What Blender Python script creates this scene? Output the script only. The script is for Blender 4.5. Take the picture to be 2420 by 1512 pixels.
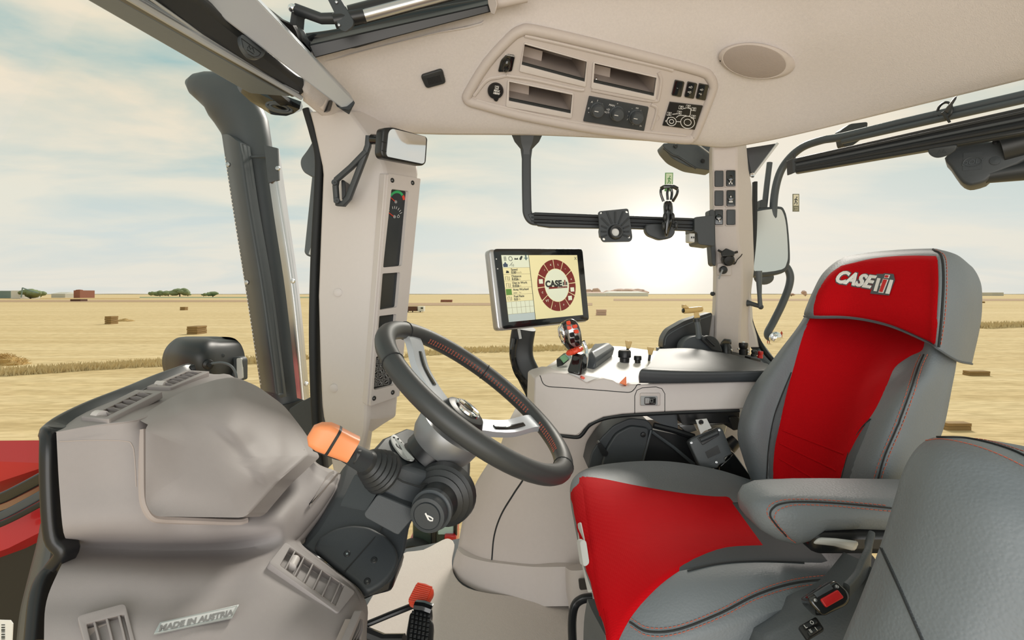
import bpy, bmesh, math, random
from mathutils import Vector, Matrix, Euler, Quaternion
from mathutils import noise as mnoise
for o in list(bpy.data.objects): bpy.data.objects.remove(o, do_unlink=True)
S = bpy.context.scene
COL = S.collection
random.seed(7)
PI = math.pi
# ---------------------------------------------------------------- camera
F = 1250.0; HZ = 695.0; CZ = 0.95           # focal length in px, horizon row, eye height above the cab floor
cd = bpy.data.cameras.new('camera'); cam = bpy.data.objects.new('camera', cd); COL.objects.link(cam)
cd.sensor_width = 36.0; cd.lens = F / 2420 * 36; cd.shift_y = -(756 - HZ) / 2420
cd.clip_start = 0.02; cd.clip_end = 20000
cam.location = (0, 0, CZ); cam.rotation_euler = (PI / 2, 0, 0)
S.camera = cam
S.view_settings.view_transform = 'Standard'; S.view_settings.look = 'None'
S.view_settings.gamma = 1; S.view_settings.use_curve_mapping = False
S.view_settings.exposure = 0.0
# ---------------------------------------------------------------- sky, sun
SUN_DIR = Vector(((1560 - 1210) / F, 1, (HZ - 585) / F)).normalized()   # low sun behind the right-hand window
W = bpy.data.worlds.new('sky'); S.world = W; W.use_nodes = True
nt = W.node_tree; nt.nodes.clear()
def N(t, **k):
    n = nt.nodes.new(t)
    for a, b in k.items():
        if a.startswith('i_'):
            n.inputs[int(a[2:])].default_value = b
        else: setattr(n, a, b)
    return n
def L(a, b): nt.links.new(a, b)
tc = N('ShaderNodeTexCoord')
sep = N('ShaderNodeSeparateXYZ'); L(tc.outputs['Generated'], sep.inputs[0])
# clouds: project the direction on a cloud ceiling so they flatten towards the horizon
mz = N('ShaderNodeMath', operation='MAXIMUM', i_1=0.0); L(sep.outputs[2], mz.inputs[0])
az = N('ShaderNodeMath', operation='ADD', i_1=0.16); L(mz.outputs[0], az.inputs[0])
dx = N('ShaderNodeMath', operation='DIVIDE'); L(sep.outputs[0], dx.inputs[0]); L(az.outputs[0], dx.inputs[1])
dy = N('ShaderNodeMath', operation='DIVIDE'); L(sep.outputs[1], dy.inputs[0]); L(az.outputs[0], dy.inputs[1])
cmb = N('ShaderNodeCombineXYZ'); L(dx.outputs[0], cmb.inputs[0]); L(dy.outputs[0], cmb.inputs[1])
mp = N('ShaderNodeMapping'); L(cmb.outputs[0], mp.inputs[0]); mp.inputs['Scale'].default_value = (0.75, 1.25, 1); mp.inputs['Location'].default_value = (0.4, 0.15, 0)
n1 = N('ShaderNodeTexNoise'); n1.inputs['Scale'].default_value = 1.15; n1.inputs['Detail'].default_value = 7; n1.inputs['Roughness'].default_value = 0.52; n1.inputs['Distortion'].default_value = 0.35
L(mp.outputs[0], n1.inputs['Vector'])
r1 = N('ShaderNodeValToRGB'); L(n1.outputs[0], r1.inputs[0])
r1.color_ramp.elements[0].position = 0.39; r1.color_ramp.elements[0].color = (0, 0, 0, 1)
r1.color_ramp.elements[1].position = 0.58; r1.color_ramp.elements[1].color = (1, 1, 1, 1)
# clear-sky colour by height
rs = N('ShaderNodeValToRGB'); L(mz.outputs[0], rs.inputs[0])
e = rs.color_ramp.elements; e[0].position = 0.0; e[0].color = (0.72, 0.73, 0.68, 1); e[1].position = 0.75; e[1].color = (0.33, 0.48, 0.48, 1)
q = e.new(0.10); q.color = (0.66, 0.72, 0.70, 1); q = e.new(0.30); q.color = (0.40, 0.56, 0.55, 1)
# cloud colour by height: white low, creamy high
rc = N('ShaderNodeValToRGB'); L(mz.outputs[0], rc.inputs[0])
e = rc.color_ramp.elements; e[0].position = 0.0; e[0].color = (0.80, 0.77, 0.69, 1); e[1].position = 0.6; e[1].color = (0.86, 0.78, 0.60, 1)
q = e.new(0.14); q.color = (0.80, 0.78, 0.68, 1); q = e.new(0.3); q.color = (0.86, 0.76, 0.60, 1)
mx = N('ShaderNodeMix', data_type='RGBA'); L(r1.outputs[0], mx.inputs[0]); L(rs.outputs[0], mx.inputs[6]); L(rc.outputs[0], mx.inputs[7])
# hazy glow round the low sun
dot = N('ShaderNodeVectorMath', operation='DOT_PRODUCT'); L(tc.outputs['Generated'], dot.inputs[0]); dot.inputs[1].default_value = SUN_DIR
cl = N('ShaderNodeMath', operation='MAXIMUM', i_1=0.0); L(dot.outputs['Value'], cl.inputs[0])
p1 = N('ShaderNodeMath', operation='POWER', i_1=14.0); L(cl.outputs[0], p1.inputs[0])
p2 = N('ShaderNodeMath', operation='POWER', i_1=420.0); L(cl.outputs[0], p2.inputs[0])
g1 = N('ShaderNodeMix', data_type='RGBA'); g1.inputs[7].default_value = (0.98, 0.90, 0.80, 1)
s1 = N('ShaderNodeMath', operation='MULTIPLY', i_1=0.72); L(p1.outputs[0], s1.inputs[0])
L(s1.outputs[0], g1.inputs[0]); L(mx.outputs[2], g1.inputs[6])
s2 = N('ShaderNodeMath', operation='MULTIPLY', i_1=0.9); L(p2.outputs[0], s2.inputs[0])
g2 = N('ShaderNodeMix', data_type='RGBA', blend_type='ADD'); g2.inputs[0].default_value = 1.0
glow = N('ShaderNodeMix', data_type='RGBA'); glow.inputs[6].default_value = (0, 0, 0, 1); glow.inputs[7].default_value = (1.0, 0.92, 0.84, 1); L(s2.outputs[0], glow.inputs[0])
L(g1.outputs[2], g2.inputs[6]); L(glow.outputs[2], g2.inputs[7])
bg = N('ShaderNodeBackground'); bg.inputs[1].default_value = 1.0; L(g2.outputs[2], bg.inputs[0])
wo = N('ShaderNodeOutputWorld'); L(bg.outputs[0], wo.inputs[0])
sd = bpy.data.lights.new('sun', 'SUN'); sd.energy = 3.0; sd.angle = math.radians(14); sd.color = (1.0, 0.93, 0.84)
sun = bpy.data.objects.new('sun', sd); COL.objects.link(sun)
# neutral fill lamp added behind the camera against the field's orange bounce
kd_ = bpy.data.lights.new('added_fill_lamp', 'AREA'); kd_.shape = 'RECTANGLE'; kd_.size = 3.2; kd_.size_y = 1.8; kd_.energy = 58; kd_.color = (1.0, 0.985, 0.98)
key = bpy.data.objects.new('added_fill_lamp', kd_); COL.objects.link(key); key.location = (0.1, -1.7, 0.75); key.rotation_euler = (math.radians(97), 0, 0)
sun.location = (3, 8, 6); sun.rotation_euler = Vector((0.30, 0.80, 0.62)).to_track_quat('Z', 'Y').to_euler()
# ---------------------------------------------------------------- helpers
DOFF = 0.0
def P(px, py, d):
    d = d + DOFF; return Vector(((px - 1210) / F * d, d, CZ - (py - HZ) / F * d))
class Plane:
    """a real plane in the cab, given by three points; on(px,py) is where a sight line meets it"""
    def __init__(s, a, b, c):
        s.o = a.copy(); s.n = (b - a).cross(c - a).normalized()
        if s.n.dot(a - Vector((0, 0, CZ))) > 0: s.n = -s.n
        s.u = (b - a).normalized(); s.v = s.n.cross(s.u).normalized()
    def on(s, px, py, off=0.0):
        r = P(px, py, 1.0) - Vector((0, 0, CZ)); c = Vector((0, 0, CZ))
        t = (s.o + s.n * off - c).dot(s.n) / r.dot(s.n)
        return c + r * t
    def loc(s, w): w = w - s.o; return (w.dot(s.u), w.dot(s.v))
    def w(s, x, y, z=0.0): return s.o + s.u * x + s.v * y + s.n * z
MATS = {}
def link(o, parent=None):
    COL.objects.link(o)
    if parent is not None:
        o.parent = parent; o.matrix_parent_inverse = Matrix.Translation(-parent.location)
    return o
def mk(name, verts, faces, mat, parent=None, smooth=True, bevel=0, subs=0, solid=0, bseg=2, sharp=35, solid_off=-1):
    verts = [Vector(v) for v in verts]
    lo = Vector((min(v[i] for v in verts) for i in range(3))); hi = Vector((max(v[i] for v in verts) for i in range(3)))
    c = (lo + hi) / 2
    me = bpy.data.meshes.new(name); me.from_pydata([v - c for v in verts], [], faces); me.update()
    b = bmesh.new(); b.from_mesh(me); bmesh.ops.remove_doubles(b, verts=b.verts, dist=1e-6)
    bmesh.ops.recalc_face_normals(b, faces=b.faces)
    b.to_mesh(me); b.free()
    if smooth:
        me.polygons.foreach_set('use_smooth', [True] * len(me.polygons))
        if not subs: me.set_sharp_from_angle(angle=math.radians(sharp))
    me.materials.append(MATS[mat])
    o = bpy.data.objects.new(name, me); 
    if parent is None: o.location = c; COL.objects.link(o)
    else:
        o.parent = parent; o.location = c - origin(parent); COL.objects.link(o)
    if solid: m = o.modifiers.new('solid', 'SOLIDIFY'); m.thickness = solid; m.offset = solid_off
    if bevel: m = o.modifiers.new('bevel', 'BEVEL'); m.width = bevel; m.segments = bseg; m.limit_method = 'ANGLE'; m.angle_limit = math.radians(30)
    if subs: m = o.modifiers.new('subsurf', 'SUBSURF'); m.levels = subs; m.render_levels = subs
    return o
def origin(o):
    p = Vector((0, 0, 0))
    while o is not None: p = p + Vector(o.location); o = o.parent
    return p
def thing(name, loc, label, cat, group=None):
    o = bpy.data.objects.new(name, None); o.empty_display_size = 0.05; COL.objects.link(o); o.location = loc
    return tag(o, label, cat, group)
def tag(o, label=None, cat=None, group=None, kind=None):
    if label: o['label'] = label
    if cat: o['category'] = cat
    if group: o['group'] = group
    if kind: o['kind'] = kind
    return o
def structure(o, label): o['kind'] = 'structure'; o['label'] = label; return o
def rename_mesh(o): return o
# --- shape generators: return (verts, faces)
def crom(pts, n, closed=False):
    """Catmull-Rom through points, n steps per span; pts are tuples/vectors of any length"""
    pts = [tuple(p) for p in pts]; m = len(pts); out = []
    if m < 3 and not closed:
        for i in range(m - 1):
            for k in range(n):
                t = k / n; out.append(tuple(a + (b - a) * t for a, b in zip(pts[i], pts[i + 1])))
        out.append(pts[-1]); return out
    spans = m if closed else m - 1
    for i in range(spans):
        p1 = pts[i]; p2 = pts[(i + 1) % m]
        p0 = pts[i - 1] if (i > 0 or closed) else tuple(2 * a - b for a, b in zip(p1, p2))
        p3 = pts[(i + 2) % m] if (i + 2 < m or closed) else tuple(2 * a - b for a, b in zip(p2, p1))
        for k in range(n):
            t = k / n; t2 = t * t; t3 = t2 * t
            out.append(tuple(0.5 * (2 * b + (c - a) * t + (2 * a - 5 * b + 4 * c - d) * t2 + (-a + 3 * b - 3 * c + d) * t3) for a, b, c, d in zip(p0, p1, p2, p3)))
    if not closed: out.append(pts[-1])
    return out
def loft(rings, closed=True, cap=True, loop=False):
    n = len(rings[0]); V = [Vector(p) for r in rings for p in r]; Fc = []
    R = len(rings)
    for i in range(R if loop else R - 1):
        j = (i + 1) % R
        for k in range(n if closed else n - 1):
            l = (k + 1) % n
            Fc.append((i * n + k, i * n + l, j * n + l, j * n + k))
    if cap and closed and not loop:
        Fc.append(tuple(range(n))); Fc.append(tuple((R - 1) * n + k for k in range(n)))
    return V, Fc
def grid(rows): return loft(rows, closed=False, cap=False)
def gridP(rows, nu=4, nv=4):
    """control rows of (px,py,d) -> smooth surface points"""
    rr = [[tuple(P(*p)) for p in r] for r in rows]
    rr = [crom(r, nu) for r in rr]
    cols = [crom([r[k] for r in rr], nv) for k in range(len(rr[0]))]
    return grid([[c[i] for c in cols] for i in range(len(cols[0]))])
def frames(pts, closed=False, up=None):
    pts = [Vector(p) for p in pts]; n = len(pts); T = []
    for i in range(n):
        a = pts[i - 1] if (i > 0 or closed) else pts[i]; b = pts[(i + 1) % n] if (i < n - 1 or closed) else pts[i]
        T.append((b - a).normalized())
    u = Vector(up) if up is not None else (Vector((0, 0, 1)) if abs(T[0].z) < 0.9 else Vector((1, 0, 0)))
    res = []
    for t in T:
        s = t.cross(u)
        if s.length < 1e-6: s = t.orthogonal()
        s.normalize(); w = s.cross(t).normalized(); res.append((s, w))
        if up is None: u = w
    return pts, res
def tube(pts, r, seg=12, closed=False, up=None, cap=True):
    """round sweep; r number, list, or (rx, ry) tuples list"""
    pts, fr = frames(pts, closed, up); n = len(pts)
    rs = r if isinstance(r, (list, tuple)) else [r] * n
    if len(rs) != n: rs = [rs[int(i * (len(rs) - 1) / max(1, n - 1) + 0.5)] for i in range(n)]
    rings = []
    for p, (s, w), q in zip(pts, fr, rs):
        rx, ry = q if isinstance(q, (list, tuple)) else (q, q)
        rings.append([p + s * (rx * math.cos(a)) + w * (ry * math.sin(a)) for a in (2 * PI * k / seg for k in range(seg))])
    return loft(rings, True, cap, closed)
def sweep(pts, prof, closed=False, up=None, cap=True, scale=None):
    """sweep a 2d profile [(x,y)] along points"""
    pts, fr = frames(pts, closed, up); rings = []
    for i, (p, (s, w)) in enumerate(zip(pts, fr)):
        k = scale[i] if scale else 1.0
        rings.append([p + s * (x * k) + w * (y * k) for x, y in prof])
    return loft(rings, True, cap, closed)
def rrect(w, h, r, seg=4):
    out = []
    for cx, cy, a0 in ((w / 2 - r, h / 2 - r, 0), (-w / 2 + r, h / 2 - r, 90), (-w / 2 + r, -h / 2 + r, 180), (w / 2 - r, -h / 2 + r, 270)):
        for k in range(seg + 1):
            a = math.radians(a0 + 90 * k / seg); out.append((cx + r * math.cos(a), cy + r * math.sin(a)))
    return out
def rpoly(pts, r, seg=4):
    """round the corners of a 2d (or n-d) polygon"""
    n = len(pts); out = []
    for i in range(n):
        p = Vector(pts[i]); a = Vector(pts[i - 1]) - p; b = Vector(pts[(i + 1) % n]) - p
        rr = r[i] if isinstance(r, (list, tuple)) else r
        k = min(rr, a.length * 0.49, b.length * 0.49)
        if k <= 1e-9: out.append(tuple(p)); continue
        A = p + a.normalized() * k; B = p + b.normalized() * k
        for j in range(seg + 1):
            t = j / seg; out.append(tuple(A * (1 - t) ** 2 + p * (2 * t * (1 - t)) + B * t * t))
    return out
def prism(poly, vec):
    poly = [Vector(p) for p in poly]; v = Vector(vec)
    return loft([poly, [p + v for p in poly]])
def lathe(prof, o, axis, seg=24, ref=None):
    """prof [(r, h)] about axis from o"""
    axis = Vector(axis).normalized(); a = axis.orthogonal().normalized() if ref is None else Vector(ref).normalized(); b = axis.cross(a)
    o = Vector(o); rings = []
    for r, h in prof:
        r = max(r, 1e-5)
        rings.append([o + axis * h + a * (r * math.cos(2 * PI * k / seg)) + b * (r * math.sin(2 * PI * k / seg)) for k in range(seg)])
    return loft(rings)
def boxv(c, ux, uy, uz):
    """box by centre and three half-axis vectors"""
    c = Vector(c); V = [c + ux * a + uy * b + uz * d for a in (-1, 1) for b in (-1, 1) for d in (-1, 1)]
    return V, [(0, 1, 3, 2), (4, 6, 7, 5), (0, 4, 5, 1), (2, 3, 7, 6), (0, 2, 6, 4), (1, 5, 7, 3)]
def boxw(x0, x1, y0, y1, z0, z1):
    return boxv(((x0 + x1) / 2, (y0 + y1) / 2, (z0 + z1) / 2), Vector(((x1 - x0) / 2, 0, 0)), Vector((0, (y1 - y0) / 2, 0)), Vector((0, 0, (z1 - z0) / 2)))
def ellipsoid(c, ax, ay, az, nu=20, nv=12, pw=1.0):
    c = Vector(c); V = []; Fc = []
    sg = lambda x: math.copysign(abs(x) ** pw, x)
    for i in range(nv + 1):
        t = PI * i / nv - PI / 2
        for k in range(nu):
            a = 2 * PI * k / nu
            V.append(c + Vector(ax) * (sg(math.cos(t)) * sg(math.cos(a))) + Vector(ay) * (sg(math.cos(t)) * sg(math.sin(a))) + Vector(az) * sg(math.sin(t)))
    for i in range(nv):
        for k in range(nu): Fc.append((i * nu + k, i * nu + (k + 1) % nu, (i + 1) * nu + (k + 1) % nu, (i + 1) * nu + k))
    return V, Fc
def join(*vf):
    V = []; Fc = []
    for v, f in vf:
        b = len(V); V += list(v); Fc += [tuple(i + b for i in q) for q in f]
    return V, Fc
def plate_vf(pl, outlines, depth, off=0.0, bevel=0.0):
    """flat plate in a plane with holes: outlines in plane 2d coords, front face at off+, thickness depth behind it"""
    cu = bpy.data.curves.new('tmp', 'CURVE'); cu.dimensions = '2D'; cu.fill_mode = 'BOTH'
    cu.extrude = max(depth / 2 - bevel, 1e-5); cu.bevel_depth = bevel; cu.bevel_resolution = 2
    if bevel: cu.offset = -bevel
    for ol in outlines:
        sp = cu.splines.new('POLY'); sp.points.add(len(ol) - 1); sp.use_cyclic_u = True
        for q, p in zip(sp.points, ol): q.co = (p[0], p[1], 0, 1)
    ob = bpy.data.objects.new('tmp', cu); me = ob.to_mesh()
    V = [pl.w(v.co.x, v.co.y, off - depth / 2 + v.co.z) for v in me.vertices]; Fc = [tuple(p.vertices) for p in me.polygons]
    ob.to_mesh_clear(); bpy.data.objects.remove(ob); bpy.data.curves.remove(cu)
    return V, Fc
def plate(name, pl, outl_px, depth, mat, parent=None, off=0.0, bevel=0.0, rnd=0.0, **k):
    """plate whose outlines are sighted points on the plane; rnd rounds corners (metres)"""
    ol = []
    for i, o in enumerate(outl_px):
        q = [pl.loc(pl.on(*p)) for p in o]
        rr = rnd[i] if isinstance(rnd, (list, tuple)) else rnd
        if rr: q = rpoly(q, rr)
        ol.append(q)
    v, f = plate_vf(pl, ol, depth, off, bevel)
    return mk(name, v, f, mat, parent, **k)
def text_vf(body, pl, o, u, v, size, depth=0.0006, bold=0, shear=0.0, align='CENTER', spacing=1.0):
    """lettering laid on a surface: o origin, u reading direction, v up"""
    cu = bpy.data.curves.new('tmp', 'FONT'); cu.body = body; cu.size = size; cu.extrude = depth / 2; cu.offset = bold; cu.shear = shear
    cu.align_x = align; cu.align_y = 'CENTER'; cu.space_character = spacing; cu.resolution_u = 3
    ob = bpy.data.objects.new('tmp', cu); me = ob.to_mesh(); n = u.cross(v).normalized()
    V = [o + u * w.co.x + v * w.co.y + n * w.co.z for w in me.vertices]; Fc = [tuple(p.vertices) for p in me.polygons]
    ob.to_mesh_clear(); bpy.data.objects.remove(ob); bpy.data.curves.remove(cu)
    return V, Fc
def stitches(path, step, ln, r, side=None, mat='stitch', name='stitching', parent=None, lift=None):
    """a run of little thread dashes along a path: one part"""
    pts = [Vector(p) for p in path]; cum = [0]
    for a, b in zip(pts, pts[1:]): cum.append(cum[-1] + (b - a).length)
    def at(s):
        for i in range(len(pts) - 1):
            if s <= cum[i + 1]:
                t = (s - cum[i]) / max(1e-9, cum[i + 1] - cum[i]); return pts[i].lerp(pts[i + 1], t)
        return pts[-1]
    out = []; s = 0
    while s + ln < cum[-1]:
        out.append(tube([at(s), at(s + ln)], r, 5)); s += step
    return mk(name, *join(*out), mat, parent, sharp=80)
def ribbon(path, w, up, h=0.0015):
    """a thin raised or inlaid strip"""
    return sweep(path, [(-w / 2, -h / 2), (w / 2, -h / 2), (w / 2, h / 2), (-w / 2, h / 2)], up=up)
def copy_thing(src, delta, label=None, group=None, parent=None):
    c = src.copy(); COL.objects.link(c); c.location = Vector(src.location) + Vector(delta)
    if parent is not None: c.parent = parent
    if label: c['label'] = label
    if group: c['group'] = group
    for ch in [x for x in src.children]:
        d = ch.copy(); COL.objects.link(d); d.parent = c
        for g in ch.children:
            e_ = g.copy(); COL.objects.link(e_); e_.parent = d
    return c
from mathutils.bvhtree import BVHTree
EYE = Vector((0, 0, CZ))
class Drape:
    """find where sight lines meet an existing surface, to lay seams and covers on it"""
    def __init__(s, v, f): s.b = BVHTree.FromPolygons([tuple(p) for p in v], f)
    def __call__(s, px, py, off=0.002):
        r = (P(px, py, 1.0) - EYE).normalized()
        h, n, i, d = s.b.ray_cast(EYE, r)
        if h is None:
            h, n, i, d = s.b.find_nearest(P(px, py, 1.0)); 
        if n.dot(r) > 0: n = -n
        return h + n * off
    def line(s, pts, off=0.002, n=6): return [s(x, y, off) for x, y in crom(pts, n)]
def ctrl_surf(rows, nu=5, nv=5):
    rr = [crom([tuple(P(*p)) for p in r], nu) for r in rows]
    cc = [crom([r[k] for r in rr], nv) for k in range(len(rr[0]))]
    return [[Vector(c[i]) for c in cc] for i in range(len(cc[0]))]
def slab(rows, vec, cap=True):
    """closed body: a surface grid and its copy shifted by vec (vector or function of point)"""
    R = len(rows); n = len(rows[0]); sh = vec if callable(vec) else (lambda p: p + Vector(vec))
    V = [p for r in rows for p in r] + [sh(p) for r in rows for p in r]; o = R * n; Fc = []
    for i in range(R - 1):
        for k in range(n - 1):
            a = i * n + k; Fc.append((a, a + 1, a + n + 1, a + n)); Fc.append((o + a, o + a + n, o + a + n + 1, o + a + 1))
    for i in range(R - 1):
        for k in (0, n - 1): a = i * n + k; Fc.append((a, a + n, o + a + n, o + a))
    for k in range(n - 1):
        for i in (0, R - 1): a = i * n + k; Fc.append((a, o + a, o + a + 1, a + 1))
    return V, Fc
def away(t, c=None, k=0.0):
    """thickness going back from the seen face"""
    def f(p):
        q = p + (p - EYE).normalized() * t
        return q if c is None else q.lerp(Vector(c), k)
    return f
def coons_px(dr, left, top, right, bot, n=16, m=16, off=0.003, edge=0.0):
    """a cover between four sighted border lines: left & right run bottom->top, bot & top run left->right"""
    L_, R_, T_, B_ = (crom(q, 8) for q in (left, right, top, bot))
    def pk(q, t):
        x = t * (len(q) - 1); i = min(int(x), len(q) - 2); u = x - i; return Vector((q[i][0] * (1 - u) + q[i + 1][0] * u, q[i][1] * (1 - u) + q[i + 1][1] * u))
    rows = []
    for i in range(n + 1):
        v = i / n; r = []
        for k in range(m + 1):
            u = k / m
            p = pk(L_, v) * (1 - u) + pk(R_, v) * u + pk(B_, u) * (1 - v) + pk(T_, u) * v - (pk(B_, 0) * (1 - u) * (1 - v) + pk(B_, 1) * u * (1 - v) + pk(T_, 0) * (1 - u) * v + pk(T_, 1) * u * v)
            r.append(dr(p.x, p.y, off if 0 < k < m and 0 < i < n else edge))
        rows.append(r)
    return grid(rows)
def patch_px(dr, left, right, n=10, m=12, off=0.003):
    """a cover laid on a surface between two sighted border lines"""
    l = crom(left, 6); r = crom(right, 6)
    def pick(L_, t): 
        x = t * (len(L_) - 1); i = min(int(x), len(L_) - 2); u = x - i; return (L_[i][0] * (1 - u) + L_[i + 1][0] * u, L_[i][1] * (1 - u) + L_[i + 1][1] * u)
    rows = []
    for i in range(n + 1):
        a = pick(l, i / n); b = pick(r, i / n)
        rows.append([dr(a[0] + (b[0] - a[0]) * k / m, a[1] + (b[1] - a[1]) * k / m, off if 0 < k < m and 0 < i < n else 0.0) for k in range(m + 1)])
    return grid(rows)
# ---------------------------------------------------------------- materials (all procedural)
def mat(name, col, rough=0.5, metal=0.0, bump=None, var=0.0, vscale=6.0, spec=0.5, coat=0.0, emit=None, sheen=0.0):
    """bump: (kind, scale, strength, distance)"""
    m = bpy.data.materials.new(name); m.use_nodes = True; t = m.node_tree; b = t.nodes['Principled BSDF']
    b.inputs['Base Color'].default_value = (*col, 1); b.inputs['Roughness'].default_value = rough; b.inputs['Metallic'].default_value = metal
    b.inputs['Specular IOR Level'].default_value = spec; b.inputs['Coat Weight'].default_value = coat
    if sheen: b.inputs['Sheen Weight'].default_value = sheen
    if emit: b.inputs['Emission Color'].default_value = (*col, 1); b.inputs['Emission Strength'].default_value = emit
    g = t.nodes.new('ShaderNodeNewGeometry')
    if var:
        n = t.nodes.new('ShaderNodeTexNoise'); n.inputs['Scale'].default_value = vscale; n.inputs['Detail'].default_value = 5
        t.links.new(g.outputs['Position'], n.inputs['Vector'])
        mr = t.nodes.new('ShaderNodeMapRange'); mr.inputs[3].default_value = 1 - var; mr.inputs[4].default_value = 1 + var
        t.links.new(n.outputs[0], mr.inputs[0])
        mu = t.nodes.new('ShaderNodeMix'); mu.data_type = 'RGBA'; mu.blend_type = 'MULTIPLY'; mu.inputs[0].default_value = 1; mu.inputs[6].default_value = (*col, 1)
        t.links.new(mr.outputs[0], mu.inputs[7]); t.links.new(mu.outputs[2], b.inputs['Base Color'])
    if bump:
        for kind, sc, st, dist in ([bump] if not isinstance(bump, list) else bump):
            if kind == 'noise':
                n = t.nodes.new('ShaderNodeTexNoise'); n.inputs['Scale'].default_value = sc; n.inputs['Detail'].default_value = 2; out = n.outputs[0]
            elif kind == 'leather':
                n = t.nodes.new('ShaderNodeTexVoronoi'); n.feature = 'SMOOTH_F1'; n.inputs['Scale'].default_value = sc; n.inputs['Randomness'].default_value = 1; out = n.outputs['Distance']
            elif kind == 'mesh':
                n = t.nodes.new('ShaderNodeTexVoronoi'); n.feature = 'F1'; n.inputs['Scale'].default_value = sc; n.inputs['Randomness'].default_value = 0.12; out = n.outputs['Distance']
            t.links.new(g.outputs['Position'], n.inputs['Vector'])
            bp = t.nodes.new('ShaderNodeBump'); bp.inputs['Strength'].default_value = st; bp.inputs['Distance'].default_value = dist
            t.links.new(out, bp.inputs['Height']); t.links.new(bp.outputs[0], b.inputs['Normal'])
    MATS[name] = m; return m
mat('beige', (0.55, 0.50, 0.48), 0.55, bump=('noise', 900, 0.12, 0.0006), var=0.03, vscale=90)
mat('dash', (0.305, 0.278, 0.276), 0.6, bump=('noise', 900, 0.14, 0.0006), var=0.03, vscale=90)
mat('beige_light', (0.61, 0.57, 0.555), 0.5, bump=('noise', 900, 0.10, 0.0005), var=0.02, vscale=90)
mat('liner', (0.62, 0.585, 0.58), 0.95, bump=('noise', 420, 0.5, 0.0015), var=0.07, vscale=160, spec=0.1, sheen=0.2)
mat('carpet', (0.60, 0.54, 0.50), 0.95, bump=('noise', 500, 0.5, 0.0015), var=0.06, vscale=220, spec=0.1, sheen=0.2)
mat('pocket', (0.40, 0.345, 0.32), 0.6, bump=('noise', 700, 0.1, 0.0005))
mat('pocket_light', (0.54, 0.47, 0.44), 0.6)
mat('pocket_edge', (0.02, 0.024, 0.026), 0.6)
mat('charcoal', (0.040, 0.047, 0.054), 0.48, bump=('noise', 800, 0.2, 0.0008), var=0.05, vscale=120)
mat('dark', (0.022, 0.025, 0.028), 0.42, bump=('noise', 700, 0.12, 0.0006))
mat('black', (0.010, 0.011, 0.013), 0.35)
mat('gloss', (0.008, 0.009, 0.010), 0.12, coat=0.5)
mat('rubber', (0.014, 0.016, 0.018), 0.7)
mat('gusset', (0.050, 0.058, 0.067), 0.8, bump=[('noise', 900, 0.3, 0.0008)])
mat('roof_grey', (0.145, 0.185, 0.245), 0.5, bump=('noise', 800, 0.15, 0.0006), var=0.05, vscale=60)
mat('grey_plastic', (0.095, 0.11, 0.122), 0.5, bump=('noise', 800, 0.15, 0.0006), var=0.05, vscale=60)
mat('slate', (0.060, 0.070, 0.080), 0.42, bump=('noise', 500, 0.1, 0.0006), var=0.08, vscale=12)
mat('leather', (0.152, 0.174, 0.194), 0.52, bump=[('leather', 340, 0.32, 0.0012)], var=0.05, vscale=25)
mat('leather_fabric', (0.15, 0.162, 0.172), 0.75, bump=[('noise', 900, 0.3, 0.0008)], var=0.05, vscale=60)
mat('leather_dark', (0.078, 0.09, 0.102), 0.6, bump=[('leather', 420, 0.3, 0.001)], var=0.05, vscale=25)
mat('wheel_leather', (0.038, 0.042, 0.045), 0.45, bump=('leather', 900, 0.12, 0.0005), var=0.04, vscale=40)
mat('red_fabric', (0.47, 0.002, 0.006), 0.8, bump=('mesh', 330, 0.3, 0.0012), var=0.05, vscale=30, spec=0.1)
mat('red_paint', (0.46, 0.006, 0.012), 0.3, coat=0.4)
mat('silver', (0.52, 0.52, 0.53), 0.32, metal=0.85, var=0.03, vscale=20)
mat('collar_grey', (0.30, 0.31, 0.325), 0.4, metal=0.6)
mat('silver_paint', (0.50, 0.535, 0.585), 0.34, metal=0.3)
mat('steel', (0.55, 0.56, 0.58), 0.3, metal=1.0, var=0.12, vscale=9)
mat('chrome', (0.85, 0.86, 0.88), 0.06, metal=1.0)
mat('mirror', (0.78, 0.79, 0.80), 0.03, metal=1.0)
mat('mirror_matte', (0.74, 0.745, 0.76), 0.18, metal=0.9)
mat('white', (0.78, 0.78, 0.76), 0.5)
mat('light_grey', (0.55, 0.56, 0.56), 0.4)
mat('mid_grey', (0.30, 0.31, 0.32), 0.45)
mat('orange', (0.85, 0.20, 0.055), 0.38, var=0.03)
mat('orange_pale', (0.86, 0.30, 0.12), 0.40)
mat('orange_red', (0.80, 0.07, 0.025), 0.4)
mat('tan', (0.62, 0.43, 0.17), 0.4)
mat('stitch', (0.52, 0.13, 0.08), 0.7)
mat('stitch_grey', (0.04, 0.045, 0.05), 0.7)
mat('seam', (0.018, 0.02, 0.022), 0.8)
mat('screen_cream', (0.80, 0.73, 0.42), 0.3, emit=0.28)
mat('screen_pale', (0.72, 0.76, 0.60), 0.3, emit=0.28)
mat('screen_blue', (0.50, 0.58, 0.58), 0.3, emit=0.22)
mat('screen_dark_red', (0.19, 0.020, 0.016), 0.3, emit=0.2)
mat('screen_ink', (0.05, 0.06, 0.06), 0.4)
mat('screen_grey', (0.45, 0.42, 0.28), 0.4)
mat('screen_green', (0.13, 0.28, 0.06), 0.4, emit=0.2)
mat('screen_navy', (0.07, 0.10, 0.17), 0.4)
mat('display_off', (0.022, 0.026, 0.03), 0.22, var=0.1, vscale=30)
mat('print_white', (0.8, 0.8, 0.8), 0.6)
mat('gauge_green', (0.03, 0.38, 0.12), 0.5, emit=0.1)
mat('gauge_red', (0.75, 0.07, 0.04), 0.5)
mat('gauge_blue', (0.1, 0.3, 0.6), 0.5)
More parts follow.
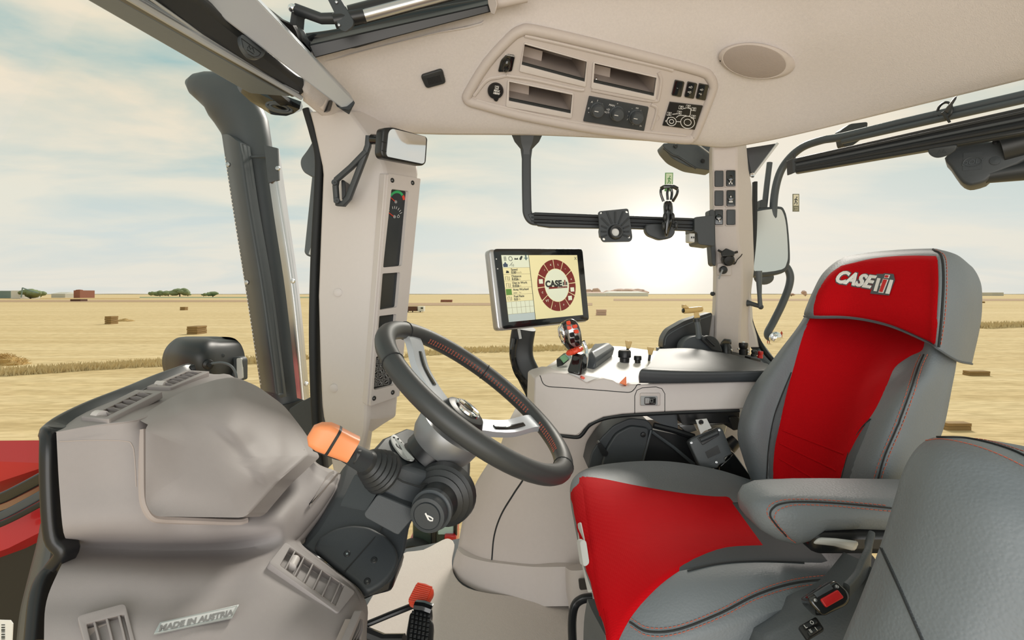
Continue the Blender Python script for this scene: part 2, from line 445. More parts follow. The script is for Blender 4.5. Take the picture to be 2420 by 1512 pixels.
mat('gauge_yellow', (0.7, 0.5, 0.1), 0.5)
mat('label_green', (0.11, 0.30, 0.10), 0.5)
mat('label_pale', (0.62, 0.72, 0.52), 0.6)
mat('label_olive', (0.20, 0.20, 0.14), 0.6)
mat('label_cream', (0.72, 0.68, 0.52), 0.6)
mat('badge', (0.42, 0.45, 0.45), 0.35, metal=0.4)
mat('badge_ink', (0.20, 0.20, 0.20), 0.5)
mat('red_plastic', (0.55, 0.012, 0.014), 0.35)
mat('grille', (0.36, 0.31, 0.285), 0.8, bump=('mesh', 700, 0.6, 0.001))
mat('straw', (0.52, 0.34, 0.13), 0.9, bump=('noise', 20, 0.6, 0.1), var=0.2, vscale=4)
mat('plough', (0.40, 0.26, 0.15), 0.95, var=0.15, vscale=0.02)
mat('dry_grass', (0.64, 0.52, 0.30), 0.95, var=0.2, vscale=3)
mat('straw_dark', (0.30, 0.19, 0.075), 0.9, var=0.2, vscale=4)
mat('leaf', (0.20, 0.25, 0.13), 0.9, var=0.35, vscale=0.25)
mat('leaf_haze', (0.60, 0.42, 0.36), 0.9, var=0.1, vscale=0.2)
mat('brick', (0.30, 0.12, 0.08), 0.9)
mat('wall_grey', (0.55, 0.53, 0.47), 0.9)
mat('wall_white', (0.75, 0.74, 0.70), 0.9)
mat('wall_teal', (0.20, 0.28, 0.28), 0.9)
mat('trunk', (0.10, 0.07, 0.05), 0.9)
mat('truck_brown', (0.12, 0.055, 0.035), 0.8)
mat('cloth_red', (0.45, 0.05, 0.03), 0.8)
mat('skin', (0.45, 0.28, 0.2), 0.7)
mat('cabglass', (0.05, 0.07, 0.06), 0.08)
mat('amber', (0.8, 0.25, 0.03), 0.3)
mat('green_label', (0.25, 0.52, 0.30), 0.5)
mat('blue_label', (0.42, 0.58, 0.60), 0.5)
def glass(name, tint, refl):
    m = bpy.data.materials.new(name); m.use_nodes = True; t = m.node_tree; t.nodes.clear()
    tr = t.nodes.new('ShaderNodeBsdfTransparent'); tr.inputs[0].default_value = (*tint, 1)
    gl = t.nodes.new('ShaderNodeBsdfGlossy'); gl.inputs['Roughness'].default_value = 0.02
    mi = t.nodes.new('ShaderNodeMixShader'); mi.inputs[0].default_value = refl; t.links.new(tr.outputs[0], mi.inputs[1]); t.links.new(gl.outputs[0], mi.inputs[2])
    o = t.nodes.new('ShaderNodeOutputMaterial'); t.links.new(mi.outputs[0], o.inputs[0]); MATS[name] = m
glass('glass', (0.99, 0.995, 0.985), 0.001)
def field_mat():
    m = bpy.data.materials.new('stubble'); m.use_nodes = True; t = m.node_tree; b = t.nodes['Principled BSDF']
    b.inputs['Roughness'].default_value = 0.95; b.inputs['Specular IOR Level'].default_value = 0.1
    g = t.nodes.new('ShaderNodeNewGeometry')
    def nz(scale, detail, sc=(1, 1, 1)):
        mp_ = t.nodes.new('ShaderNodeMapping'); mp_.inputs['Scale'].default_value = sc; t.links.new(g.outputs['Position'], mp_.inputs[0])
        n = t.nodes.new('ShaderNodeTexNoise'); n.inputs['Scale'].default_value = scale; n.inputs['Detail'].default_value = detail; t.links.new(mp_.outputs[0], n.inputs['Vector']); return n.outputs[0]
    def ramp(src, *st):
        r = t.nodes.new('ShaderNodeValToRGB'); t.links.new(src, r.inputs[0]); e = r.color_ramp.elements
        e[0].position, e[0].color = st[0][0], (*st[0][1], 1); e[1].position, e[1].color = st[-1][0], (*st[-1][1], 1)
        for p_, c_ in st[1:-1]: q_ = e.new(p_); q_.color = (*c_, 1)
        return r.outputs[0]
    def mixc(fac, a, b_, mode='MIX'):
        x = t.nodes.new('ShaderNodeMix'); x.data_type = 'RGBA'; x.blend_type = mode
        if isinstance(fac, float): x.inputs[0].default_value = fac
        else: t.links.new(fac, x.inputs[0])
        for s_, v_ in ((6, a), (7, b_)):
            if isinstance(v_, tuple): x.inputs[s_].default_value = (*v_, 1)
            else: t.links.new(v_, x.inputs[s_])
        return x.outputs[2]
    # harvested rows run across the view: stretched noise, wide swaths and fine straw
    rows = ramp(nz(0.55, 6, (0.04, 1.6, 1)), (0.34, (0.52, 0.39, 0.20)), (0.5, (0.62, 0.485, 0.27)), (0.66, (0.70, 0.57, 0.345)))
    far = ramp(nz(0.02, 4, (0.12, 1.0, 1)), (0.38, (0.60, 0.455, 0.25)), (0.6, (0.70, 0.55, 0.335)))
    fine = ramp(nz(9.0, 5, (0.25, 1.0, 1)), (0.30, (0.72, 0.69, 0.62)), (0.62, (1.1, 1.1, 1.1)))
    c = mixc(0.42, rows, far); c = mixc(0.8, c, fine, 'MULTIPLY')
    t.links.new(c, b.inputs['Base Color'])
    bp = t.nodes.new('ShaderNodeBump'); bp.inputs['Strength'].default_value = 0.5; bp.inputs['Distance'].default_value = 0.15
    t.links.new(nz(1.2, 6, (0.12, 1.5, 1)), bp.inputs['Height']); t.links.new(bp.outputs[0], b.inputs['Normal'])
    MATS['stubble'] = m
field_mat()
# ================================================================ the setting: ground, cab shell, glass
GZ = -1.5
g_ = mk('ground', [(-6000, -300, GZ), (6000, -300, GZ), (6000, 12000, GZ), (-6000, 12000, GZ)], [(0, 1, 2, 3)], 'stubble', smooth=False)
structure(g_, 'harvested golden stubble field stretching to the horizon')
# headliner: a moulded shell that wraps down to the right-hand window and round to the rear
cols = [
 [(716, 238, 1.44), (718, 220, 1.405), (724, 196, 1.395), (730, 160, 1.37), (735, 128, 1.355)],
 [(780, 285, 1.54), (782, 262, 1.49), (786, 225, 1.455), (792, 165, 1.42), (795, 113, 1.385)],
 [(850, 305, 1.62), (850, 280, 1.57), (850, 225, 1.51), (855, 160, 1.46), (860, 96, 1.41)],
 [(1000, 317, 1.67), (1000, 290, 1.62), (1000, 225, 1.555), (1005, 145, 1.49), (1010, 61, 1.43)],
 [(1190, 319, 1.69), (1190, 290, 1.645), (1185, 205, 1.565), (1170, 115, 1.49), (1155, 24, 1.42)],
 [(1300, 321, 1.70), (1300, 296, 1.66), (1290, 200, 1.57), (1270, 100, 1.485), (1240, -10, 1.42)],
 [(1450, 328, 1.72), (1450, 308, 1.685), (1440, 205, 1.58), (1420, 95, 1.50), (1390, -40, 1.42)],
 [(1620, 340, 1.755), (1622, 318, 1.715), (1625, 215, 1.62), (1610, 100, 1.52), (1570, -50, 1.42)],
 [(1710, 349, 1.77), (1715, 325, 1.73), (1730, 225, 1.63), (1725, 105, 1.52), (1700, -55, 1.42)],
 [(1800, 336, 1.74), (1810, 312, 1.70), (1830, 220, 1.61), (1830, 105, 1.51), (1815, -60, 1.40)],
 [(1910, 312, 1.66), (1915, 285, 1.63), (1925, 200, 1.56), (1930, 95, 1.47), (1930, -70, 1.36)],
 [(2100, 266, 1.51), (2100, 235, 1.48), (2105, 155, 1.42), (2110, 60, 1.36), (2115, -90, 1.28)],
 [(2420, 188, 1.27), (2420, 155, 1.24), (2425, 80, 1.20), (2430, -10, 1.16), (2440, -150, 1.10)],
 [(2800, 95, 1.03), (2800, 60, 1.00), (2805, -20, 0.97), (2810, -110, 0.94), (2820, -260, 0.90)],
]
def inner(c, Y, Z):
    x = P(*c[-1]).x; return Vector((x, Y, Z))
ctrl = []
for i, c in enumerate(cols):
    pts = [tuple(P(*p)) for p in c]
    if i >= 5:
        a = Vector(pts[-1]); pts += [tuple(a + Vector((0, -0.28, 0.045))), tuple(a + Vector((0, -0.75, 0.05)))]
    else:
        a = Vector(pts[-1]); d_ = (Vector(pts[-1]) - Vector(pts[-2])).normalized(); pts += [tuple(a + Vector((0, 0.004, 0.010))), tuple(a + Vector((0, 0.010, 0.028)))]
    ctrl.append(crom(pts, 5))
rows_ = [crom([c[k] for c in ctrl], 5) for k in range(len(ctrl[0]))]
v, f = grid(rows_)
cl_ = mk('ceiling', v, f, 'liner', solid=0.03, solid_off=1, sharp=60)
structure(cl_, 'beige fabric headliner moulded over the cab roof')
# front right pillar
lv = [(262, 731, 1.52, 822, 1.50, 890, 1.62), (300, 741, 1.52, 850, 1.49, 925, 1.62), (340, 750, 1.52, 880, 1.485, 955, 1.61), (392, 761, 1.52, 905, 1.48, 986, 1.585), (412, 763, 1.52, 908, 1.475, 987, 1.575),
      (560, 757, 1.52, 897, 1.472, 974, 1.57), (700, 752, 1.52, 886, 1.468, 960, 1.56), (860, 756, 1.515, 876, 1.463, 946, 1.553), (960, 761, 1.51, 869, 1.46, 937, 1.55), (985, 764, 1.51, 868, 1.46, 935, 1.55),
      (1016, 772, 1.51, 866, 1.465, 882, 1.53), (1090, 783, 1.51, 850, 1.49, 870, 1.54), (1180, 800, 1.51, 850, 1.50, 875, 1.55), (1330, 830, 1.52, 880, 1.51, 900, 1.56)]
rings = []
for y, lx, ld, cx, cd_, rx, rd in lv:
    rings.append([P(lx, y, ld), P(cx - 8, y, cd_ + 0.002), P(cx + 4, y, cd_ + 0.004), P(rx, y, rd), P(rx, y, rd) + Vector((-0.02, 0.07, 0)), P(lx, y, ld) + Vector((0.0, 0.10, 0))])
t1 = mk('trim_1', *loft(rings), 'beige_light', bevel=0.006, sharp=25)
structure(t1, 'pale beige front pillar trim holding the tall instrument strip')
seal = [P(728, 262, 1.55), P(745, 320, 1.55), P(757, 372, 1.55), P(756, 450, 1.55), P(748, 600, 1.55), P(744, 760, 1.55), P(746, 900, 1.55), P(752, 1010, 1.55), P(764, 1110, 1.55)]
mk('rubber_seal', *sweep(crom(seal, 6), rrect(0.021, 0.05, 0.008), up=(0, 1, 0)), 'rubber', t1)
for px, py in ((799, 691), (789, 917)):
    c = P(px, py, 1.498 if py < 800 else 1.494)
    mk('plug_cap', *lathe([(0.0, 0.004), (0.008, 0.0035), (0.0115, 0.002), (0.012, -0.004)], c, (0.10, -1, 0.0), 24), 'beige_light', t1)
# rear right pillar
lv = [(330, 1683, 1.80, 1742, 1.785, 1764, 1.86), (400, 1683, 1.80, 1742, 1.785, 1770, 1.865), (440, 1684, 1.80, 1743, 1.785, 1778, 1.87), (540, 1685, 1.80, 1744, 1.785, 1781, 1.87), (575, 1686, 1.80, 1746, 1.785, 1782, 1.87),
      (600, 1691, 1.80, 1752, 1.785, 1783, 1.87), (640, 1693, 1.80, 1755, 1.785, 1783, 1.87), (700, 1692, 1.80, 1755, 1.785, 1775, 1.86), (770, 1689, 1.80, 1750, 1.785, 1772, 1.86), (860, 1686, 1.80, 1748, 1.785, 1775, 1.86), (1000, 1680, 1.80, 1745, 1.785, 1780, 1.86)]
rings = []
for y, lx, ld, cx, cd_, rx, rd in lv:
    rings.append([P(lx, y, ld), P(cx, y, cd_), P(rx, y, rd), P(rx, y, rd) + Vector((-0.01, 0.04, 0)), P(lx, y, ld) + Vector((0.03, 0.11, 0))])
t2 = mk('trim_2', *loft(rings), 'beige', bevel=0.007, sharp=25)
structure(t2, 'beige rear pillar trim with two columns of rocker switches')
# light foot flaring out at the base of the rear pillar
mk('pillar_foot', *loft([[P(1676, 745, 1.83), P(1690, 745, 1.82), P(1690, 745, 1.88)], [P(1668, 800, 1.83), P(1690, 800, 1.81), P(1690, 800, 1.88)], [P(1655, 850, 1.83), P(1690, 850, 1.81), P(1690, 850, 1.88)]]), 'beige_light', t2)
mk('pillar_foot', *loft([[P(1748, 680, 1.86), P(1770, 680, 1.84), P(1774, 680, 1.9)], [P(1748, 760, 1.86), P(1774, 760, 1.84), P(1780, 760, 1.9)], [P(1748, 820, 1.86), P(1790, 820, 1.84), P(1800, 820, 1.9)]]), 'beige_light', t2)
# floor
fl = mk('floor', *prism([(-0.62, 0.9, 0.0), (0.9, 0.3, 0.0), (0.9, 1.9, 0.0), (-0.15, 1.95, 0.0), (-0.62, 1.75, 0.0)], (0, 0, 0.06)), 'charcoal', bevel=0.005)
structure(fl, 'dark cab floor under the beige mat')
# glass
w1 = mk('window_1', *prism([P(760, 280, 1.64), P(1690, 300, 1.86), P(1690, 900, 1.95), P(1500, 1330, 1.98), P(880, 1400, 1.92), P(800, 1100, 1.66)], (0.0, 0.004, 0)), 'glass', smooth=False)
structure(w1, 'clear right-hand side window between the two pillars')
w2v, w2f = gridP([[(740, 262, 1.52), (560, 130, 1.25), (220, -20, 0.95)], [(735, 700, 1.56), (470, 600, 1.35), (-60, 500, 0.96)], [(735, 1100, 1.56), (420, 900, 1.40), (60, 1040, 0.86)], [(600, 1350, 1.52), (300, 1250, 1.15), (60, 1500, 0.82)]], 6, 6)
w2 = mk('window_2', w2v, w2f, 'glass'); structure(w2, 'curved windscreen glass in front of the dashboard')
w3v, w3f = gridP([[(1772, 330, 1.88), (1900, 300, 1.78), (2200, 225, 1.56), (2500, 150, 1.36)], [(1780, 650, 1.88), (1920, 650, 1.80), (2250, 650, 1.58), (2600, 650, 1.36)], [(1800, 900, 1.88), (1940, 920, 1.80), (2300, 980, 1.58), (2700, 1050, 1.36)]], 6, 6)
w3 = mk('window_3', w3v, w3f, 'glass'); structure(w3, 'rear window glass behind the driver seat')
# ================================================================ dashboard cowl in front of the windscreen
dash = thing('dashboard', (-0.55, 0.9, 0.0), 'beige moulded dashboard cowl with storage lid and air vents', 'dashboard')
C = [
 [(124, 1022, .82), (133, 1020, .785), (135, 1060, .78), (140, 1150, .775), (150, 1258, .77), (166, 1292, 0.820), (140, 1345, .76), (110, 1420, .72), (104, 1512, .68), (104, 1750, .62)],
 [(205, 973, .90), (228, 1003, .81), (232, 1045, .805), (238, 1140, .80), (245, 1250, .79), (255, 1296, 0.850), (240, 1345, .775), (225, 1420, .735), (215, 1512, .69), (210, 1750, .63)],
 [(300, 934, 1.03), (325, 990, .835), (330, 1030, .83), (336, 1130, .82), (345, 1250, .81), (350, 1300, 0.870), (345, 1348, .79), (340, 1420, .75), (330, 1512, .70), (320, 1750, .64)],
 [(370, 905, 1.17), (390, 965, .95), (395, 1020, .885), (405, 1120, .86), (415, 1250, .835), (420, 1301, 0.890), (415, 1348, .805), (410, 1420, .76), (405, 1512, .71), (400, 1750, .645)],
 [(440, 877, 1.32), (455, 940, 1.06), (460, 1020, .945), (470, 1120, .90), (480, 1250, .855), (485, 1300, 0.907), (480, 1348, .82), (475, 1420, .775), (470, 1512, .72), (465, 1750, .65)],
 [(505, 884, 1.34), (530, 930, 1.17), (540, 1030, 1.03), (550, 1140, .96), (550, 1245, .885), (552, 1298, 0.927), (546, 1347, .84), (542, 1420, .79), (538, 1512, .735), (534, 1750, .66)],
 [(560, 895, 1.34), (600, 960, 1.22), (620, 1050, 1.10), (625, 1140, 1.01), (610, 1238, .91), (612, 1290, 0.922), (608, 1342, .85), (605, 1420, .80), (600, 1512, .745), (600, 1750, .67)],
 [(690, 1020, 1.22), (708, 1060, 1.16), (712, 1100, 1.10), (695, 1165, 1.02), (662, 1232, .935), (648, 1288, 0.920), (655, 1345, .865), (668, 1420, .815), (676, 1512, .76), (680, 1750, .68)],
 [(740, 1088, 1.15), (748, 1098, 1.12), (745, 1140, 1.075), (718, 1200, 1.01), (686, 1258, .95), (680, 1290, 0.925), (708, 1340, .895), (738, 1420, .84), (752, 1512, .78), (760, 1750, .69)],
 [(792, 1112, 1.17), (792, 1125, 1.145), (784, 1155, 1.10), (750, 1210, 1.04), (708, 1266, .98), (702, 1286, 0.955), (768, 1340, .935), (830, 1400, .90), (845, 1512, .83), (850, 1750, .72)],
 [(800, 1120, 1.19), (800, 1135, 1.17), (790, 1168, 1.13), (755, 1222, 1.07), (712, 1276, 1.01), (708, 1292, 0.985), (792, 1352, .965), (856, 1420, .94), (858, 1512, .87), (860, 1750, .75)],
]
def sharpen(c, i, k=0.12):
    L3 = lambda p, q, t: tuple(a + (b - a) * t for a, b in zip(p, q))
    return c[:i] + [L3(c[i - 1], c[i], 0.5), L3(c[i - 1], c[i], 1 - k), c[i], L3(c[i], c[i + 1], k * 1.2), L3(c[i], c[i + 1], 0.5)] + c[i + 1:]
ctrl = [crom(sharpen([tuple(P(*p)) for p in c], 1), 5) for c in C]
rows_ = [crom([c[k] for c in ctrl], 4) for k in range(len(ctrl[0]))]
rows_ = [[Vector(p) for p in r] for r in rows_]
mk('cowl', *slab(rows_, (0.0, 0.022, -0.012)), 'dash', dash, sharp=60)
COWL = grid(rows_)
# storage lid, domed, its own piece with a shadow gap round it
import numpy as np
def tps(pts):
    """smooth depth field through sighted points"""
    A = np.array(pts, float); X = A[:, :2] / 100.0; n = len(X)
    K = lambda r2: np.where(r2 > 1e-12, 0.5 * r2 * np.log(np.maximum(r2, 1e-12)), 0.0)
    D = ((X[:, None] - X[None]) ** 2).sum(-1); M = np.zeros((n + 3, n + 3)); M[:n, :n] = K(D) + np.eye(n) * 0.02; M[:n, n] = 1; M[:n, n + 1:] = X; M[n, :n] = 1; M[n + 1:, :n] = X.T
    w = np.linalg.solve(M, np.concatenate([A[:, 2], np.zeros(3)]))
    def f(px, py):
        x = np.array([px, py]) / 100.0; r2 = ((X - x) ** 2).sum(1); return float(K(r2) @ w[:n] + w[n] + x @ w[n + 1:])
    return f
Lr = [(330, 988, .852), (395, 946, .985), (455, 916, 1.105), (515, 897, 1.23), (556, 893, 1.29), (578, 902, 1.30), (343, 1004, .815), (430, 958, .94), (500, 928, 1.06), (560, 913, 1.16), (612, 928, 1.205), (645, 950, 1.21),
 (344, 1040, .80), (430, 1008, .87), (510, 976, .95), (590, 964, 1.04), (652, 985, 1.10), (692, 1012, 1.12), (344, 1100, .79), (430, 1082, .832), (520, 1060, .88), (600, 1048, .95), (665, 1040, 1.015), (714, 1047, 1.07),
 (344, 1165, .783), (430, 1160, .81), (520, 1150, .84), (600, 1130, .885), (660, 1100, .95), (727, 1070, 1.045), (347, 1200, .779), (430, 1206, .80), (520, 1208, .822), (592, 1196, .855), (652, 1132, .93), (728, 1075, 1.04), (372, 1219, .778), (440, 1221, .798), (515, 1222, .818), (578, 1222, .838), (645, 1150, .92)]
lidf = tps(Lr)
def seg_dist(x, y, pl_):
    best = 1e9
    for (ax_, ay_), (bx_, by_) in zip(pl_, pl_[1:]):
        dx_, dy_ = bx_ - ax_, by_ - ay_; t = max(0, min(1, ((x - ax_) * dx_ + (y - ay_) * dy_) / (dx_ * dx_ + dy_ * dy_))); best = min(best, math.hypot(x - ax_ - t * dx_, y - ay_ - t * dy_))
    return best
def in_poly(x, y, pg):
    c = False; j = len(pg) - 1
    for i in range(len(pg)):
        if (pg[i][1] > y) != (pg[j][1] > y) and x < (pg[j][0] - pg[i][0]) * (y - pg[i][1]) / (pg[j][1] - pg[i][1]) + pg[i][0]: c = not c
        j = i
    return c
bulge = crom([(398, 985), (440, 980), (490, 994), (540, 1028), (578, 1070), (605, 1116), (640, 1190)], 4) + [(900, 1190), (900, 800), (545, 800), (470, 944)]
flank = crom([(540, 880), (600, 928), (645, 966), (664, 1005), (670, 1050), (676, 1110)], 4) + [(900, 1110), (900, 800), (545, 800)]
def lid_d(x, y):
    r = 0.0
    for pg, k, w in ((bulge, 0.011, 16), (flank, -0.009, 16)):
        s = seg_dist(x, y, pg + pg[:1]) * (1 if in_poly(x, y, pg) else -1); t = max(0.0, min(1.0, (s + w) / (2 * w))); r += k * t * t * (3 - 2 * t)
    return lidf(x, y) - r
def dense(pts, n):
    out = []
    for a, b in zip(pts, pts[1:] + pts[:1]):
        for k in range(n): out.append((a[0] + (b[0] - a[0]) * k / n, a[1] + (b[1] - a[1]) * k / n))
    return out
lid_out = rpoly([(322, 990), (395, 944), (455, 914), (515, 895), (556, 890), (582, 902), (645, 948), (692, 1010), (714, 1046), (729, 1074), (652, 1142), (580, 1223), (362, 1220), (344, 1190), (344, 1012), (352, 1000)], [5, 20, 20, 20, 14, 14, 20, 20, 14, 6, 20, 16, 24, 14, 10, 6], 3)
lid_out = dense(lid_out, 2); lc_ = (500, 1080); rings = []
for k in range(26, 0, -1):
    t = k / 26; rings.append([P(x_, y_, lid_d(x_, y_)) for x_, y_ in (((lc_[0] + (x - lc_[0]) * t), (lc_[1] + (y - lc_[1]) * t)) for x, y in lid_out)])
edge0 = rings[0]; soft = [p + Vector((0.0, 0.004, -0.001)) for p in edge0]
deep_ = [p + Vector((0.004, 0.05, -0.02)) for p in edge0]
Vl, Fl = loft([deep_, soft] + [[p.lerp(q, .0) for p, q in zip(r, r)] for r in rings], True, False)
nl = len(lid_out); Fl.append(tuple((len(rings) + 1) * nl + k for k in range(nl)))
lid = mk('storage_lid', Vl, Fl, 'dash', dash, sharp=55)
LIDM = (Vl, Fl)
# ================================================================ driver seat
seat = thing('driver_seat', (0.45, 1.0, 0.06), 'grey leather driver seat with red fabric centre facing the steering wheel', 'seat')
rows_ = ctrl_surf([
 [(1400, 1210, 1.22), (1392, 1245, 1.12), (1400, 1310, 1.0), (1420, 1405, .90), (1458, 1512, .80), (1500, 1640, .725)],
 [(1356, 1142, 1.21), (1347, 1170, 1.12), (1358, 1240, 1.0), (1380, 1330, .90), (1418, 1440, .80), (1452, 1570, .725)],
 [(1385, 1108, 1.22), (1372, 1124, 1.14), (1408, 1188, 1.02), (1450, 1285, .91), (1496, 1412, .79), (1492, 1550, .73)],
 [(1470, 1092, 1.24), (1450, 1120, 1.16), (1510, 1176, 1.04), (1560, 1260, .93), (1610, 1372, .785), (1640, 1510, .73)],
 [(1580, 1090, 1.255), (1580, 1134, 1.17), (1620, 1184, 1.05), (1680, 1258, .94), (1740, 1345, .795), (1800, 1455, .735)],
 [(1690, 1108, 1.265), (1690, 1152, 1.18), (1730, 1198, 1.06), (1800, 1257, .95), (1870, 1332, .81), (1940, 1410, .75)],
 [(1780, 1135, 1.27), (1780, 1168, 1.19), (1830, 1203, 1.07), (1900, 1250, .96), (1985, 1322, .83), (2010, 1375, .77)],
 [(1850, 1152, 1.28), (1860, 1178, 1.2), (1910, 1208, 1.08), (1990, 1250, .97), (2060, 1310, .85), (2080, 1350, .79)]], 6, 6)
def down(p): return Vector((p.x + 0.012, p.y + (1.0 - p.y) * 0.06, p.z * 0.25 + 0.30))
cv, cf = slab(rows_, lambda p: Vector((max(p.x, 0.17) + 0.01, p.y + (1.0 - p.y) * 0.10, 0.40)))
mk('cushion', cv, cf, 'leather', seat, sharp=70)
CD = Drape(*grid(rows_))
# red insert on the cushion
tl = [(1365, 1122), (1420, 1128), (1500, 1145), (1600, 1163), (1690, 1172), (1722, 1172)]
v, f = patch_px(CD, [(1365, 1124), (1420, 1130), (1500, 1146), (1600, 1163), (1680, 1172), (1722, 1173)], [(1432, 1600), (1468, 1500), (1515, 1428), (1592, 1358), (1700, 1304), (1822, 1294)], 24, 26, 0.004)
gv, gf = coons_px(CD, [(1592, 1352), (1590, 1260), (1555, 1166)], [(1555, 1166), (1640, 1182), (1720, 1188), (1800, 1186)], [(1960, 1330), (1890, 1250), (1800, 1186)], [(1592, 1352), (1650, 1341), (1720, 1331), (1800, 1328), (1960, 1330)], 34, 36, 0.0026)
mk('centre_gusset', gv, gf, 'gusset', seat, sharp=80)
red = mk('seat_insert', v, f, 'red_fabric', seat, sharp=80)
# wrapped front roll of the insert
v, f = patch_px(CD, [(1348, 1160), (1352, 1215), (1372, 1300), (1395, 1390), (1420, 1480), (1435, 1600)], [(1385, 1126), (1392, 1190), (1415, 1290), (1436, 1380), (1452, 1480), (1465, 1600)], 14, 6, 0.0030)
mk('front_roll', v, f, 'red_fabric', seat, sharp=80)
# dark seams and thread on the cushion
def seam(dr, pts, parent, w=0.0026, name='seam', m='seam', off=0.001):
    return mk(name, *tube(dr.line(pts, off, 8), w / 2, 6), m, parent, sharp=80)
seam(CD, [(1555, 1163), (1640, 1182), (1720, 1190), (1790, 1186)], seat)
seam(CD, [(1625, 1350), (1700, 1333), (1790, 1327), (1900, 1330)], seat)
seam(CD, [(1488, 1470), (1530, 1492), (1600, 1488), (1700, 1450), (1790, 1405), (1880, 1378), (1990, 1368)], seat, 0.0028)
for dy in (-9, 10):
    stitches(CD.line([(1490, 1470 + dy), (1532, 1492 + dy), (1600, 1488 + dy), (1700, 1450 + dy), (1790, 1405 + dy), (1880, 1378 + dy), (1990, 1366 + dy)], 0.001, 10), 0.0062, 0.0042, 0.0006, parent=seat)
# backrest
rows_ = ctrl_surf([
 [(1785, 1160, 1.275), (1800, 1170, 1.240), (1870, 1185, 1.19), (1950, 1195, 1.11), (2020, 1205, .99), (2100, 1205, .92), (2200, 1180, .95)],
 [(1757, 1085, 1.265), (1790, 1100, 1.215), (1860, 1110, 1.19), (1945, 1112, 1.11), (2010, 1110, .985), (2090, 1110, .915), (2205, 1090, .95)],
 [(1743, 1015, 1.265), (1775, 1010, 1.215), (1850, 1005, 1.20), (1965, 1010, 1.12), (2045, 1010, .99), (2120, 1010, .925), (2232, 1005, .96)],
 [(1772, 925, 1.275), (1808, 915, 1.230), (1880, 912, 1.215), (1995, 918, 1.135), (2085, 925, 1.01), (2160, 920, .935), (2250, 915, .97)],
 [(1832, 842, 1.285), (1860, 830, 1.250), (1920, 822, 1.235), (2045, 838, 1.15), (2135, 862, 1.04), (2190, 870, .955), (2260, 860, .985)],
 [(1888, 768, 1.295), (1910, 755, 1.265), (1970, 745, 1.255), (2085, 768, 1.17), (2165, 795, 1.07), (2210, 800, .99), (2264, 800, 1.0)],
 [(1915, 720, 1.315), (1935, 705, 1.290), (1990, 695, 1.28), (2100, 705, 1.20), (2175, 725, 1.10), (2215, 735, 1.03), (2265, 740, 1.03)]], 6, 6)
bv, bf = slab(rows_, away(0.075, (0.72, 1.15, 0.75), 0.04))
mk('backrest', bv, bf, 'leather', seat, sharp=70)
BD = Drape(*grid(rows_))
v, f = coons_px(BD, [(1830, 1160), (1826, 1110), (1830, 1060), (1843, 1000), (1858, 930), (1875, 870), (1895, 800), (1915, 738)], [(1915, 738), (2010, 736), (2100, 752), (2186, 792)], [(1975, 1160), (2030, 1030), (2070, 965), (2096, 910), (2115, 868), (2150, 842), (2180, 826), (2186, 792)], [(1830, 1160), (1900, 1162), (1975, 1160)], 28, 22, 0.004)
mk('back_insert', v, f, 'red_fabric', seat, sharp=80)
# quilted ribs low on the red panel
for a, b in (((1850, 1016), (2000, 1075)), ((1842, 1046), (1980, 1112)), ((1840, 1081), (1958, 1148))):
    mk('quilt_rib', *tube(BD.line([a, ((a[0] + b[0]) / 2, (a[1] + b[1]) / 2), b], 0.0035, 8), 0.0022, 8), 'red_fabric', seat, sharp=80)
seam(BD, [(1870, 880), (1845, 940), (1828, 990), (1816, 1060), (1812, 1130)], seat)
seam(BD, [(2058, 990), (2035, 1015), (2010, 1060), (1990, 1130)], seat, 0.0026)
# darker inner bolsters
v, f = patch_px(BD, [(1866, 885), (1846, 940), (1830, 990), (1818, 1060), (1814, 1150)], [(1872, 880), (1858, 935), (1844, 1000), (1832, 1060), (1828, 1150)], 12, 3, 0.0015)
mk('inner_bolster', v, f, 'leather_dark', seat, sharp=80)
v, f = patch_px(BD, [(2050, 995), (2028, 1030), (2000, 1080), (1978, 1150)], [(2060, 988), (2042, 1035), (2022, 1085), (2005, 1150)], 12, 4, 0.0015)
mk('inner_bolster', v, f, 'leather_dark', seat, sharp=80)
seam(BD, [(2184, 838), (2170, 870), (2150, 930), (2120, 1010), (2090, 1080), (2070, 1150)], seat, 0.0028)
for dx_ in (-8, 9):
    stitches(BD.line([(2184 + dx_, 838), (2170 + dx_, 870), (2150 + dx_, 930), (2120 + dx_, 1010), (2090 + dx_, 1080), (2068 + dx_, 1150)], 0.001, 10), 0.0075, 0.0052, 0.0007, parent=seat)
# headrest
dd = -0.045
H = [
 [(1900, 747, 1.30), (1925, 751, 1.25), (2010, 752, 1.19), (2100, 770, 1.11), (2190, 808, 1.03), (2215, 824, 1.0), (2262, 852, 1.01), (2297, 860, 1.06)],
 [(1902, 733, 1.30), (1922, 725, 1.25), (2015, 715, 1.185), (2105, 725, 1.10), (2195, 745, 1.02), (2222, 755, .995), (2275, 765, 1.01), (2318, 762, 1.07)],
 [(1920, 690, 1.31), (1945, 668, 1.26), (2025, 660, 1.20), (2110, 660, 1.115), (2200, 665, 1.035), (2226, 668, 1.005), (2282, 680, 1.02), (2321, 690, 1.08)],
 [(1945, 645, 1.33), (1975, 628, 1.28), (2040, 613, 1.22), (2120, 606, 1.135), (2200, 604, 1.055), (2226, 609, 1.03), (2277, 630, 1.045), (2313, 655, 1.10)],
 [(1985, 612, 1.36), (2005, 605, 1.31), (2060, 596, 1.26), (2130, 590, 1.18), (2200, 588, 1.10), (2222, 591, 1.085), (2264, 604, 1.095), (2297, 630, 1.13)],
 [(2010, 611, 1.43), (2030, 606, 1.39), (2080, 598, 1.35), (2140, 592, 1.28), (2200, 589, 1.21), (2222, 591, 1.19), (2260, 605, 1.20), (2290, 632, 1.22)]]
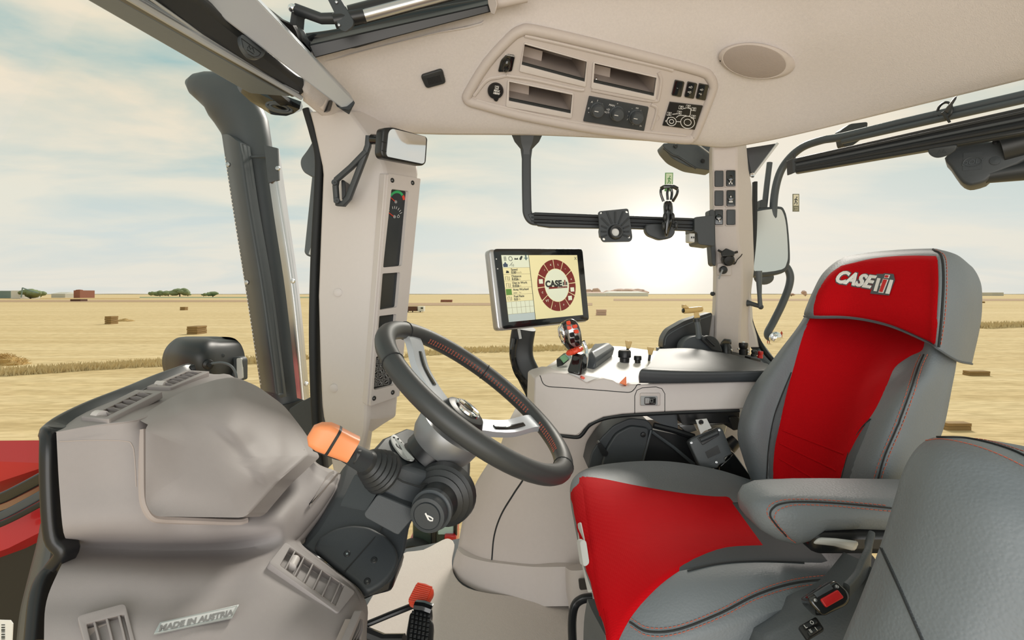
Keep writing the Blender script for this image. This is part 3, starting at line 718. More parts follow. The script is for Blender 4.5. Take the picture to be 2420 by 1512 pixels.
rows_ = ctrl_surf([[(a, b, c + dd) for a, b, c in r] for r in H], 6, 6)
hv, hf = slab(rows_, away(0.07, (0.85, 1.12, 0.97), 0.08))
hr = mk('headrest', hv, hf, 'leather', seat, sharp=70)
HD = Drape(*grid(rows_))
v, f = coons_px(HD, [(1922, 746), (1924, 715), (1936, 682), (1960, 648), (1985, 630)], [(1985, 630), (2060, 611), (2140, 604), (2222, 605)], [(2210, 816), (2214, 780), (2220, 730), (2225, 670), (2222, 605)], [(1922, 746), (2010, 748), (2100, 766), (2188, 803), (2210, 816)], 24, 24, 0.004)
mk('headrest_insert', v, f, 'red_fabric', hr, sharp=80)
mk('piping', *tube([p + (EYE - p).normalized() * 0.003 for p in rows_[0]], 0.0020, 8), 'leather_dark', hr)
seam(HD, [(2205, 590), (2224, 606), (2229, 660), (2225, 740), (2218, 820)], hr, 0.004)
stitches(HD.line([(2212, 591), (2233, 608), (2237, 660), (2233, 740), (2222, 822)], 0.001, 10), 0.0075, 0.0052, 0.0007, parent=hr)
# embroidered lettering on the headrest
def on_head(px, py, off): return HD(px, py, off)
o_ = HD(2048, 672, 0.006); u_ = (HD(2110, 681, 0.006) - HD(1985, 664, 0.006)).normalized(); v_ = (HD(2048, 655, 0.006) - HD(2048, 690, 0.006)); v_ = (v_ - u_ * v_.dot(u_)).normalized()
def lay(vf, off):
    """press flat lettering onto the curved headrest"""
    V = []
    for p in vf[0]:
        r = p - EYE; q = r / r.y; px = q.x * F + 1210; py = HZ - q.z * F
        V.append(HD(px, py, off + (p - o_).dot(u_.cross(v_)) ))
    return V, vf[1]
tv = text_vf('CASE', None, HD(2025, 667, 0.006), u_, v_, 0.039, 0.0012, 0.0014, 0.12, spacing=1.06)
tb = text_vf('CASE', None, HD(2025, 667, 0.006), u_, v_, 0.039, 0.0008, 0.0036, 0.12, spacing=1.06)
mk('logo_outline', *lay(tb, 0.0050), 'leather_dark', hr, smooth=False)
mk('logo_lettering', *lay(tv, 0.0062), 'white', hr, smooth=False)
def logo_poly(name, pts, m, off): 
    mk(name, *prism([HD(x, y, off) for x, y in pts], (HD(2090, 675, 0.001) - HD(2090, 675, 0.0))), m, hr, smooth=False)
logo_poly('logo_outline', [(2077, 650), (2092, 650), (2096, 648), (2117, 650), (2120, 664), (2106, 700), (2062, 696)], 'leather_dark', 0.0052)
logo_poly('logo_mark', [(2080, 660), (2087, 661), (2078, 691), (2071, 690)], 'white', 0.0066)
logo_poly('logo_mark', [(2088, 672), (2099, 674), (2098, 680), (2086, 678)], 'white', 0.0064)
logo_poly('logo_mark', [(2110, 664), (2117, 665), (2108, 697), (2099, 696)], 'white', 0.0066)
logo_poly('logo_mark', [(2094, 662), (2106, 664), (2094, 695), (2083, 694)], 'white', 0.0070)
logo_poly('logo_mark', [(2096, 664), (2104, 665), (2093, 693), (2086, 692)], 'red_plastic', 0.0084)
logo_poly('logo_mark', [(2099, 652), (2110, 653), (2107, 661), (2096, 660)], 'white', 0.0070)
logo_poly('logo_mark', [(2101, 654), (2108, 655), (2105, 660), (2098, 659)], 'red_plastic', 0.0084)
# folding armrest on the near side
def arm_ring(X, z0, z1, y0, y1, r):
    return [Vector((X, (y0 + y1) / 2 + a, (z0 + z1) / 2 + b)) for a, b in rrect(y1 - y0, z1 - z0, r, 5)]
AR = [(0.352, .628, .634, .79, .82, .003), (0.356, .615, .643, .775, .835, .012), (0.366, .603, .651, .762, .848, .020), (0.385, .592, .656, .753, .858, .026), (0.410, .585, .657, .749, .862, .028),
      (0.428, .590, .657, .748, .863, .028), (0.448, .606, .657, .748, .863, .025), (0.50, .610, .656, .748, .864, .022), (0.60, .606, .654, .748, .866, .022), (0.70, .602, .652, .75, .868, .022)]
arm = mk('armrest', *loft([arm_ring(*a) for a in AR]), 'leather', seat, sharp=75)
AD = Drape(*loft([arm_ring(*a) for a in AR]))
ln = [(1880, 1281), (1850, 1260), (1825, 1232), (1812, 1210), (1822, 1192), (1850, 1182), (1900, 1180), (1980, 1184), (2100, 1195)]
seam(AD, [(x + 8, y + 6) for x, y in ln[1:]], arm, 0.0024)
stitches(AD.line(ln, 0.0008, 10), 0.0062, 0.0042, 0.0006, parent=arm)
stitches(AD.line([(x + (18 if i < 5 else 6), y + 13) for i, (x, y) in enumerate(ln[1:])], 0.0008, 10), 0.0062, 0.0042, 0.0006, parent=arm)
mk('armrest_pan', *boxw(.43, .72, .755, .86, .575, .612), 'black', seat, bevel=0.012)
pl = Plane(P(1915, 1285, .752), P(2035, 1300, .752), P(1930, 1268, .752))
lev = mk('tilt_lever', *loft([[P(1918, 1284, .75), P(1934, 1268, .75), P(1936, 1272, .77), P(1922, 1286, .77)], [P(1970, 1289, .742), P(1975, 1271, .742), P(1978, 1275, .77), P(1972, 1292, .77)], [P(2018, 1301, .74), P(2030, 1278, .74), P(2032, 1282, .77), P(2024, 1304, .77)]]), 'light_grey', seat, bevel=0.004)
lev['label'] = 'light grey tilt lever'
# grey front control trim under the cushion
gt = mk('front_trim', *loft([[P(1364, 1236, .985), P(1372, 1232, .97), P(1384, 1240, 1.03)], [P(1366, 1290, .945), P(1384, 1285, .925), P(1400, 1290, 1.0)], [P(1376, 1345, .905), P(1394, 1340, .885), P(1410, 1345, .96)], [P(1388, 1400, .865), P(1400, 1398, .85), P(1415, 1400, .92)]]), 'light_grey', seat, bevel=0.003)
for (a, b, c, d_) in (((1362, 1274), (1377, 1272), (1385, 1328), (1371, 1336)), ((1377, 1344), (1393, 1342), (1398, 1395), (1388, 1396))):
    mk('slide_handle', *prism(rpoly([P(*a, .925), P(*b, .92), P(*c, .895), P(*d_, .90)], 0.006), (0.004, -0.014, 0.004)), 'light_grey', seat, bevel=0.004)
# suspension skirt below
rows_ = ctrl_surf([[(1388, 1415, 1.0), (1398, 1440, .95), (1430, 1500, .84)], [(1380, 1470, 1.0), (1395, 1520, .94), (1440, 1620, .83)], [(1378, 1560, 1.0), (1400, 1640, .93), (1450, 1760, .82)]], 4, 4)
mk('skirt', *slab(rows_, (0.25, 0.0, 0)), 'grey_plastic', seat, sharp=60)
# near side shield
rows_ = ctrl_surf([[(1800, 1500, .715), (1870, 1462, .71), (1925, 1432, .70), (1990, 1400, .70), (2050, 1330, .70)], [(1800, 1560, .70), (1880, 1520, .69), (1950, 1490, .68), (2020, 1450, .675), (2080, 1370, .675)], [(1800, 1700, .66), (1900, 1660, .655), (1980, 1620, .65), (2060, 1560, .645), (2120, 1450, .645)]], 4, 4)
mk('side_shield', *slab(rows_, (0.0, 0.05, -0.01)), 'leather_dark', seat, sharp=60)
mk('seat_pan', *boxw(.20, .62, .80, 1.22, .14, .47), 'dark', seat, bevel=0.03)
mk('pedestal', *boxw(.25, .60, .86, 1.16, .05, .2), 'dark', seat, bevel=0.02)
# rocker pair on the side shield
spl = Plane(P(1887, 1480, .665), P(1945, 1478, .662), P(1915, 1512, .652))
mk('switch_plate', *[x for x in ()] or plate_vf(spl, [rpoly([spl.loc(spl.on(*p)) for p in ((1885, 1483), (1927, 1459), (1948, 1490), (1907, 1515))], 0.003)], 0.006, 0.004, 0.001), 'black', seat)
for q in (((1895, 1482), (1924, 1467), (1931, 1477), (1902, 1492)), ((1905, 1498), (1934, 1482), (1941, 1490), (1912, 1508))):
    mk('rocker', *plate_vf(spl, [rpoly([spl.loc(spl.on(*p)) for p in q], 0.002)], 0.006, 0.008, 0.0015), 'dark', seat)
for tx, x_, y_ in (('O', 1919, 1471), ('I', 1929, 1486), ('II', 1916, 1491), ('L', 1904, 1480)):
    u_ = (spl.on(1927, 1459) - spl.on(1885, 1483)).normalized(); mk('switch_print', *text_vf(tx, None, spl.on(x_, y_, 0.0086), u_, spl.n.cross(u_), 0.006, 0.0003), 'print_white', seat, smooth=False)
# seat belt buckle on its stalk
bk = thing('seat_belt_buckle', P(1960, 1420, .66), 'black seat belt buckle with red release button beside the seat', 'buckle')
bpl = Plane(P(1920, 1390, .66), P(1985, 1400, .655), P(1940, 1450, .645))
bp = [(1910, 1410), (1975, 1368), (2008, 1398), (2012, 1418), (2003, 1430), (1952, 1455), (1940, 1450), (1915, 1425)]
mk('housing', *plate_vf(bpl, [rpoly([bpl.loc(bpl.on(*p)) for p in bp], 0.006)], 0.03, 0.0, 0.004), 'gloss', bk)
mk('release_button', *plate_vf(bpl, [rpoly([bpl.loc(bpl.on(*p)) for p in ((1937, 1416), (1978, 1393), (1993, 1412), (1951, 1436))], 0.002)], 0.006, 0.003, 0.0012), 'red_plastic', bk)
mk('tongue_slot', *plate_vf(bpl, [[bpl.loc(bpl.on(*p)) for p in ((1922, 1402), (1960, 1379), (1969, 1391), (1931, 1412))]], 0.004, 0.0018, 0.001), 'slate', bk)
for x_, y_ in ((1927, 1418), (1978, 1386)):
    mk('rivet', *lathe([(0.0, 0.0015), (0.002, 0.001), (0.0025, -0.001)], bpl.on(x_, y_, 0.001), bpl.n, 10), 'steel', bk)
mk('stalk', *sweep(crom([P(2000, 1395, .668), P(2030, 1360, .685), P(2048, 1320, .70), P(2054, 1288, .72), P(2056, 1270, .735)], 6), rrect(0.022, 0.008, 0.003), up=(0, 1, 0.3)), 'leather_dark', bk)
# ================================================================ instructor seat in the foreground
ins = thing('instructor_seat', (0.45, 0.5, 0.2), 'grey leather folded instructor seat back filling the near right corner', 'seat')
rows_ = ctrl_surf([
 [(2230, 1036, .615), (2270, 1033, .61), (2340, 1040, .59), (2440, 1058, .56), (2620, 1100, .53)],
 [(2200, 1035, .59), (2250, 1036, .565), (2335, 1055, .54), (2440, 1095, .51), (2620, 1160, .48)],
 [(2165, 1060, .58), (2225, 1058, .545), (2320, 1078, .515), (2435, 1122, .49), (2620, 1190, .46)],
 [(2135, 1110, .578), (2200, 1112, .535), (2310, 1130, .50), (2430, 1170, .475), (2620, 1240, .45)],
 [(2112, 1185, .575), (2180, 1190, .527), (2300, 1200, .487), (2430, 1235, .462), (2630, 1300, .44)],
 [(2079, 1292, .57), (2150, 1300, .522), (2280, 1310, .48), (2430, 1340, .452), (2640, 1400, .43)],
 [(2030, 1420, .56), (2110, 1430, .515), (2260, 1440, .472), (2430, 1450, .445), (2650, 1500, .42)],
 [(1985, 1530, .555), (2080, 1550, .51), (2240, 1560, .465), (2430, 1580, .44), (2660, 1620, .415)],
 [(1930, 1700, .55), (2030, 1720, .50), (2210, 1740, .455), (2430, 1760, .43), (2680, 1800, .405)]], 6, 6)
mk('back_cushion', *slab(rows_, away(0.09, (0.6, 0.55, 0.5), 0.05)), 'leather', ins, sharp=70)
ID = Drape(*grid(rows_))
seam(ID, [(2082, 1295), (2098, 1330), (2130, 1400), (2165, 1480), (2200, 1560)], ins, 0.0016)
stitches(ID.line([(2085, 1295), (2102, 1330), (2134, 1400), (2169, 1480), (2204, 1560)], 0.0004, 12), 0.0030, 0.0022, 0.0005, mat='stitch_grey', parent=ins)
seam(ID, [(2215, 1034), (2290, 1037), (2380, 1060), (2450, 1092)], ins, 0.0022)
stitches(ID.line([(2188, 1041), (2230, 1038), (2300, 1052), (2370, 1078), (2450, 1118)], 0.0004, 12), 0.0042, 0.0032, 0.0006, parent=ins)
stitches(ID.line([(2258, 1033), (2330, 1040), (2400, 1060), (2450, 1078)], 0.0004, 12), 0.0042, 0.0032, 0.0005, parent=ins)
# ================================================================ floor mat, side console, armrest console
FZ = Plane(Vector((0, 1.5, 0.075)), Vector((0.2, 1.5, 0.075)), Vector((0, 1.7, 0.075)))
mp_ = [(940, 1314), (1000, 1298), (1045, 1275), (1062, 1272), (1074, 1284), (1068, 1318), (1072, 1352), (1094, 1381), (1137, 1397), (1203, 1406), (1258, 1414), (1310, 1406), (1333, 1399), (1346, 1410), (1350, 1440), (1358, 1530), (1370, 1700), (700, 1700), (780, 1560), (860, 1440)]
mat_ = mk('floor_mat', *prism(crom([tuple(FZ.on(*p)) for p in mp_], 3, True), (0, 0, -0.014)), 'carpet', bevel=0.004)
tag(mat_, 'beige carpet floor mat under the pedals', 'mat')
sc = thing('side_console', (0.1, 1.6, 0.06), 'beige moulded right-hand side console behind the steering wheel', 'console')
rows_ = ctrl_surf([
 [(1204, 992, 1.63), (1240, 992, 1.565), (1310, 992, 1.53), (1420, 992, 1.505), (1560, 992, 1.505), (1900, 992, 1.505)],
 [(1195, 1014, 1.63), (1232, 1014, 1.57), (1308, 1014, 1.53), (1418, 1014, 1.505), (1560, 1014, 1.505), (1900, 1014, 1.505)],
 [(1176, 1065, 1.65), (1215, 1065, 1.575), (1295, 1065, 1.53), (1410, 1065, 1.50), (1560, 1065, 1.50), (1900, 1065, 1.50)],
 [(1128, 1135, 1.68), (1175, 1140, 1.60), (1275, 1150, 1.535), (1400, 1150, 1.50), (1560, 1150, 1.50), (1900, 1150, 1.50)],
 [(1097, 1215, 1.71), (1150, 1225, 1.62), (1262, 1235, 1.54), (1400, 1238, 1.50), (1560, 1240, 1.50), (1900, 1240, 1.50)],
 [(1081, 1300, 1.72), (1140, 1322, 1.625), (1252, 1336, 1.545), (1400, 1345, 1.50), (1560, 1350, 1.50), (1900, 1350, 1.50)]], 5, 5)
mk('upper_shell', *slab(rows_, lambda p: Vector((p.x + 0.02, 1.80, p.z))), 'beige', sc, sharp=60)
UD = Drape(*grid(rows_))
seam(UD, [(1246, 1085), (1240, 1125), (1215, 1165), (1185, 1215), (1168, 1265), (1162, 1325)], sc, 0.007, 'panel_gap', 'seam', -0.0015)
rows_ = ctrl_surf([
 [(1080, 1297, 1.70), (1098, 1312, 1.65), (1140, 1325, 1.605), (1200, 1333, 1.56), (1260, 1339, 1.525), (1332, 1339, 1.49), (1500, 1336, 1.48)],
 [(1072, 1325, 1.70), (1090, 1350, 1.645), (1138, 1365, 1.595), (1200, 1374, 1.55), (1260, 1380, 1.515), (1332, 1380, 1.48), (1500, 1378, 1.47)],
 [(1070, 1350, 1.70), (1090, 1385, 1.635), (1135, 1403, 1.58), (1200, 1412, 1.54), (1260, 1420, 1.505), (1332, 1420, 1.47), (1500, 1418, 1.46)],
 [(1072, 1362, 1.70), (1092, 1398, 1.63), (1136, 1414, 1.575), (1200, 1424, 1.535), (1260, 1432, 1.50), (1332, 1432, 1.465), (1500, 1430, 1.455)]], 5, 4)
mk('kick_band', *slab(rows_, (0.03, 0.09, 0.0)), 'beige', sc, sharp=60)
# seat-side sill with a dark push button
rows_ = ctrl_surf([[(1336, 1340, 1.475), (1352, 1348, 1.42), (1400, 1345, 1.38)], [(1338, 1395, 1.46), (1350, 1392, 1.40), (1400, 1392, 1.36)], [(1345, 1440, 1.42), (1358, 1440, 1.36), (1405, 1440, 1.33)], [(1352, 1560, 1.33), (1370, 1560, 1.28), (1410, 1560, 1.25)]], 4, 4)
mk('sill', *slab(rows_, (0.12, 0.06, 0.0)), 'beige', sc, sharp=60)
mk('push_button', *prism(rpoly([P(1366, 1366, 1.375), P(1386, 1364, 1.36), P(1390, 1390, 1.35), P(1369, 1392, 1.365)], 0.005), (0.0, -0.012, 0.004)), 'black', sc, bevel=0.003)
mk('floor_trim', *sweep(crom([P(1400, 1412, 1.28), P(1375, 1416, 1.28), P(1358, 1432, 1.28), P(1352, 1470, 1.26), P(1354, 1530, 1.22), P(1358, 1600, 1.18)], 6), rrect(0.02, 0.016, 0.006), up=(0, 1, 0)), 'black', sc)
DOFF = 0.06
# -------- armrest console
ac = thing('armrest_console', (0.25, 1.4, 0.68), 'beige right-hand armrest console with control lever and dark elbow pad', 'console')
AP = Plane(P(1265, 890, 1.33), P(1760, 930, 1.27), P(1400, 1020, 1.31))
side = [(1264, 893), (1275, 887), (1300, 880), (1343, 883), (1365, 892), (1388, 906), (1410, 897), (1428, 894), (1450, 899), (1472, 913), (1484, 913), (1490, 908), (1515, 908), (1788, 900), (1788, 964), (1747, 967), (1620, 971), (1515, 976), (1470, 979), (1427, 986), (1392, 1002), (1372, 1024), (1362, 1030), (1320, 1026), (1262, 1015), (1262, 950)]
back = 0.23
sp = [AP.on(*p) for p in side]
mk('side_panel', *prism(sp, (-0.015, 0.12, 0)), 'beige_light', ac, bevel=0.004, sharp=30)
mk('lower_lip', *tube([AP.on(x, y, -0.004) for x, y in crom([(1300, 1022), (1322, 1028), (1362, 1033), (1376, 1026), (1394, 1004), (1428, 989), (1470, 982), (1515, 979), (1620, 974), (1747, 970)], 5)], 0.005, 8), 'black', ac)
gap = [(1276, 887), (1290, 911), (1340, 916), (1420, 922), (1470, 926), (1490, 926), (1500, 918), (1506, 909), (1514, 908)]
mk('panel_gap', *tube([AP.on(x, y, -0.0006) for x, y in crom(gap, 5)], 0.0013, 6), 'seam', ac)
mk('panel_gap', *tube([AP.on(x, y, -0.0006) for x, y in ((1500, 976), (1500, 935), (1505, 922), (1518, 916), (1550, 914), (1564, 918), (1571, 930), (1571, 973))], 0.0012, 6), 'seam', ac)
sw = mk('rocker_frame', *plate_vf(AP, [rpoly([AP.loc(AP.on(*p)) for p in ((1512, 928), (1560, 928), (1560, 958), (1512, 958))], 0.004)], 0.01, 0.004, 0.002), 'beige', ac)
mk('rocker_bezel', *plate_vf(AP, [rpoly([AP.loc(AP.on(*p)) for p in ((1513, 935), (1553, 935), (1553, 957), (1513, 957))], 0.003)], 0.006, 0.0065, 0.001), 'mid_grey', sw)
mk('rocker', *plate_vf(AP, [rpoly([AP.loc(AP.on(*p)) for p in ((1522, 937), (1549, 937), (1549, 955), (1522, 955))], 0.004)], 0.006, 0.009, 0.0015), 'gloss', sw)
for x0, x1 in ((1527, 1533), (1537, 1543)):
    q = [AP.on(x0, 943, .0095), AP.on(x1, 943, .0095), AP.on(x1, 950, .0095), AP.on(x0, 950, .0095)]
    mk('rocker_print', *tube([*q, q[0]], 0.0003, 4), 'print_white', sw)
# top deck: light grey plastic coloured white for its blown-out sunlight
DK = [[(1276, 884, 1.345), (1345, 882, 1.335), (1420, 893, 1.325), (1480, 908, 1.32), (1560, 905, 1.31)], [(1300, 868, 1.43), (1365, 862, 1.43), (1430, 868, 1.42), (1490, 876, 1.41), (1570, 875, 1.40)], [(1318, 858, 1.50), (1380, 846, 1.52), (1440, 842, 1.53), (1500, 848, 1.52), (1580, 850, 1.50)], [(1330, 850, 1.56), (1400, 822, 1.60), (1462, 818, 1.62), (1540, 828, 1.62), (1600, 832, 1.58)]]
rows_ = ctrl_surf(DK, 5, 5); mk('top_deck', *slab(rows_, (0, 0.0, -0.03)), 'white', ac, sharp=60)
TD = Drape(*grid(rows_))
rows_ = ctrl_surf([[(1264, 893, 1.33), (1266, 886, 1.35)], [(1300, 870, 1.46), (1292, 866, 1.47)], [(1338, 846, 1.58), (1326, 842, 1.585)]], 3, 3)
mk('deck_edge', *slab(rows_, (0, 0, -0.06)), 'beige_light', ac, sharp=60)
# elbow pad
PAD = [[(1513, 903, 1.262), (1600, 904, 1.258), (1700, 902, 1.256), (1800, 900, 1.255)], [(1512, 886, 1.258), (1600, 890, 1.254), (1700, 889, 1.252), (1810, 885, 1.25)], [(1517, 872, 1.262), (1600, 876, 1.258), (1700, 877, 1.256), (1815, 874, 1.255)], [(1530, 866, 1.30), (1610, 868, 1.30), (1710, 871, 1.30), (1820, 872, 1.30)],
       [(1545, 845, 1.42), (1620, 846, 1.42), (1715, 852, 1.42), (1820, 866, 1.41)], [(1556, 827, 1.53), (1630, 826, 1.54), (1720, 838, 1.54), (1815, 860, 1.52)], [(1560, 824, 1.56), (1632, 823, 1.57), (1722, 836, 1.57), (1815, 860, 1.55)]]
rows_ = ctrl_surf(PAD, 5, 5)
mk('elbow_pad', *slab(rows_, lambda p: Vector((p.x, min(p.y + 0.0, 1.66), p.z - 0.035 if p.y > 1.34 else p.z - 0.004)) + Vector((0, 0.012 if p.y < 1.34 else 0, 0))), 'charcoal', ac, sharp=60)
# black module on the deck
bm_ = loft([[P(1378, 868, 1.42), P(1404, 872, 1.40), P(1404, 850, 1.40), P(1390, 828, 1.42)], [P(1380, 860, 1.50), P(1410, 872, 1.44), P(1452, 838, 1.47), P(1455, 818, 1.48), P(1430, 808, 1.53)]])
pm = [P(1382, 870, 1.40), P(1406, 874, 1.385), P(1407, 852, 1.385), P(1398, 828, 1.42), P(1384, 845, 1.42)]
pm2 = [P(1400, 842, 1.56), P(1448, 842, 1.54), P(1454, 820, 1.54), P(1440, 809, 1.57), P(1402, 812, 1.60)]
md = mk('lever_module', *loft([pm, pm2]), 'slate', ac, bevel=0.007)
# knobs and little tan levers behind
for nm, x, y, r in (('rotary_knob', 1476, 843, 15), ('rotary_knob', 1507, 849, 9)):
    c = TD(x, y + 12 if r > 10 else y + 8, 0.0); rr = r / F * c.y
    kn = mk(nm, *lathe([(rr * 0.75, 0), (rr * 0.78, rr * 0.6), (rr, rr * 0.75), (rr * 1.0, rr * 1.6), (rr * 0.85, rr * 1.85), (0, rr * 1.9)], c, (0, 0.0, 1), 20), 'black', ac)
for x, y, d_ in ((1485, 821, 1.52), (1537, 836, 1.50)):
    s = mk('spool_lever', *tube([P(x - 4, y + 22, d_), P(x - 1, y, d_)], 0.004, 8), 'black', ac)
    mk('lever_paddle', *loft([[P(x - 5, y + 2, d_ - .006), P(x + 4, y + 3, d_ - .006), P(x + 4, y + 3, d_ + .006), P(x - 5, y + 2, d_ + .006)], [P(x - 8, y - 17, d_ - .007), P(x + 9, y - 14, d_ - .007), P(x + 9, y - 14, d_ + .007), P(x - 8, y - 17, d_ + .007)]]), 'tan', s, bevel=0.002)
# -------- multi-function joystick
js = mk('joystick', *loft([[P(1338, 880, 1.33), P(1372, 890, 1.32), P(1388, 878, 1.36), P(1352, 868, 1.38)], [P(1348, 850, 1.345), P(1374, 856, 1.335), P(1390, 848, 1.36), P(1362, 840, 1.375)], [P(1352, 834, 1.35), P(1376, 840, 1.345), P(1386, 834, 1.365), P(1362, 826, 1.38)]]), 'gloss', ac, bevel=0.006)
JC = [(1362, 828, 15, 13), (1356, 814, 22, 19), (1350, 798, 27, 24), (1345, 783, 29, 26), (1341, 770, 27, 24), (1339, 760, 20, 16), (1340, 754, 8, 6)]
rings = []
for cx, cy, rx, rd in JC:
    c = P(cx, cy, 1.36); ax = Vector((0.82, 0.0, 0.30)).normalized(); ay = Vector((0, 1, 0))
    rings.append([c + ax * (rx / F * 1.36 * math.copysign(abs(math.cos(a)) ** 0.8, math.cos(a))) + ay * (rd / F * 1.36 * math.copysign(abs(math.sin(a)) ** 0.8, math.sin(a))) for a in (2 * PI * k / 20 for k in range(20))])
mk('grip', *loft(rings), 'gloss', js, subs=1)
JD = Drape(*loft(rings))
v, f = patch_px(JD, [(1318, 775), (1317, 790), (1320, 805), (1328, 818)], [(1326, 762), (1333, 775), (1337, 795), (1335, 812)], 8, 5, 0.0022); mk('palm_panel', v, f, 'chrome', js, solid=0.001)
v, f = patch_px(JD, [(1338, 762), (1340, 785), (1345, 810), (1360, 822)], [(1360, 768), (1371, 785), (1372, 805), (1372, 822)], 10, 6, 0.0018); mk('keypad_plate', v, f, 'silver', js, solid=0.001)
def jbtn(x, y, w, h, m):
    q = rpoly([(x - w, y - h * .6), (x + w * .6, y - h), (x + w, y + h * .6), (x - w * .6, y + h)], 3)
    mk('button', *prism([JD(a, b, 0.002) for a, b in q], JD(x, y, 0.005) - JD(x, y, 0.0)), m, js, bevel=0.001)
for x, y in ((1344, 765), (1345, 775), (1357, 772), (1360, 783)): jbtn(x, y, 6, 5, 'orange_red')
for x, y in ((1351, 790), (1362, 797), (1352, 803), (1363, 810)): jbtn(x, y, 6.5, 6.5, 'gloss')
rg = [P(1358, 829, 1.325) + Vector((math.cos(a) * 0.017 * 0.95, math.sin(a) * 0.017, math.cos(a) * 0.006)) for a in (2 * PI * k / 28 for k in range(28))]
mk('thumb_wheel', *tube(rg, [(0.0055 if k % 2 else 0.0068) for k in range(28)], 8, closed=True), 'orange_red', js)
mk('lever_fork', *sweep(crom([P(1382, 870, 1.38), P(1386, 846, 1.40), P(1384, 822, 1.41), P(1378, 806, 1.41)], 5), rrect(0.010, 0.018, 0.003), up=(0, 1, 0)), 'chrome', js)
# orange toggles, green and blue label strips
mk('toggle', *loft([[AP.on(1463, 905, .0), AP.on(1481, 911, .0), AP.on(1479, 912, -.02), AP.on(1466, 903, -.02)], [AP.on(1478, 890, .0), AP.on(1480, 889, .0), AP.on(1480, 889, -.02), AP.on(1478, 890, -.02)]]), 'orange', ac, bevel=0.002)
mk('toggle', *prism(rpoly([AP.on(1374, 889, .001), AP.on(1383, 892, .001), AP.on(1380, 897, .001), AP.on(1372, 894, .001)], 0.002), (0, 0.02, 0)), 'orange_red', ac, bevel=0.0015)
lb = mk('label_block', *loft([[P(1315, 868, 1.42), P(1330, 864, 1.40), P(1326, 850, 1.42), P(1314, 848, 1.44)], [P(1345, 850, 1.45), P(1350, 846, 1.43), P(1342, 832, 1.45), P(1332, 834, 1.47)]]), 'black', ac, bevel=0.003)
mk('green_strip', *prism([P(1323, 846, 1.425), P(1332, 840, 1.425), P(1342, 850, 1.405), P(1332, 858, 1.405)], (0.001, -0.004, 0.004)), 'green_label', lb)
mk('blue_strip', *prism([P(1334, 840, 1.43), P(1343, 834, 1.43), P(1350, 846, 1.41), P(1344, 850, 1.41)], (0.001, -0.004, 0.004)), 'blue_label', lb)

DOFF = 0.0
# ================================================================ steering wheel and column
wn = Vector((.599, -.078, .797)).normalized(); wc = P(1127, 937, 1.0); we1 = Vector((1, 0, -.751)); we1 = (we1 - wn * we1.dot(wn)).normalized(); we2 = wn.cross(we1)
RW = 0.2047
def wp(a, r=RW, h=0.0): a = math.radians(a); return wc + we1 * (r * math.cos(a)) + we2 * (r * math.sin(a)) + wn * h
wh = thing('steering_wheel', wc, 'dark leather steering wheel with grey spokes and orange stitching', 'steering wheel')
mk('rim', *tube([wp(a) for a in range(0, 360, 5)], [(0.0185, 0.0175)] * 72, 16, closed=True, up=wn), 'wheel_leather', wh)
def rimring(a):
    c = wp(a); t = (wp(a + 1) - wp(a - 1)).normalized(); s = wn.cross(t).normalized()
    return [c + s * (0.0187 * math.cos(q)) + wn * (0.0177 * math.sin(q)) for q in (2 * PI * k / 24 for k in range(24))]
for a in (92, 222, 352, 160):
    mk('rim_seam', *tube(rimring(a), 0.0012, 5, closed=True), 'seam', wh)
# baseball stitching along the inner side of the rim, two grip zones
def zig(a0, a1, inward, h):
    out = []; a = a0
    while a < a1:
        for q0, q1 in ((0, 1), (1, 0)):
            b0 = math.radians(160 + q0 * 34); b1 = math.radians(160 + q1 * 34)
            p0 = wp(a, RW + 0.0190 * math.cos(b0), 0.0180 * math.sin(b0)); p1 = wp(a + 0.9, RW + 0.0190 * math.cos(b1), 0.0180 * math.sin(b1)); out.append(tube([p0, p1], 0.00055, 4)); a += 0.0
        a += 2.3
    return join(*out)
mk('stitching', *zig(52, 140, True, 0), 'stitch', wh); mk('stitching', *zig(8, 38, True, 0), 'stitch', wh)
def spoke(a, w, hub_r):
    pts = [wp(a, RW - 0.004, -0.004), wp(a, RW - 0.028, -0.010), wp(a, 0.135, -0.036), wp(a, 0.09, -0.050), wp(a, hub_r, -0.058)]
    p = crom(pts, 5); n = len(p)
    t = (wp(a + 90, 1) - wc).normalized()
    return sweep(p, [(x * w, y) for x, y in rrect(1.0, 0.013, 0.005, 3)], up=wn, scale=None)
for a, w in ((156, 0.046), (42, 0.040), (270, 0.040)):
    s = mk('spoke', *spoke(a, w, 0.045), 'silver_paint', wh, sharp=50)
    sl = [wp(a - 1.5, 0.158, -0.016), wp(a - 2, 0.125, -0.034), wp(a - 3, 0.088, -0.044)]
    mk('spoke_slot', *sweep(crom(sl, 5), rrect(0.012, 0.006, 0.0025), up=wn), 'gloss', s)
mk('hub', *lathe([(0.0, -0.030), (0.030, -0.030), (0.040, -0.034), (0.047, -0.046), (0.048, -0.066), (0.042, -0.075), (0, -0.075)], wc, wn, 32), 'dark', wh)
hb = mk('emblem_ring', *lathe([(0.0, -0.0265), (0.021, -0.0265), (0.024, -0.025), (0.027, -0.0265), (0.0285, -0.031), (0, -0.031)], wc, wn, 32), 'chrome', wh)
mk('emblem_mark', *join(*[prism([wc + wn * -0.0262 + we2 * (0.004 * k - 0.0015) + we1 * -0.010, wc + wn * -0.0262 + we2 * (0.004 * k + 0.0015) + we1 * -0.010, wc + wn * -0.0262 + we2 * (0.004 * k + 0.0015) + we1 * 0.010, wc + wn * -0.0262 + we2 * (0.004 * k - 0.0015) + we1 * 0.010], wn * 0.0012) for k in (-1.5, 0, 1.5)]), 'gloss', hb)
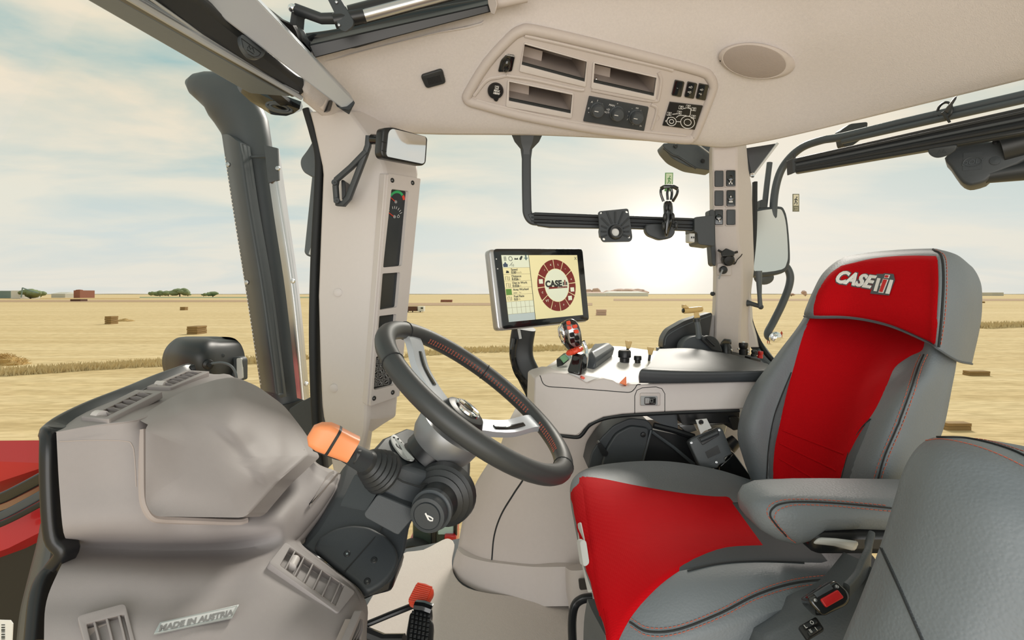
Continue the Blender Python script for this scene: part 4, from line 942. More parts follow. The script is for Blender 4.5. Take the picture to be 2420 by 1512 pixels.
mk('collar', *lathe([(0.040, -0.070), (0.066, -0.078), (0.067, -0.088), (0.064, -0.110), (0.058, -0.122), (0.05, -0.126), (0, -0.126)], wc, wn, 36), 'collar_grey', wh)
# ---- column
co = thing('steering_column', (-0.25, 1.05, 0.06), 'charcoal steering column housing with two stalks below the wheel', 'steering column')
mk('column_neck', *lathe([(0.052, -0.118), (0.054, -0.135), (0.056, -0.145), (0.050, -0.150), (0.060, -0.17), (0, -0.17)], wc, wn, 32), 'black', co)
top = [(905, 1034, 1.02), (960, 1010, 1.10), (1040, 1030, 1.16), (1113, 1088, 1.12), (1111, 1142, 1.02), (1086, 1160, .96), (1010, 1116, .93), (951, 1097, .915), (927, 1118, .90), (878, 1066, .95)]
bot = [(890, 1090, 1.06), (960, 1120, 1.14), (1030, 1150, 1.18), (1095, 1160, 1.14), (1100, 1180, 1.03), (1062, 1206, .96), (985, 1208, .915), (945, 1188, .905), (893, 1160, .895), (845, 1110, .95)]
def fan_loft(rings):
    V, Fc = loft(rings, True, False); n = len(rings[0])
    for base in (0, (len(rings) - 1) * n):
        c = sum((V[base + k] for k in range(n)), Vector()) / n; V.append(c); m = len(V) - 1
        Fc += [(base + k, base + (k + 1) % n, m) for k in range(n)]
    return V, Fc
HOUS = fan_loft([[P(*p) for p in top], [P(*p) for p in bot]])
up_ = mk('upper_housing', *HOUS, 'charcoal', co, bevel=0.008, bseg=3)
mk('housing_seam', *tube([P(918, 1118, .894), P(952, 1138, .896), P(990, 1150, .905), P(1020, 1140, .922)], 0.0015, 6), 'seam', co)
sk1 = [(839, 1119, .93), (893, 1162, .893), (866, 1206, .88), (858, 1207, .88), (802, 1196, .90), (806, 1186, .90)]
mk('skirt', *prism(rpoly([P(*p) for p in sk1], 0.006), (0.02, 0.12, 0.01)), 'charcoal', co, bevel=0.005)
sk2 = [(893, 1167, .885), (979, 1203, .90), (984, 1216, .90), (942, 1264, .88), (934, 1262, .88), (864, 1224, .87), (859, 1214, .872)]
mk('skirt', *prism(rpoly([P(*p) for p in sk2], 0.006), (0.02, 0.12, 0.01)), 'charcoal', co, bevel=0.005)
# lower cover with half-round raised face
LC = Plane(P(723, 1286, 1.0), P(958, 1307, 1.02), P(858, 1421, .94))
low = [(712, 1290), (746, 1251), (796, 1172), (880, 1170), (990, 1190), (985, 1220), (968, 1244), (958, 1307), (941, 1347), (931, 1374), (858, 1422), (845, 1382), (789, 1344), (723, 1300)]
mk('lower_cover', *prism([LC.on(*p) for p in low], (-0.03, 0.16, 0.02)), 'charcoal', co, bevel=0.008)
face = [(742, 1302), (752, 1280), (790, 1256), (830, 1247), (872, 1251), (912, 1272), (936, 1300), (942, 1330), (928, 1362), (905, 1388), (864, 1412), (848, 1388), (792, 1345)]
fpts = [LC.loc(LC.on(*p)) for p in face]
mk('round_face', *plate_vf(LC, [rpoly(fpts, 0.012)], 0.022, 0.014, 0.007), 'charcoal', co, sharp=60)
mk('parting_line', *tube([LC.on(903, 1244, .002), LC.on(893, 1262, .012), LC.on(880, 1276, .0143), LC.on(846, 1315, .0143), LC.on(812, 1353, .0143)], 0.0013, 6), 'seam', co)
for x, y in ((820, 1308), (884, 1323), (868, 1373)):
    s = mk('screw', *lathe([(0, 0.002), (0.0045, 0.0018), (0.0062, 0.0), (0.0062, -0.002)], LC.on(x, y, 0.0145), LC.n, 16), 'dark', co)
    mk('screw_socket', *lathe([(0, 0.0), (0.002, 0.0), (0.002, -0.001)], LC.on(x, y, 0.0168), LC.n, 6), 'steel', s)
mk('column_foot', *prism([P(790, 1340, 1.06), P(935, 1360, 1.08), P(925, 1400, 1.08), P(880, 1410, 1.07), P(858, 1425, 1.05)], (0, 0.1, 0)), 'black', co, bevel=0.008)
# icon plate
IP = Plane(P(930, 1040, .985), P(972, 1085, .965), P(950, 1060, .94))
TD_ = Drape(*HOUS)
ip = crom([(923, 1036), (932, 1034), (950, 1052), (972, 1080), (977, 1090), (970, 1094), (950, 1086), (930, 1062), (922, 1045)], 4, True)
pp = [TD_(x, y, 0.003) for x, y in ip]
ipl = mk('icon_plate', *prism(pp, (TD_(950, 1065, .003) - TD_(950, 1065, 0))), 'light_grey', co, smooth=False)
for a in ([(946, 1070), (940, 1060), (946, 1052)], [(946, 1070), (955, 1072), (964, 1084)], [(946, 1070), (936, 1062), (933, 1056)]):
    mk('icon_arrow', *tube([TD_(x, y, .0066) for x, y in a], 0.0012, 6), 'black', ipl)
mk('icon_arrow', *prism([TD_(961, 1075, .0064), TD_(971, 1090, .0064), TD_(957, 1083, .0064)], (0, -.001, .001)), 'black', ipl)
for x, y in ((928, 1041), (933, 1048), (960, 1088), (938, 1044)):
    mk('icon_dot', *lathe([(0, .001), (.0022, .001), (.0022, 0)], TD_(x, y, .0062), (0, -.4, .9), 10), 'black', ipl)
# ---- shuttle lever with orange grip and rubber boot
lv_ = mk('shuttle_lever', *tube(crom([P(908, 1118, .915), P(893, 1108, .905), P(876, 1098, .893), P(860, 1089, .882)], 4), [0.038, 0.038, 0.035, 0.0365, 0.032, 0.0335, 0.028, 0.030, 0.024, 0.026, 0.021, 0.0205, 0.019], 20), 'dark', co)
mk('lever_stem', *tube([P(868, 1093, .888), P(820, 1068, .85)], [0.0195, 0.0165], 16), 'charcoal', lv_)
def grip_ring(px, py, d_, hw, hh):
    c = P(px, py, d_); t = Vector((-0.80, -0.25, 0.50)).normalized(); s = Vector((0.45, 0.1, 0.85)).normalized(); s = (s - t * s.dot(t)).normalized(); w = t.cross(s)
    return [c + w * a + s * b for a, b in rrect(2 * hw, 2 * hh, min(hw, hh) * 0.55, 4)]
mk('orange_grip', *loft([grip_ring(835, 1062, .853, .018, .0205), grip_ring(815, 1053, .85, .018, .021), grip_ring(790, 1042, .842, .018, .022)]), 'orange_pale', lv_, sharp=50)
mk('grip_band', *loft([grip_ring(791, 1042, .842, .0185, .0225), grip_ring(785, 1039, .84, .0185, .0228)]), 'dark', lv_, sharp=50)
mk('orange_tip', *loft([grip_ring(785, 1039, .84, .018, .0225), grip_ring(765, 1031, .835, .017, .0228), grip_ring(745, 1025, .832, .014, .019), grip_ring(734, 1019, .83, .008, .010)]), 'orange_pale', lv_, sharp=50)
mk('grip_spine', *loft([grip_ring(845, 1078, .858, .012, .012), grip_ring(800, 1066, .85, .0125, .012), grip_ring(750, 1048, .84, .0125, .011), grip_ring(733, 1025, .835, .008, .006)]), 'dark', lv_, sharp=50)
# ---- horn stalk
ax = (P(1012, 1222, .86) - P(1060, 1160, .96)).normalized()
o_ = P(1046, 1172, .935)
hs = mk('multi_stalk', *lathe([(0.0, -0.02), (0.058, -0.014), (0.056, 0.0), (0.050, 0.004), (0.051, 0.008), (0.042, 0.013), (0.043, 0.018), (0.035, 0.022), (0.031, 0.045), (0.030, 0.055)], o_, ax, 32), 'dark', co, sharp=40)
end = o_ + ax * 0.052
mk('knurled_ring', *lathe([(0.030, -0.008), (0.0345, -0.006), (0.0350, 0.004), (0.032, 0.006)], end, ax, 48), 'slate', hs, smooth=False)
mk('knob', *lathe([(0.0, 0.0), (0.030, 0.003), (0.031, 0.018), (0.029, 0.023), (0.0235, 0.024), (0.0232, 0.0225), (0.0222, 0.0225), (0.0215, 0.0255), (0.0, 0.026)], end, ax, 36), 'charcoal', hs, sharp=40)
hp = Plane(end + ax * 0.027, end + ax * 0.027 + Vector((1, 0, 0)).cross(ax).cross(ax) * -0.01, end + ax * 0.027 + Vector((0, 0, 1)).cross(ax).cross(ax) * -0.01)
def hq(x, y): return hp.on(1014 + x, 1222 + y)
mk('horn_symbol', *join(prism([hq(-10, -9), hq(-7, -11), hq(1, 5), hq(-2, 7)], hp.n * 0.0006), tube([hq(-4, -4), hq(3, -1), hq(9, 3), hq(8, 8), hq(3, 8), hq(0, 6)], .0013, 6)), 'print_white', hs, smooth=False)
# ================================================================ overhead console and ceiling fittings
LDR = Drape([v.co + cl_.location for v in cl_.data.vertices], [tuple(p.vertices) for p in cl_.data.polygons])
def line_on(pl, pts, off, r, closed=False, n=1, m='print_white', name='print', parent=None, seg=5):
    q = [pl.on(x, y, off) for x, y in (crom(pts, n, closed) if n > 1 else pts)]
    return mk(name, *tube(q, r, seg, closed=closed), m, parent)
def ell(cx, cy, a, b, n=24, rot=0.0, a0=0, a1=360):
    c, s = math.cos(math.radians(rot)), math.sin(math.radians(rot)); out = []
    full = (a1 - a0) >= 360
    for k in range(n if full else n + 1):
        t = math.radians(a0 + (a1 - a0) * k / n); x = a * math.cos(t); y = -b * math.sin(t); out.append((cx + x * c - y * s, cy + x * s + y * c))
    return out
oc = thing('overhead_console', P(1400, 200, 1.55), 'beige overhead console with storage slots and climate knobs', 'console')
OP = Plane(LDR(1118, 230, 0.0), LDR(1640, 318, 0.0), LDR(1262, 84, 0.0))
OFF = 0.020
outl = [(1104, 232), (1108, 218), (1150, 150), (1205, 90), (1232, 73), (1262, 72), (1400, 103), (1540, 138), (1655, 168), (1676, 182), (1684, 200), (1680, 222), (1645, 312), (1634, 326), (1618, 330), (1500, 318), (1370, 299), (1230, 272), (1140, 248), (1112, 240)]
oo = crom(outl, 3, True)
sl1 = [(1239, 102), (1385, 143), (1380, 190), (1232, 150)]; sl2 = [(1404, 147), (1549, 181), (1543, 224), (1401, 192)]; sl3 = [(1203, 190), (1351, 221), (1347, 265), (1202, 235)]
def in_poly(x, y, pg):
    c = False; j = len(pg) - 1
    for i in range(len(pg)):
        if (pg[i][1] > y) != (pg[j][1] > y) and x < (pg[j][0] - pg[i][0]) * (y - pg[i][1]) / (pg[j][1] - pg[i][1]) + pg[i][0]: c = not c
        j = i
    return c
# cut the opening for the console out of the liner
b_ = bmesh.new(); b_.from_mesh(cl_.data); cut = []
inner_ = [(1395 + (x - 1395) * 0.93, 205 + (y - 205) * 0.86) for x, y in oo]
for fc in b_.faces:
    ok = True
    for vv in fc.verts:
        w_ = vv.co + cl_.location; ok = ok and w_.y > 0.5 and in_poly(1210 + F * w_.x / w_.y, HZ - F * (w_.z - CZ) / w_.y, inner_)
    if ok: cut.append(fc)
bmesh.ops.delete(b_, geom=cut, context='FACES'); b_.to_mesh(cl_.data); b_.free()
shell = plate('console_plate', OP, [oo, sl1, sl2, sl3], 0.03, 'beige', oc, off=0.006, bevel=0.0)
mk('console_rim', *tube([OP.on(x, y, 0.002) for x, y in oo], 0.015, 12, closed=True), 'beige', oc)
# inner dished rails of the moulding
for a in ([(1240, 84), (1320, 102), (1430, 128), (1560, 158), (1590, 166)], [(1196, 178), (1260, 188), (1360, 210), (1380, 212)], [(1125, 236), (1230, 262), (1370, 290), (1520, 310), (1620, 320)], [(1556, 170), (1562, 190), (1556, 230), (1548, 238), (1500, 232), (1398, 212)], [(1120, 226), (1150, 190), (1180, 182), (1196, 178)], [(1538, 246), (1552, 258), (1540, 305)]):
    mk('moulded_ridge', *tube([OP.on(x, y, 0.005) for x, y in crom(a, 5)], 0.006, 8), 'beige', oc)
def ring_px(ol, k):
    cx = sum(p[0] for p in ol) / len(ol); cy = sum(p[1] for p in ol) / len(ol)
    out = []
    for x, y in ol:
        L_ = math.hypot(x - cx, y - cy); out.append((x + (x - cx) / L_ * k * 1.3, y + (y - cy) / L_ * k))
    return out
for i, (sl, fr_) in enumerate(((sl1, [(1238, 97), (1388, 141), (1383, 203), (1226, 166)]), (sl2, [(1400, 143), (1553, 178), (1547, 235), (1395, 206)]), (sl3, [(1199, 186), (1355, 217), (1350, 277), (1195, 249)]))):
    q = [OP.on(*p, 0.007) for p in sl]; back_ = [p - OP.n * 0.16 + (sum(q, Vector()) / 4 - p) * 0.12 for p in q]
    V = q + back_; Fc = [(0, 1, 5, 4), (1, 2, 6, 5), (2, 3, 7, 6), (3, 0, 4, 7), (4, 5, 6, 7)]
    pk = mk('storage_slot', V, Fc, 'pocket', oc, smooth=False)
    plate('slot_frame', OP, [fr_, sl], 0.010, 'beige_light', pk, off=0.012, bevel=0.0015, rnd=[0.006, 0.0])
    e0, e1 = sl[3], sl[2]
    mk('slot_edge', *prism([OP.on(e0[0], e0[1] - 5, 0.004), OP.on(e1[0], e1[1] - 5, 0.004), OP.on(e1[0], e1[1], 0.004), OP.on(e0[0], e0[1], 0.004)], OP.n * 0.006), 'pocket_edge', pk, smooth=False)
    # inner divider
    m0 = q[3].lerp(q[2], 0.36); m1 = q[0].lerp(q[1], 0.36); z3 = q[3].lerp(q[2], 0.01); z0 = q[0].lerp(q[1], 0.01)
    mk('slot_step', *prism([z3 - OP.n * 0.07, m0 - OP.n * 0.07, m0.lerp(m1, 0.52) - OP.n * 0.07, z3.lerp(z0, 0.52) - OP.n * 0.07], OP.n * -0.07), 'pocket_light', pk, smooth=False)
bp_ = OP.on(1409, 187, -0.01); mk('slot_bead', *ellipsoid(bp_, Vector((.004, 0, 0)), Vector((0, .004, 0)), Vector((0, 0, .005)), 10, 6), 'chrome', oc)
# climate panel
cp = plate('climate_panel', OP, [[(1391, 224), (1531, 250), (1520, 306), (1377, 283)]], 0.014, 'charcoal', oc, off=0.012, bevel=0.001, rnd=0.003)
kd = (Vector((0.05, -1.0, -0.25))).normalized()
for x, y in ((1411, 258), (1457, 267), (1502, 275)):
    c = OP.on(x, y, 0.012); ax_ = (OP.n * 0.75 + kd * 0.25).normalized()
    k_ = mk('climate_knob', *lathe([(0.0225, -0.002), (0.0225, 0.004), (0.0195, 0.007), (0.0185, 0.024), (0.016, 0.028), (0.0, 0.029)], c, ax_, 28), 'slate', oc)
    mk('knob_pointer', *tube([c + ax_ * 0.0288 - OP.u * 0.014, c + ax_ * 0.0292 - OP.u * 0.002], 0.0011, 6), 'print_white', k_)
def otext(body, x, y, size, parent=oc, off=0.0125, m='print_white', bold=0.0, ang=0):
    u_ = (OP.on(x + 10, y + 2.1, off) - OP.on(x, y, off)).normalized(); v_ = OP.n.cross(u_)
    return mk('print', *text_vf(body, None, OP.on(x, y, off), u_, v_, size, 0.0003, bold), m, parent, smooth=False)
for b, x, y in (('A', 1399, 241), ('1', 1412, 238), ('2', 1423, 247), ('0', 1391, 256), ('*', 1391, 267), ('MAN', 1446, 249), ('*', 1459, 246), ('AUTO', 1436, 266), ('=D', 1437, 259), ('-', 1494, 256), ('oo', 1506, 255), ('|', 1514, 262), ('*', 1486, 265), (':', 1484, 273), ('/', 1483, 282), ('-', 1496, 294), ('~', 1503, 294), ('?>', 1514, 298)):
    otext(b, x, y, 0.0085)
# rockers at the right and left of the console
def orocker(x, y, w, h, icons):
    sh = -0.26
    q = [(x - w + h * -sh * 0.9, y - h - w * .2), (x + w + h * -sh * 0.9, y - h + w * .2), (x + w + h * sh * 0.9, y + h + w * .2), (x - w + h * sh * 0.9, y + h - w * .2)]
    r_ = plate('rocker_switch', OP, [q], 0.012, 'gloss', oc, off=0.013, bevel=0.0015, rnd=0.004)
    for tx, dx_, dy_, s_ in icons: otext(tx, x + dx_, y + dy_, s_, r_, 0.0136)
orocker(1600, 206, 11, 18, [('--', 1, 2, 0.007)])
orocker(1630, 210, 11, 18, [('oD', 2, -4, 0.009), ('=D', -1, 8, 0.009)])
orocker(1657, 214, 11, 18, [('oD', 1, -2, 0.008), ('=o', -2, 8, 0.009)])
lw = plate('rocker_switch', OP, [[(1198, 125), (1217, 128), (1209, 166), (1176, 170 - 3), (1183, 140)]], 0.014, 'gloss', oc, off=0.013, bevel=0.002, rnd=0.006)
otext('WARNING', 1205, 131, 0.006, lw, 0.0136)
mk('switch_toggle', *ellipsoid(OP.on(1197, 155, 0.016), OP.u * 0.012, OP.v * 0.02, OP.n * 0.010, 14, 8), 'gloss', lw)
# 12 V socket cap
so = mk('power_socket', *lathe([(0.0235, -0.002), (0.0235, 0.006), (0.021, 0.010), (0.012, 0.011), (0.0, 0.0115)], OP.on(1171, 214, 0.008), OP.n, 28), 'black', oc)
plate('socket_tab', OP, [[(1166, 193), (1176, 194), (1178, 202), (1164, 200)]], 0.008, 'black', so, off=0.014, bevel=0.001, rnd=0.002)
plate('socket_tab', OP, [[(1164, 228), (1178, 230), (1174, 236), (1169, 235)]], 0.008, 'black', so, off=0.014, bevel=0.001, rnd=0.002)
otext('MAX', 1174, 215, 0.008, so, 0.0198, bold=0.0003); otext('180W', 1173, 221, 0.008, so, 0.0198, bold=0.0003)
q = [(1170, 203), (1179, 204), (1178, 211), (1170, 210)]; line_on(OP, q, 0.0198, 0.0008, True, parent=so)
line_on(OP, ell(1174.5, 207, 2.6, 2.2, 10), 0.0198, 0.0007, True, parent=so)
# work-light diagram: white line drawing of a tractor on a black plate
dp = plate('light_diagram', OP, [[(1581, 238), (1658, 247), (1639, 303), (1564, 293)]], 0.010, 'black', oc, off=0.0115, bevel=0.0005)
def dl(pts, closed=False, r=0.0011, n=1): line_on(OP, pts, 0.0118, r, closed, n, parent=dp)
dl(ell(1625, 289, 16.5, 14.5, 26, 10), True); dl(ell(1625, 289, 8.5, 7.5, 20, 10), True); dl(ell(1587, 287, 11, 10, 22, 10), True); dl(ell(1587, 287, 5.2, 4.8, 16, 10), True)
dl([(1598, 287), (1609, 288)]); dl([(1589, 270), (1600, 269)]); dl([(1633, 257), (1631, 272), (1629, 274)]); dl([(1580, 276), (1576, 284), (1573, 285), (1574, 288)]); dl([(1615, 256), (1620, 256)]); dl([(1628, 256), (1633, 257)])
dl([(1598, 278), (1605, 273), (1622, 273)], n=4)
for x, y in ((1610, 254), (1627, 252), (1640, 258), (1606, 266), (1582, 269), (1639, 276)):
    dl([(x - 5, y - 4), (x + 5, y - 3), (x + 4, y + 4), (x - 6, y + 3)], True, 0.0008); dl(ell(x, y, 2, 2, 8), True, 0.0008)
line_on(OP, ell(1552, 278, 6.5, 7.5, 16), 0.0065, 0.0012, True, m='beige', name='plug', parent=oc)
# ceiling loudspeaker
sp_ = thing('ceiling_speaker', LDR(1790, 143), 'oval beige loudspeaker set in the headliner', 'speaker')
SP = Plane(LDR(1715, 140, 0.0), LDR(1868, 150, 0.0), LDR(1790, 180, 0.0))
eo = ell(1789, 144, 91, 42, 40, 7); ei = ell(1783, 146, 74, 38, 36, 8)
mk('housing', *loft([[SP.on(x, y, -0.01) for x, y in eo], [SP.on(x, y, 0.010) for x, y in eo], [SP.on(x, y, 0.016) for x, y in ell(1788, 144, 86, 41, 40, 7)], [SP.on(x, y, 0.020) for x, y in ell(1784, 146, 78, 39, 40, 8)], [SP.on(x, y, 0.019) for x, y in ell(1783, 146, 74, 37, 40, 8)]], cap=False), 'beige', sp_)
mk('grille', *loft([[SP.on(x, y, 0.0205 - 0.001) for x, y in ell(1783, 146, 75, 38, 40, 8)], [SP.on(x, y, 0.024) for x, y in ell(1783, 146, 60, 30, 40, 8)], [SP.on(x, y, 0.026) for x, y in ell(1783, 146, 30, 15, 40, 8)], [SP.on(x, y, 0.0265) for x, y in ell(1783, 146, 2, 1, 40, 8)]]), 'grille', sp_)
for x, y in ((1703, 143), (1868, 160)):
    mk('screw', *lathe([(0, .002), (.003, .002), (.003, 0)], SP.on(x, y, 0.012), SP.n, 10), 'black', sp_)
# small black grille on the liner
mg = thing('microphone_grille', LDR(1023, 183), 'small dark rounded sensor grille on the headliner', 'sensor')
MG = Plane(LDR(1000, 190, 0), LDR(1050, 180, 0), LDR(1020, 165, 0))
plate('cover', MG, [[(993, 176), (1045, 160), (1054, 194), (1007, 207)]], 0.014, 'dark', mg, off=0.010, bevel=0.003, rnd=0.010)
ho = []
for i in range(9):
    for k in range(5):
        x = 1009 + i * 3.5 - k * -0.9; y = 182 - i * 0.85 + k * 3.2
        ho.append(plate_vf(MG, [[MG.loc(MG.on(x, y)), MG.loc(MG.on(x + 2.3, y - .5)), MG.loc(MG.on(x + 2.9, y + 1.8)), MG.loc(MG.on(x + .6, y + 2.3))]], 0.0008, 0.0105, 0))
tag(mk('grille_slots', *join(*ho), 'black', mg, smooth=False), kind='stuff')
# ================================================================ windscreen header with roller blind
def band(p0, p1, q0, q1, thick, mat_, name, parent=None, bevel=0.004, n=6, ext=0.0):
    """a long moulding between two end edges (each edge: two (px,py,d) points)"""
    rows = []
    for i in range(n + 1):
        t = -ext + (1 + ext) * i / n; a = P(*p0).lerp(P(*q0), t); b = P(*p1).lerp(P(*q1), t); rows.append([a, a.lerp(b, 0.5), b])
    return mk(name, *slab(rows, thick), mat_, parent, bevel=bevel, sharp=40)
hd_ = thing('windscreen_header', P(600, 110, 1.25), 'silver and black windscreen header rail running across the top left', 'header')
band((455, -10, 1.055), (600, -10, 1.10), (826, 270, 1.385), (837, 238, 1.40), Vector((-.02, 0.03, 0.03)), 'silver_paint', 'silver_strip', hd_, 0.004, ext=.8)
band((795, 252, 1.355), (826, 262, 1.36), (826, 272, 1.378), (840, 242, 1.39), Vector((-.02, 0.03, 0.03)), 'charcoal', 'strip_end', hd_, 0.003)
# grey outer roof edge with dotted band, roller blind cassette
hf_ = thing('roof_edge', P(450, 110, 1.3), 'grey outer roof edge moulding above the windscreen', 'roof edge')
band((150, -30, 1.02), (235, -30, 0.99), (590, 222, 1.58), (690, 230, 1.52), Vector((-.02, 0.05, 0.05)), 'roof_grey', 'edge_moulding', hf_, 0.01, ext=.6)
band((262, -10, 1.0), (300, -10, 0.985), (690, 230, 1.49), (712, 226, 1.47), Vector((-.01, 0.03, 0.03)), 'black', 'inner_gasket', hf_, 0.003, ext=.6)
rb = thing('front_sun_blind', P(500, 100, 1.2), 'black roller sun blind cassette under the windscreen header', 'blind')
band((322, -10, 0.965), (460, -10, 1.02), (712, 232, 1.43), (724, 204, 1.41), Vector((-.01, 0.03, 0.03)), 'dark', 'cassette', rb, 0.012, ext=.8)
mk('pull_bar', *tube([P(60, -160, .76), P(300, -10, .965), P(480, 96, 1.12), P(600, 165, 1.27), P(712, 231, 1.42)], [0.008, 0.008, 0.008, 0.0075, 0.006], 10), 'silver_paint', rb)
mk('pull_bar', *tube([P(345, -10, .962), P(480, 84, 1.115), P(600, 155, 1.262), P(705, 218, 1.41)], [0.003] * 4, 8), 'silver_paint', rb)
HP = Plane(P(565, 90, 1.135), P(625, 135, 1.20), P(580, 125, 1.14))
plate('pull_tab', HP, [[(566, 80), (624, 122), (620, 135), (606, 142), (588, 137), (572, 118), (564, 97)]], 0.012, 'slate', rb, off=0.006, bevel=0.002, rnd=0.012)
line_on(HP, [(570, 90), (617, 125), (612, 132), (600, 135), (586, 128), (575, 113)], 0.0065, 0.0008, True, m='black', name='tab_groove', parent=rb)
for a in ([(584, 117), (600, 128)], [(585, 114), (589, 107), (592, 117), (597, 112), (601, 124)]): line_on(HP, a, 0.0066, 0.0007, m='black', name='tab_mark', parent=rb)
# beige end block where the rail meets the liner
band((675, 205, 1.47), (720, 205, 1.45), (765, 265, 1.47), (776, 236, 1.45), Vector((0, .05, .02)), 'beige', 'rail_end', hd_, 0.006)
band((764, 266, 1.45), (772, 262, 1.452), (776, 238, 1.44), (780, 236, 1.442), Vector((0, .03, .01)), 'black', 'rail_cap', hd_, 0.002)
# ================================================================ open roof hatch with gas strut
rh = thing('roof_hatch', P(900, 60, 1.4), 'black roof hatch frame with silver gas strut at the top', 'hatch')
band((729, 106, 1.325), (743, 138, 1.335), (1154, 10, 1.375), (1164, 28, 1.385), Vector((0, .03, .03)), 'black', 'frame_rail', rh, 0.003)
mk('frame_rail', *sweep(crom([P(712, 95, 1.36), P(780, 86, 1.37), P(850, 72, 1.38), P(960, 45, 1.39), P(1060, 25, 1.40), P(1160, 8, 1.41)], 5), rrect(0.012, 0.030, 0.004), up=(0, 0, 1)), 'gloss', rh)
mk('frame_rail', *sweep(crom([P(730, 118, 1.40), P(860, 82, 1.41), P(1000, 42, 1.42), P(1160, 5, 1.43)], 5), rrect(0.02, 0.05, 0.004), up=(0, 0, 1)), 'dark', rh)
mk('side_flange', *prism([P(590, -10, 1.16), P(660, 45, 1.22), P(692, 60, 1.24), P(700, 75, 1.26), P(715, 125, 1.34), P(735, 128, 1.36), P(600, 10, 1.17)], (0, .02, .01)), 'black', rh)
mk('hinge_bracket', *prism([P(683, 60, 1.30), P(690, 12, 1.28), P(697, 6, 1.28), P(706, 10, 1.28), P(708, 30, 1.29), P(702, 34, 1.29), P(700, 60, 1.31), P(716, 90, 1.33), P(704, 110, 1.34)], (0.01, .025, 0.0)), 'slate', rh, bevel=0.002)
mk('ball_joint', *ellipsoid(P(691, 19, 1.275), Vector((.011, 0, 0)), Vector((0, .010, 0)), Vector((0, 0, .010)), 16, 10), 'chrome', rh)
mk('strut_rod', *tube([P(700, 22, 1.275), P(760, 44, 1.28), P(865, 42, 1.29)], [0.013, 0.013, 0.014], 14), 'dark', rh)
mk('strut_sleeve', *tube([P(790, 50, 1.275), P(864, 36, 1.285)], [0.017, 0.017], 16), 'black', rh)
mk('strut_cylinder', *tube([P(862, 37, 1.28), P(1060, -16, 1.30)], [0.0145, 0.0145], 18), 'silver', rh)
mk('strut_housing', *tube([P(828, 38, 1.295), P(1160, -48, 1.32)], [0.024, 0.024], 14), 'black', rh)
mk('latch_plate', *prism(rpoly([P(772, -6, 1.262), P(802, -6, 1.262), P(836, 50, 1.262), P(834, 62, 1.262), P(816, 76, 1.262), P(802, 70, 1.262), P(796, 56, 1.262), P(790, 30, 1.262)], 0.006), (0.0, .012, 0.004)), 'charcoal', rh, bevel=0.0015)
for x, y in ((801, 59), (795, 5)):
    mk('rivet', *lathe([(0, .003), (.003, .002), (.004, 0)], P(x, y, 1.26), (0, -1, -.1), 10), 'steel', rh)
mk('trim_post', *loft([[P(1150, -20, 1.36), P(1168, -20, 1.34), P(1172, -20, 1.38)], [P(1152, 8, 1.365), P(1176, 10, 1.345), P(1178, 10, 1.39)], [P(1160, 33, 1.375), P(1168, 37, 1.36), P(1170, 35, 1.38)]]), 'beige', rh, bevel=0.003)
mk('trim_post', *tube([P(1168, 8, 1.38), P(1245, -6, 1.38)], [0.014, 0.012], 12), 'beige', rh)
# ================================================================ cab mirror on the front pillar
im = thing('cab_mirror', P(830, 440, 1.47), 'small rectangular inside mirror on a black arm at the front pillar', 'mirror')
MP = Plane(P(900, 330, 1.34), P(1008, 360, 1.44), P(905, 380, 1.3515))
mo = [(905, 302), (930, 300), (1008, 322), (1012, 328), (1008, 385), (1000, 392), (905, 374), (900, 360)]
plate('mirror_housing', MP, [mo], 0.035, 'black', im, off=0.0, bevel=0.006, rnd=0.010)
plate('mirror_glass', MP, [[(925, 304), (1004, 323), (1006, 330), (1002, 384), (997, 387), (914, 370), (912, 362), (917, 312)]], 0.003, 'mirror', im, off=0.0025, rnd=0.008)
for y in (337, 358): line_on(MP, [(902, y - 3), (913, y)], 0.001, 0.0012, m='seam', name='housing_groove', parent=im)
mk('ball_stem', *tube([P(880, 329, 1.40), P(905, 330, 1.385)], [0.014, 0.013], 12), 'gloss', im)
def bar3(pts, w, t, name, m='charcoal'): mk(name, *sweep(pts, rrect(w, t, min(w, t) * 0.3), up=(0, -1, 0)), m, im, bevel=0)
bar3([P(872, 322, 1.405), P(870, 345, 1.405), P(862, 368, 1.41), P(824, 468, 1.43), P(812, 482, 1.435), P(797, 480, 1.44)], 0.016, 0.018, 'arm')
bar3([P(866, 358, 1.405), P(830, 395, 1.415), P(796, 424, 1.43), P(793, 440, 1.435), P(796, 478, 1.44)], 0.014, 0.018, 'arm')
mk('foot_block', *prism(rpoly([P(806, 424, 1.445), P(815, 426, 1.445), P(818, 460, 1.445), P(808, 474, 1.445)], 0.006), (0.0, 0.06, 0)), 'black', im, bevel=0.003)
for x, y in ((791, 431), (796, 474)):
    s = mk('bolt', *lathe([(0, .004), (.007, .004), (.0085, .002), (.0085, -.004)], P(x, y, 1.425), (0, -1, 0), 16), 'charcoal', im)
    mk('bolt_socket', *lathe([(0, 0.0), (.0032, 0.0), (.0032, -.001)], P(x, y, 1.4205), (0, -1, 0), 6), 'black', s)
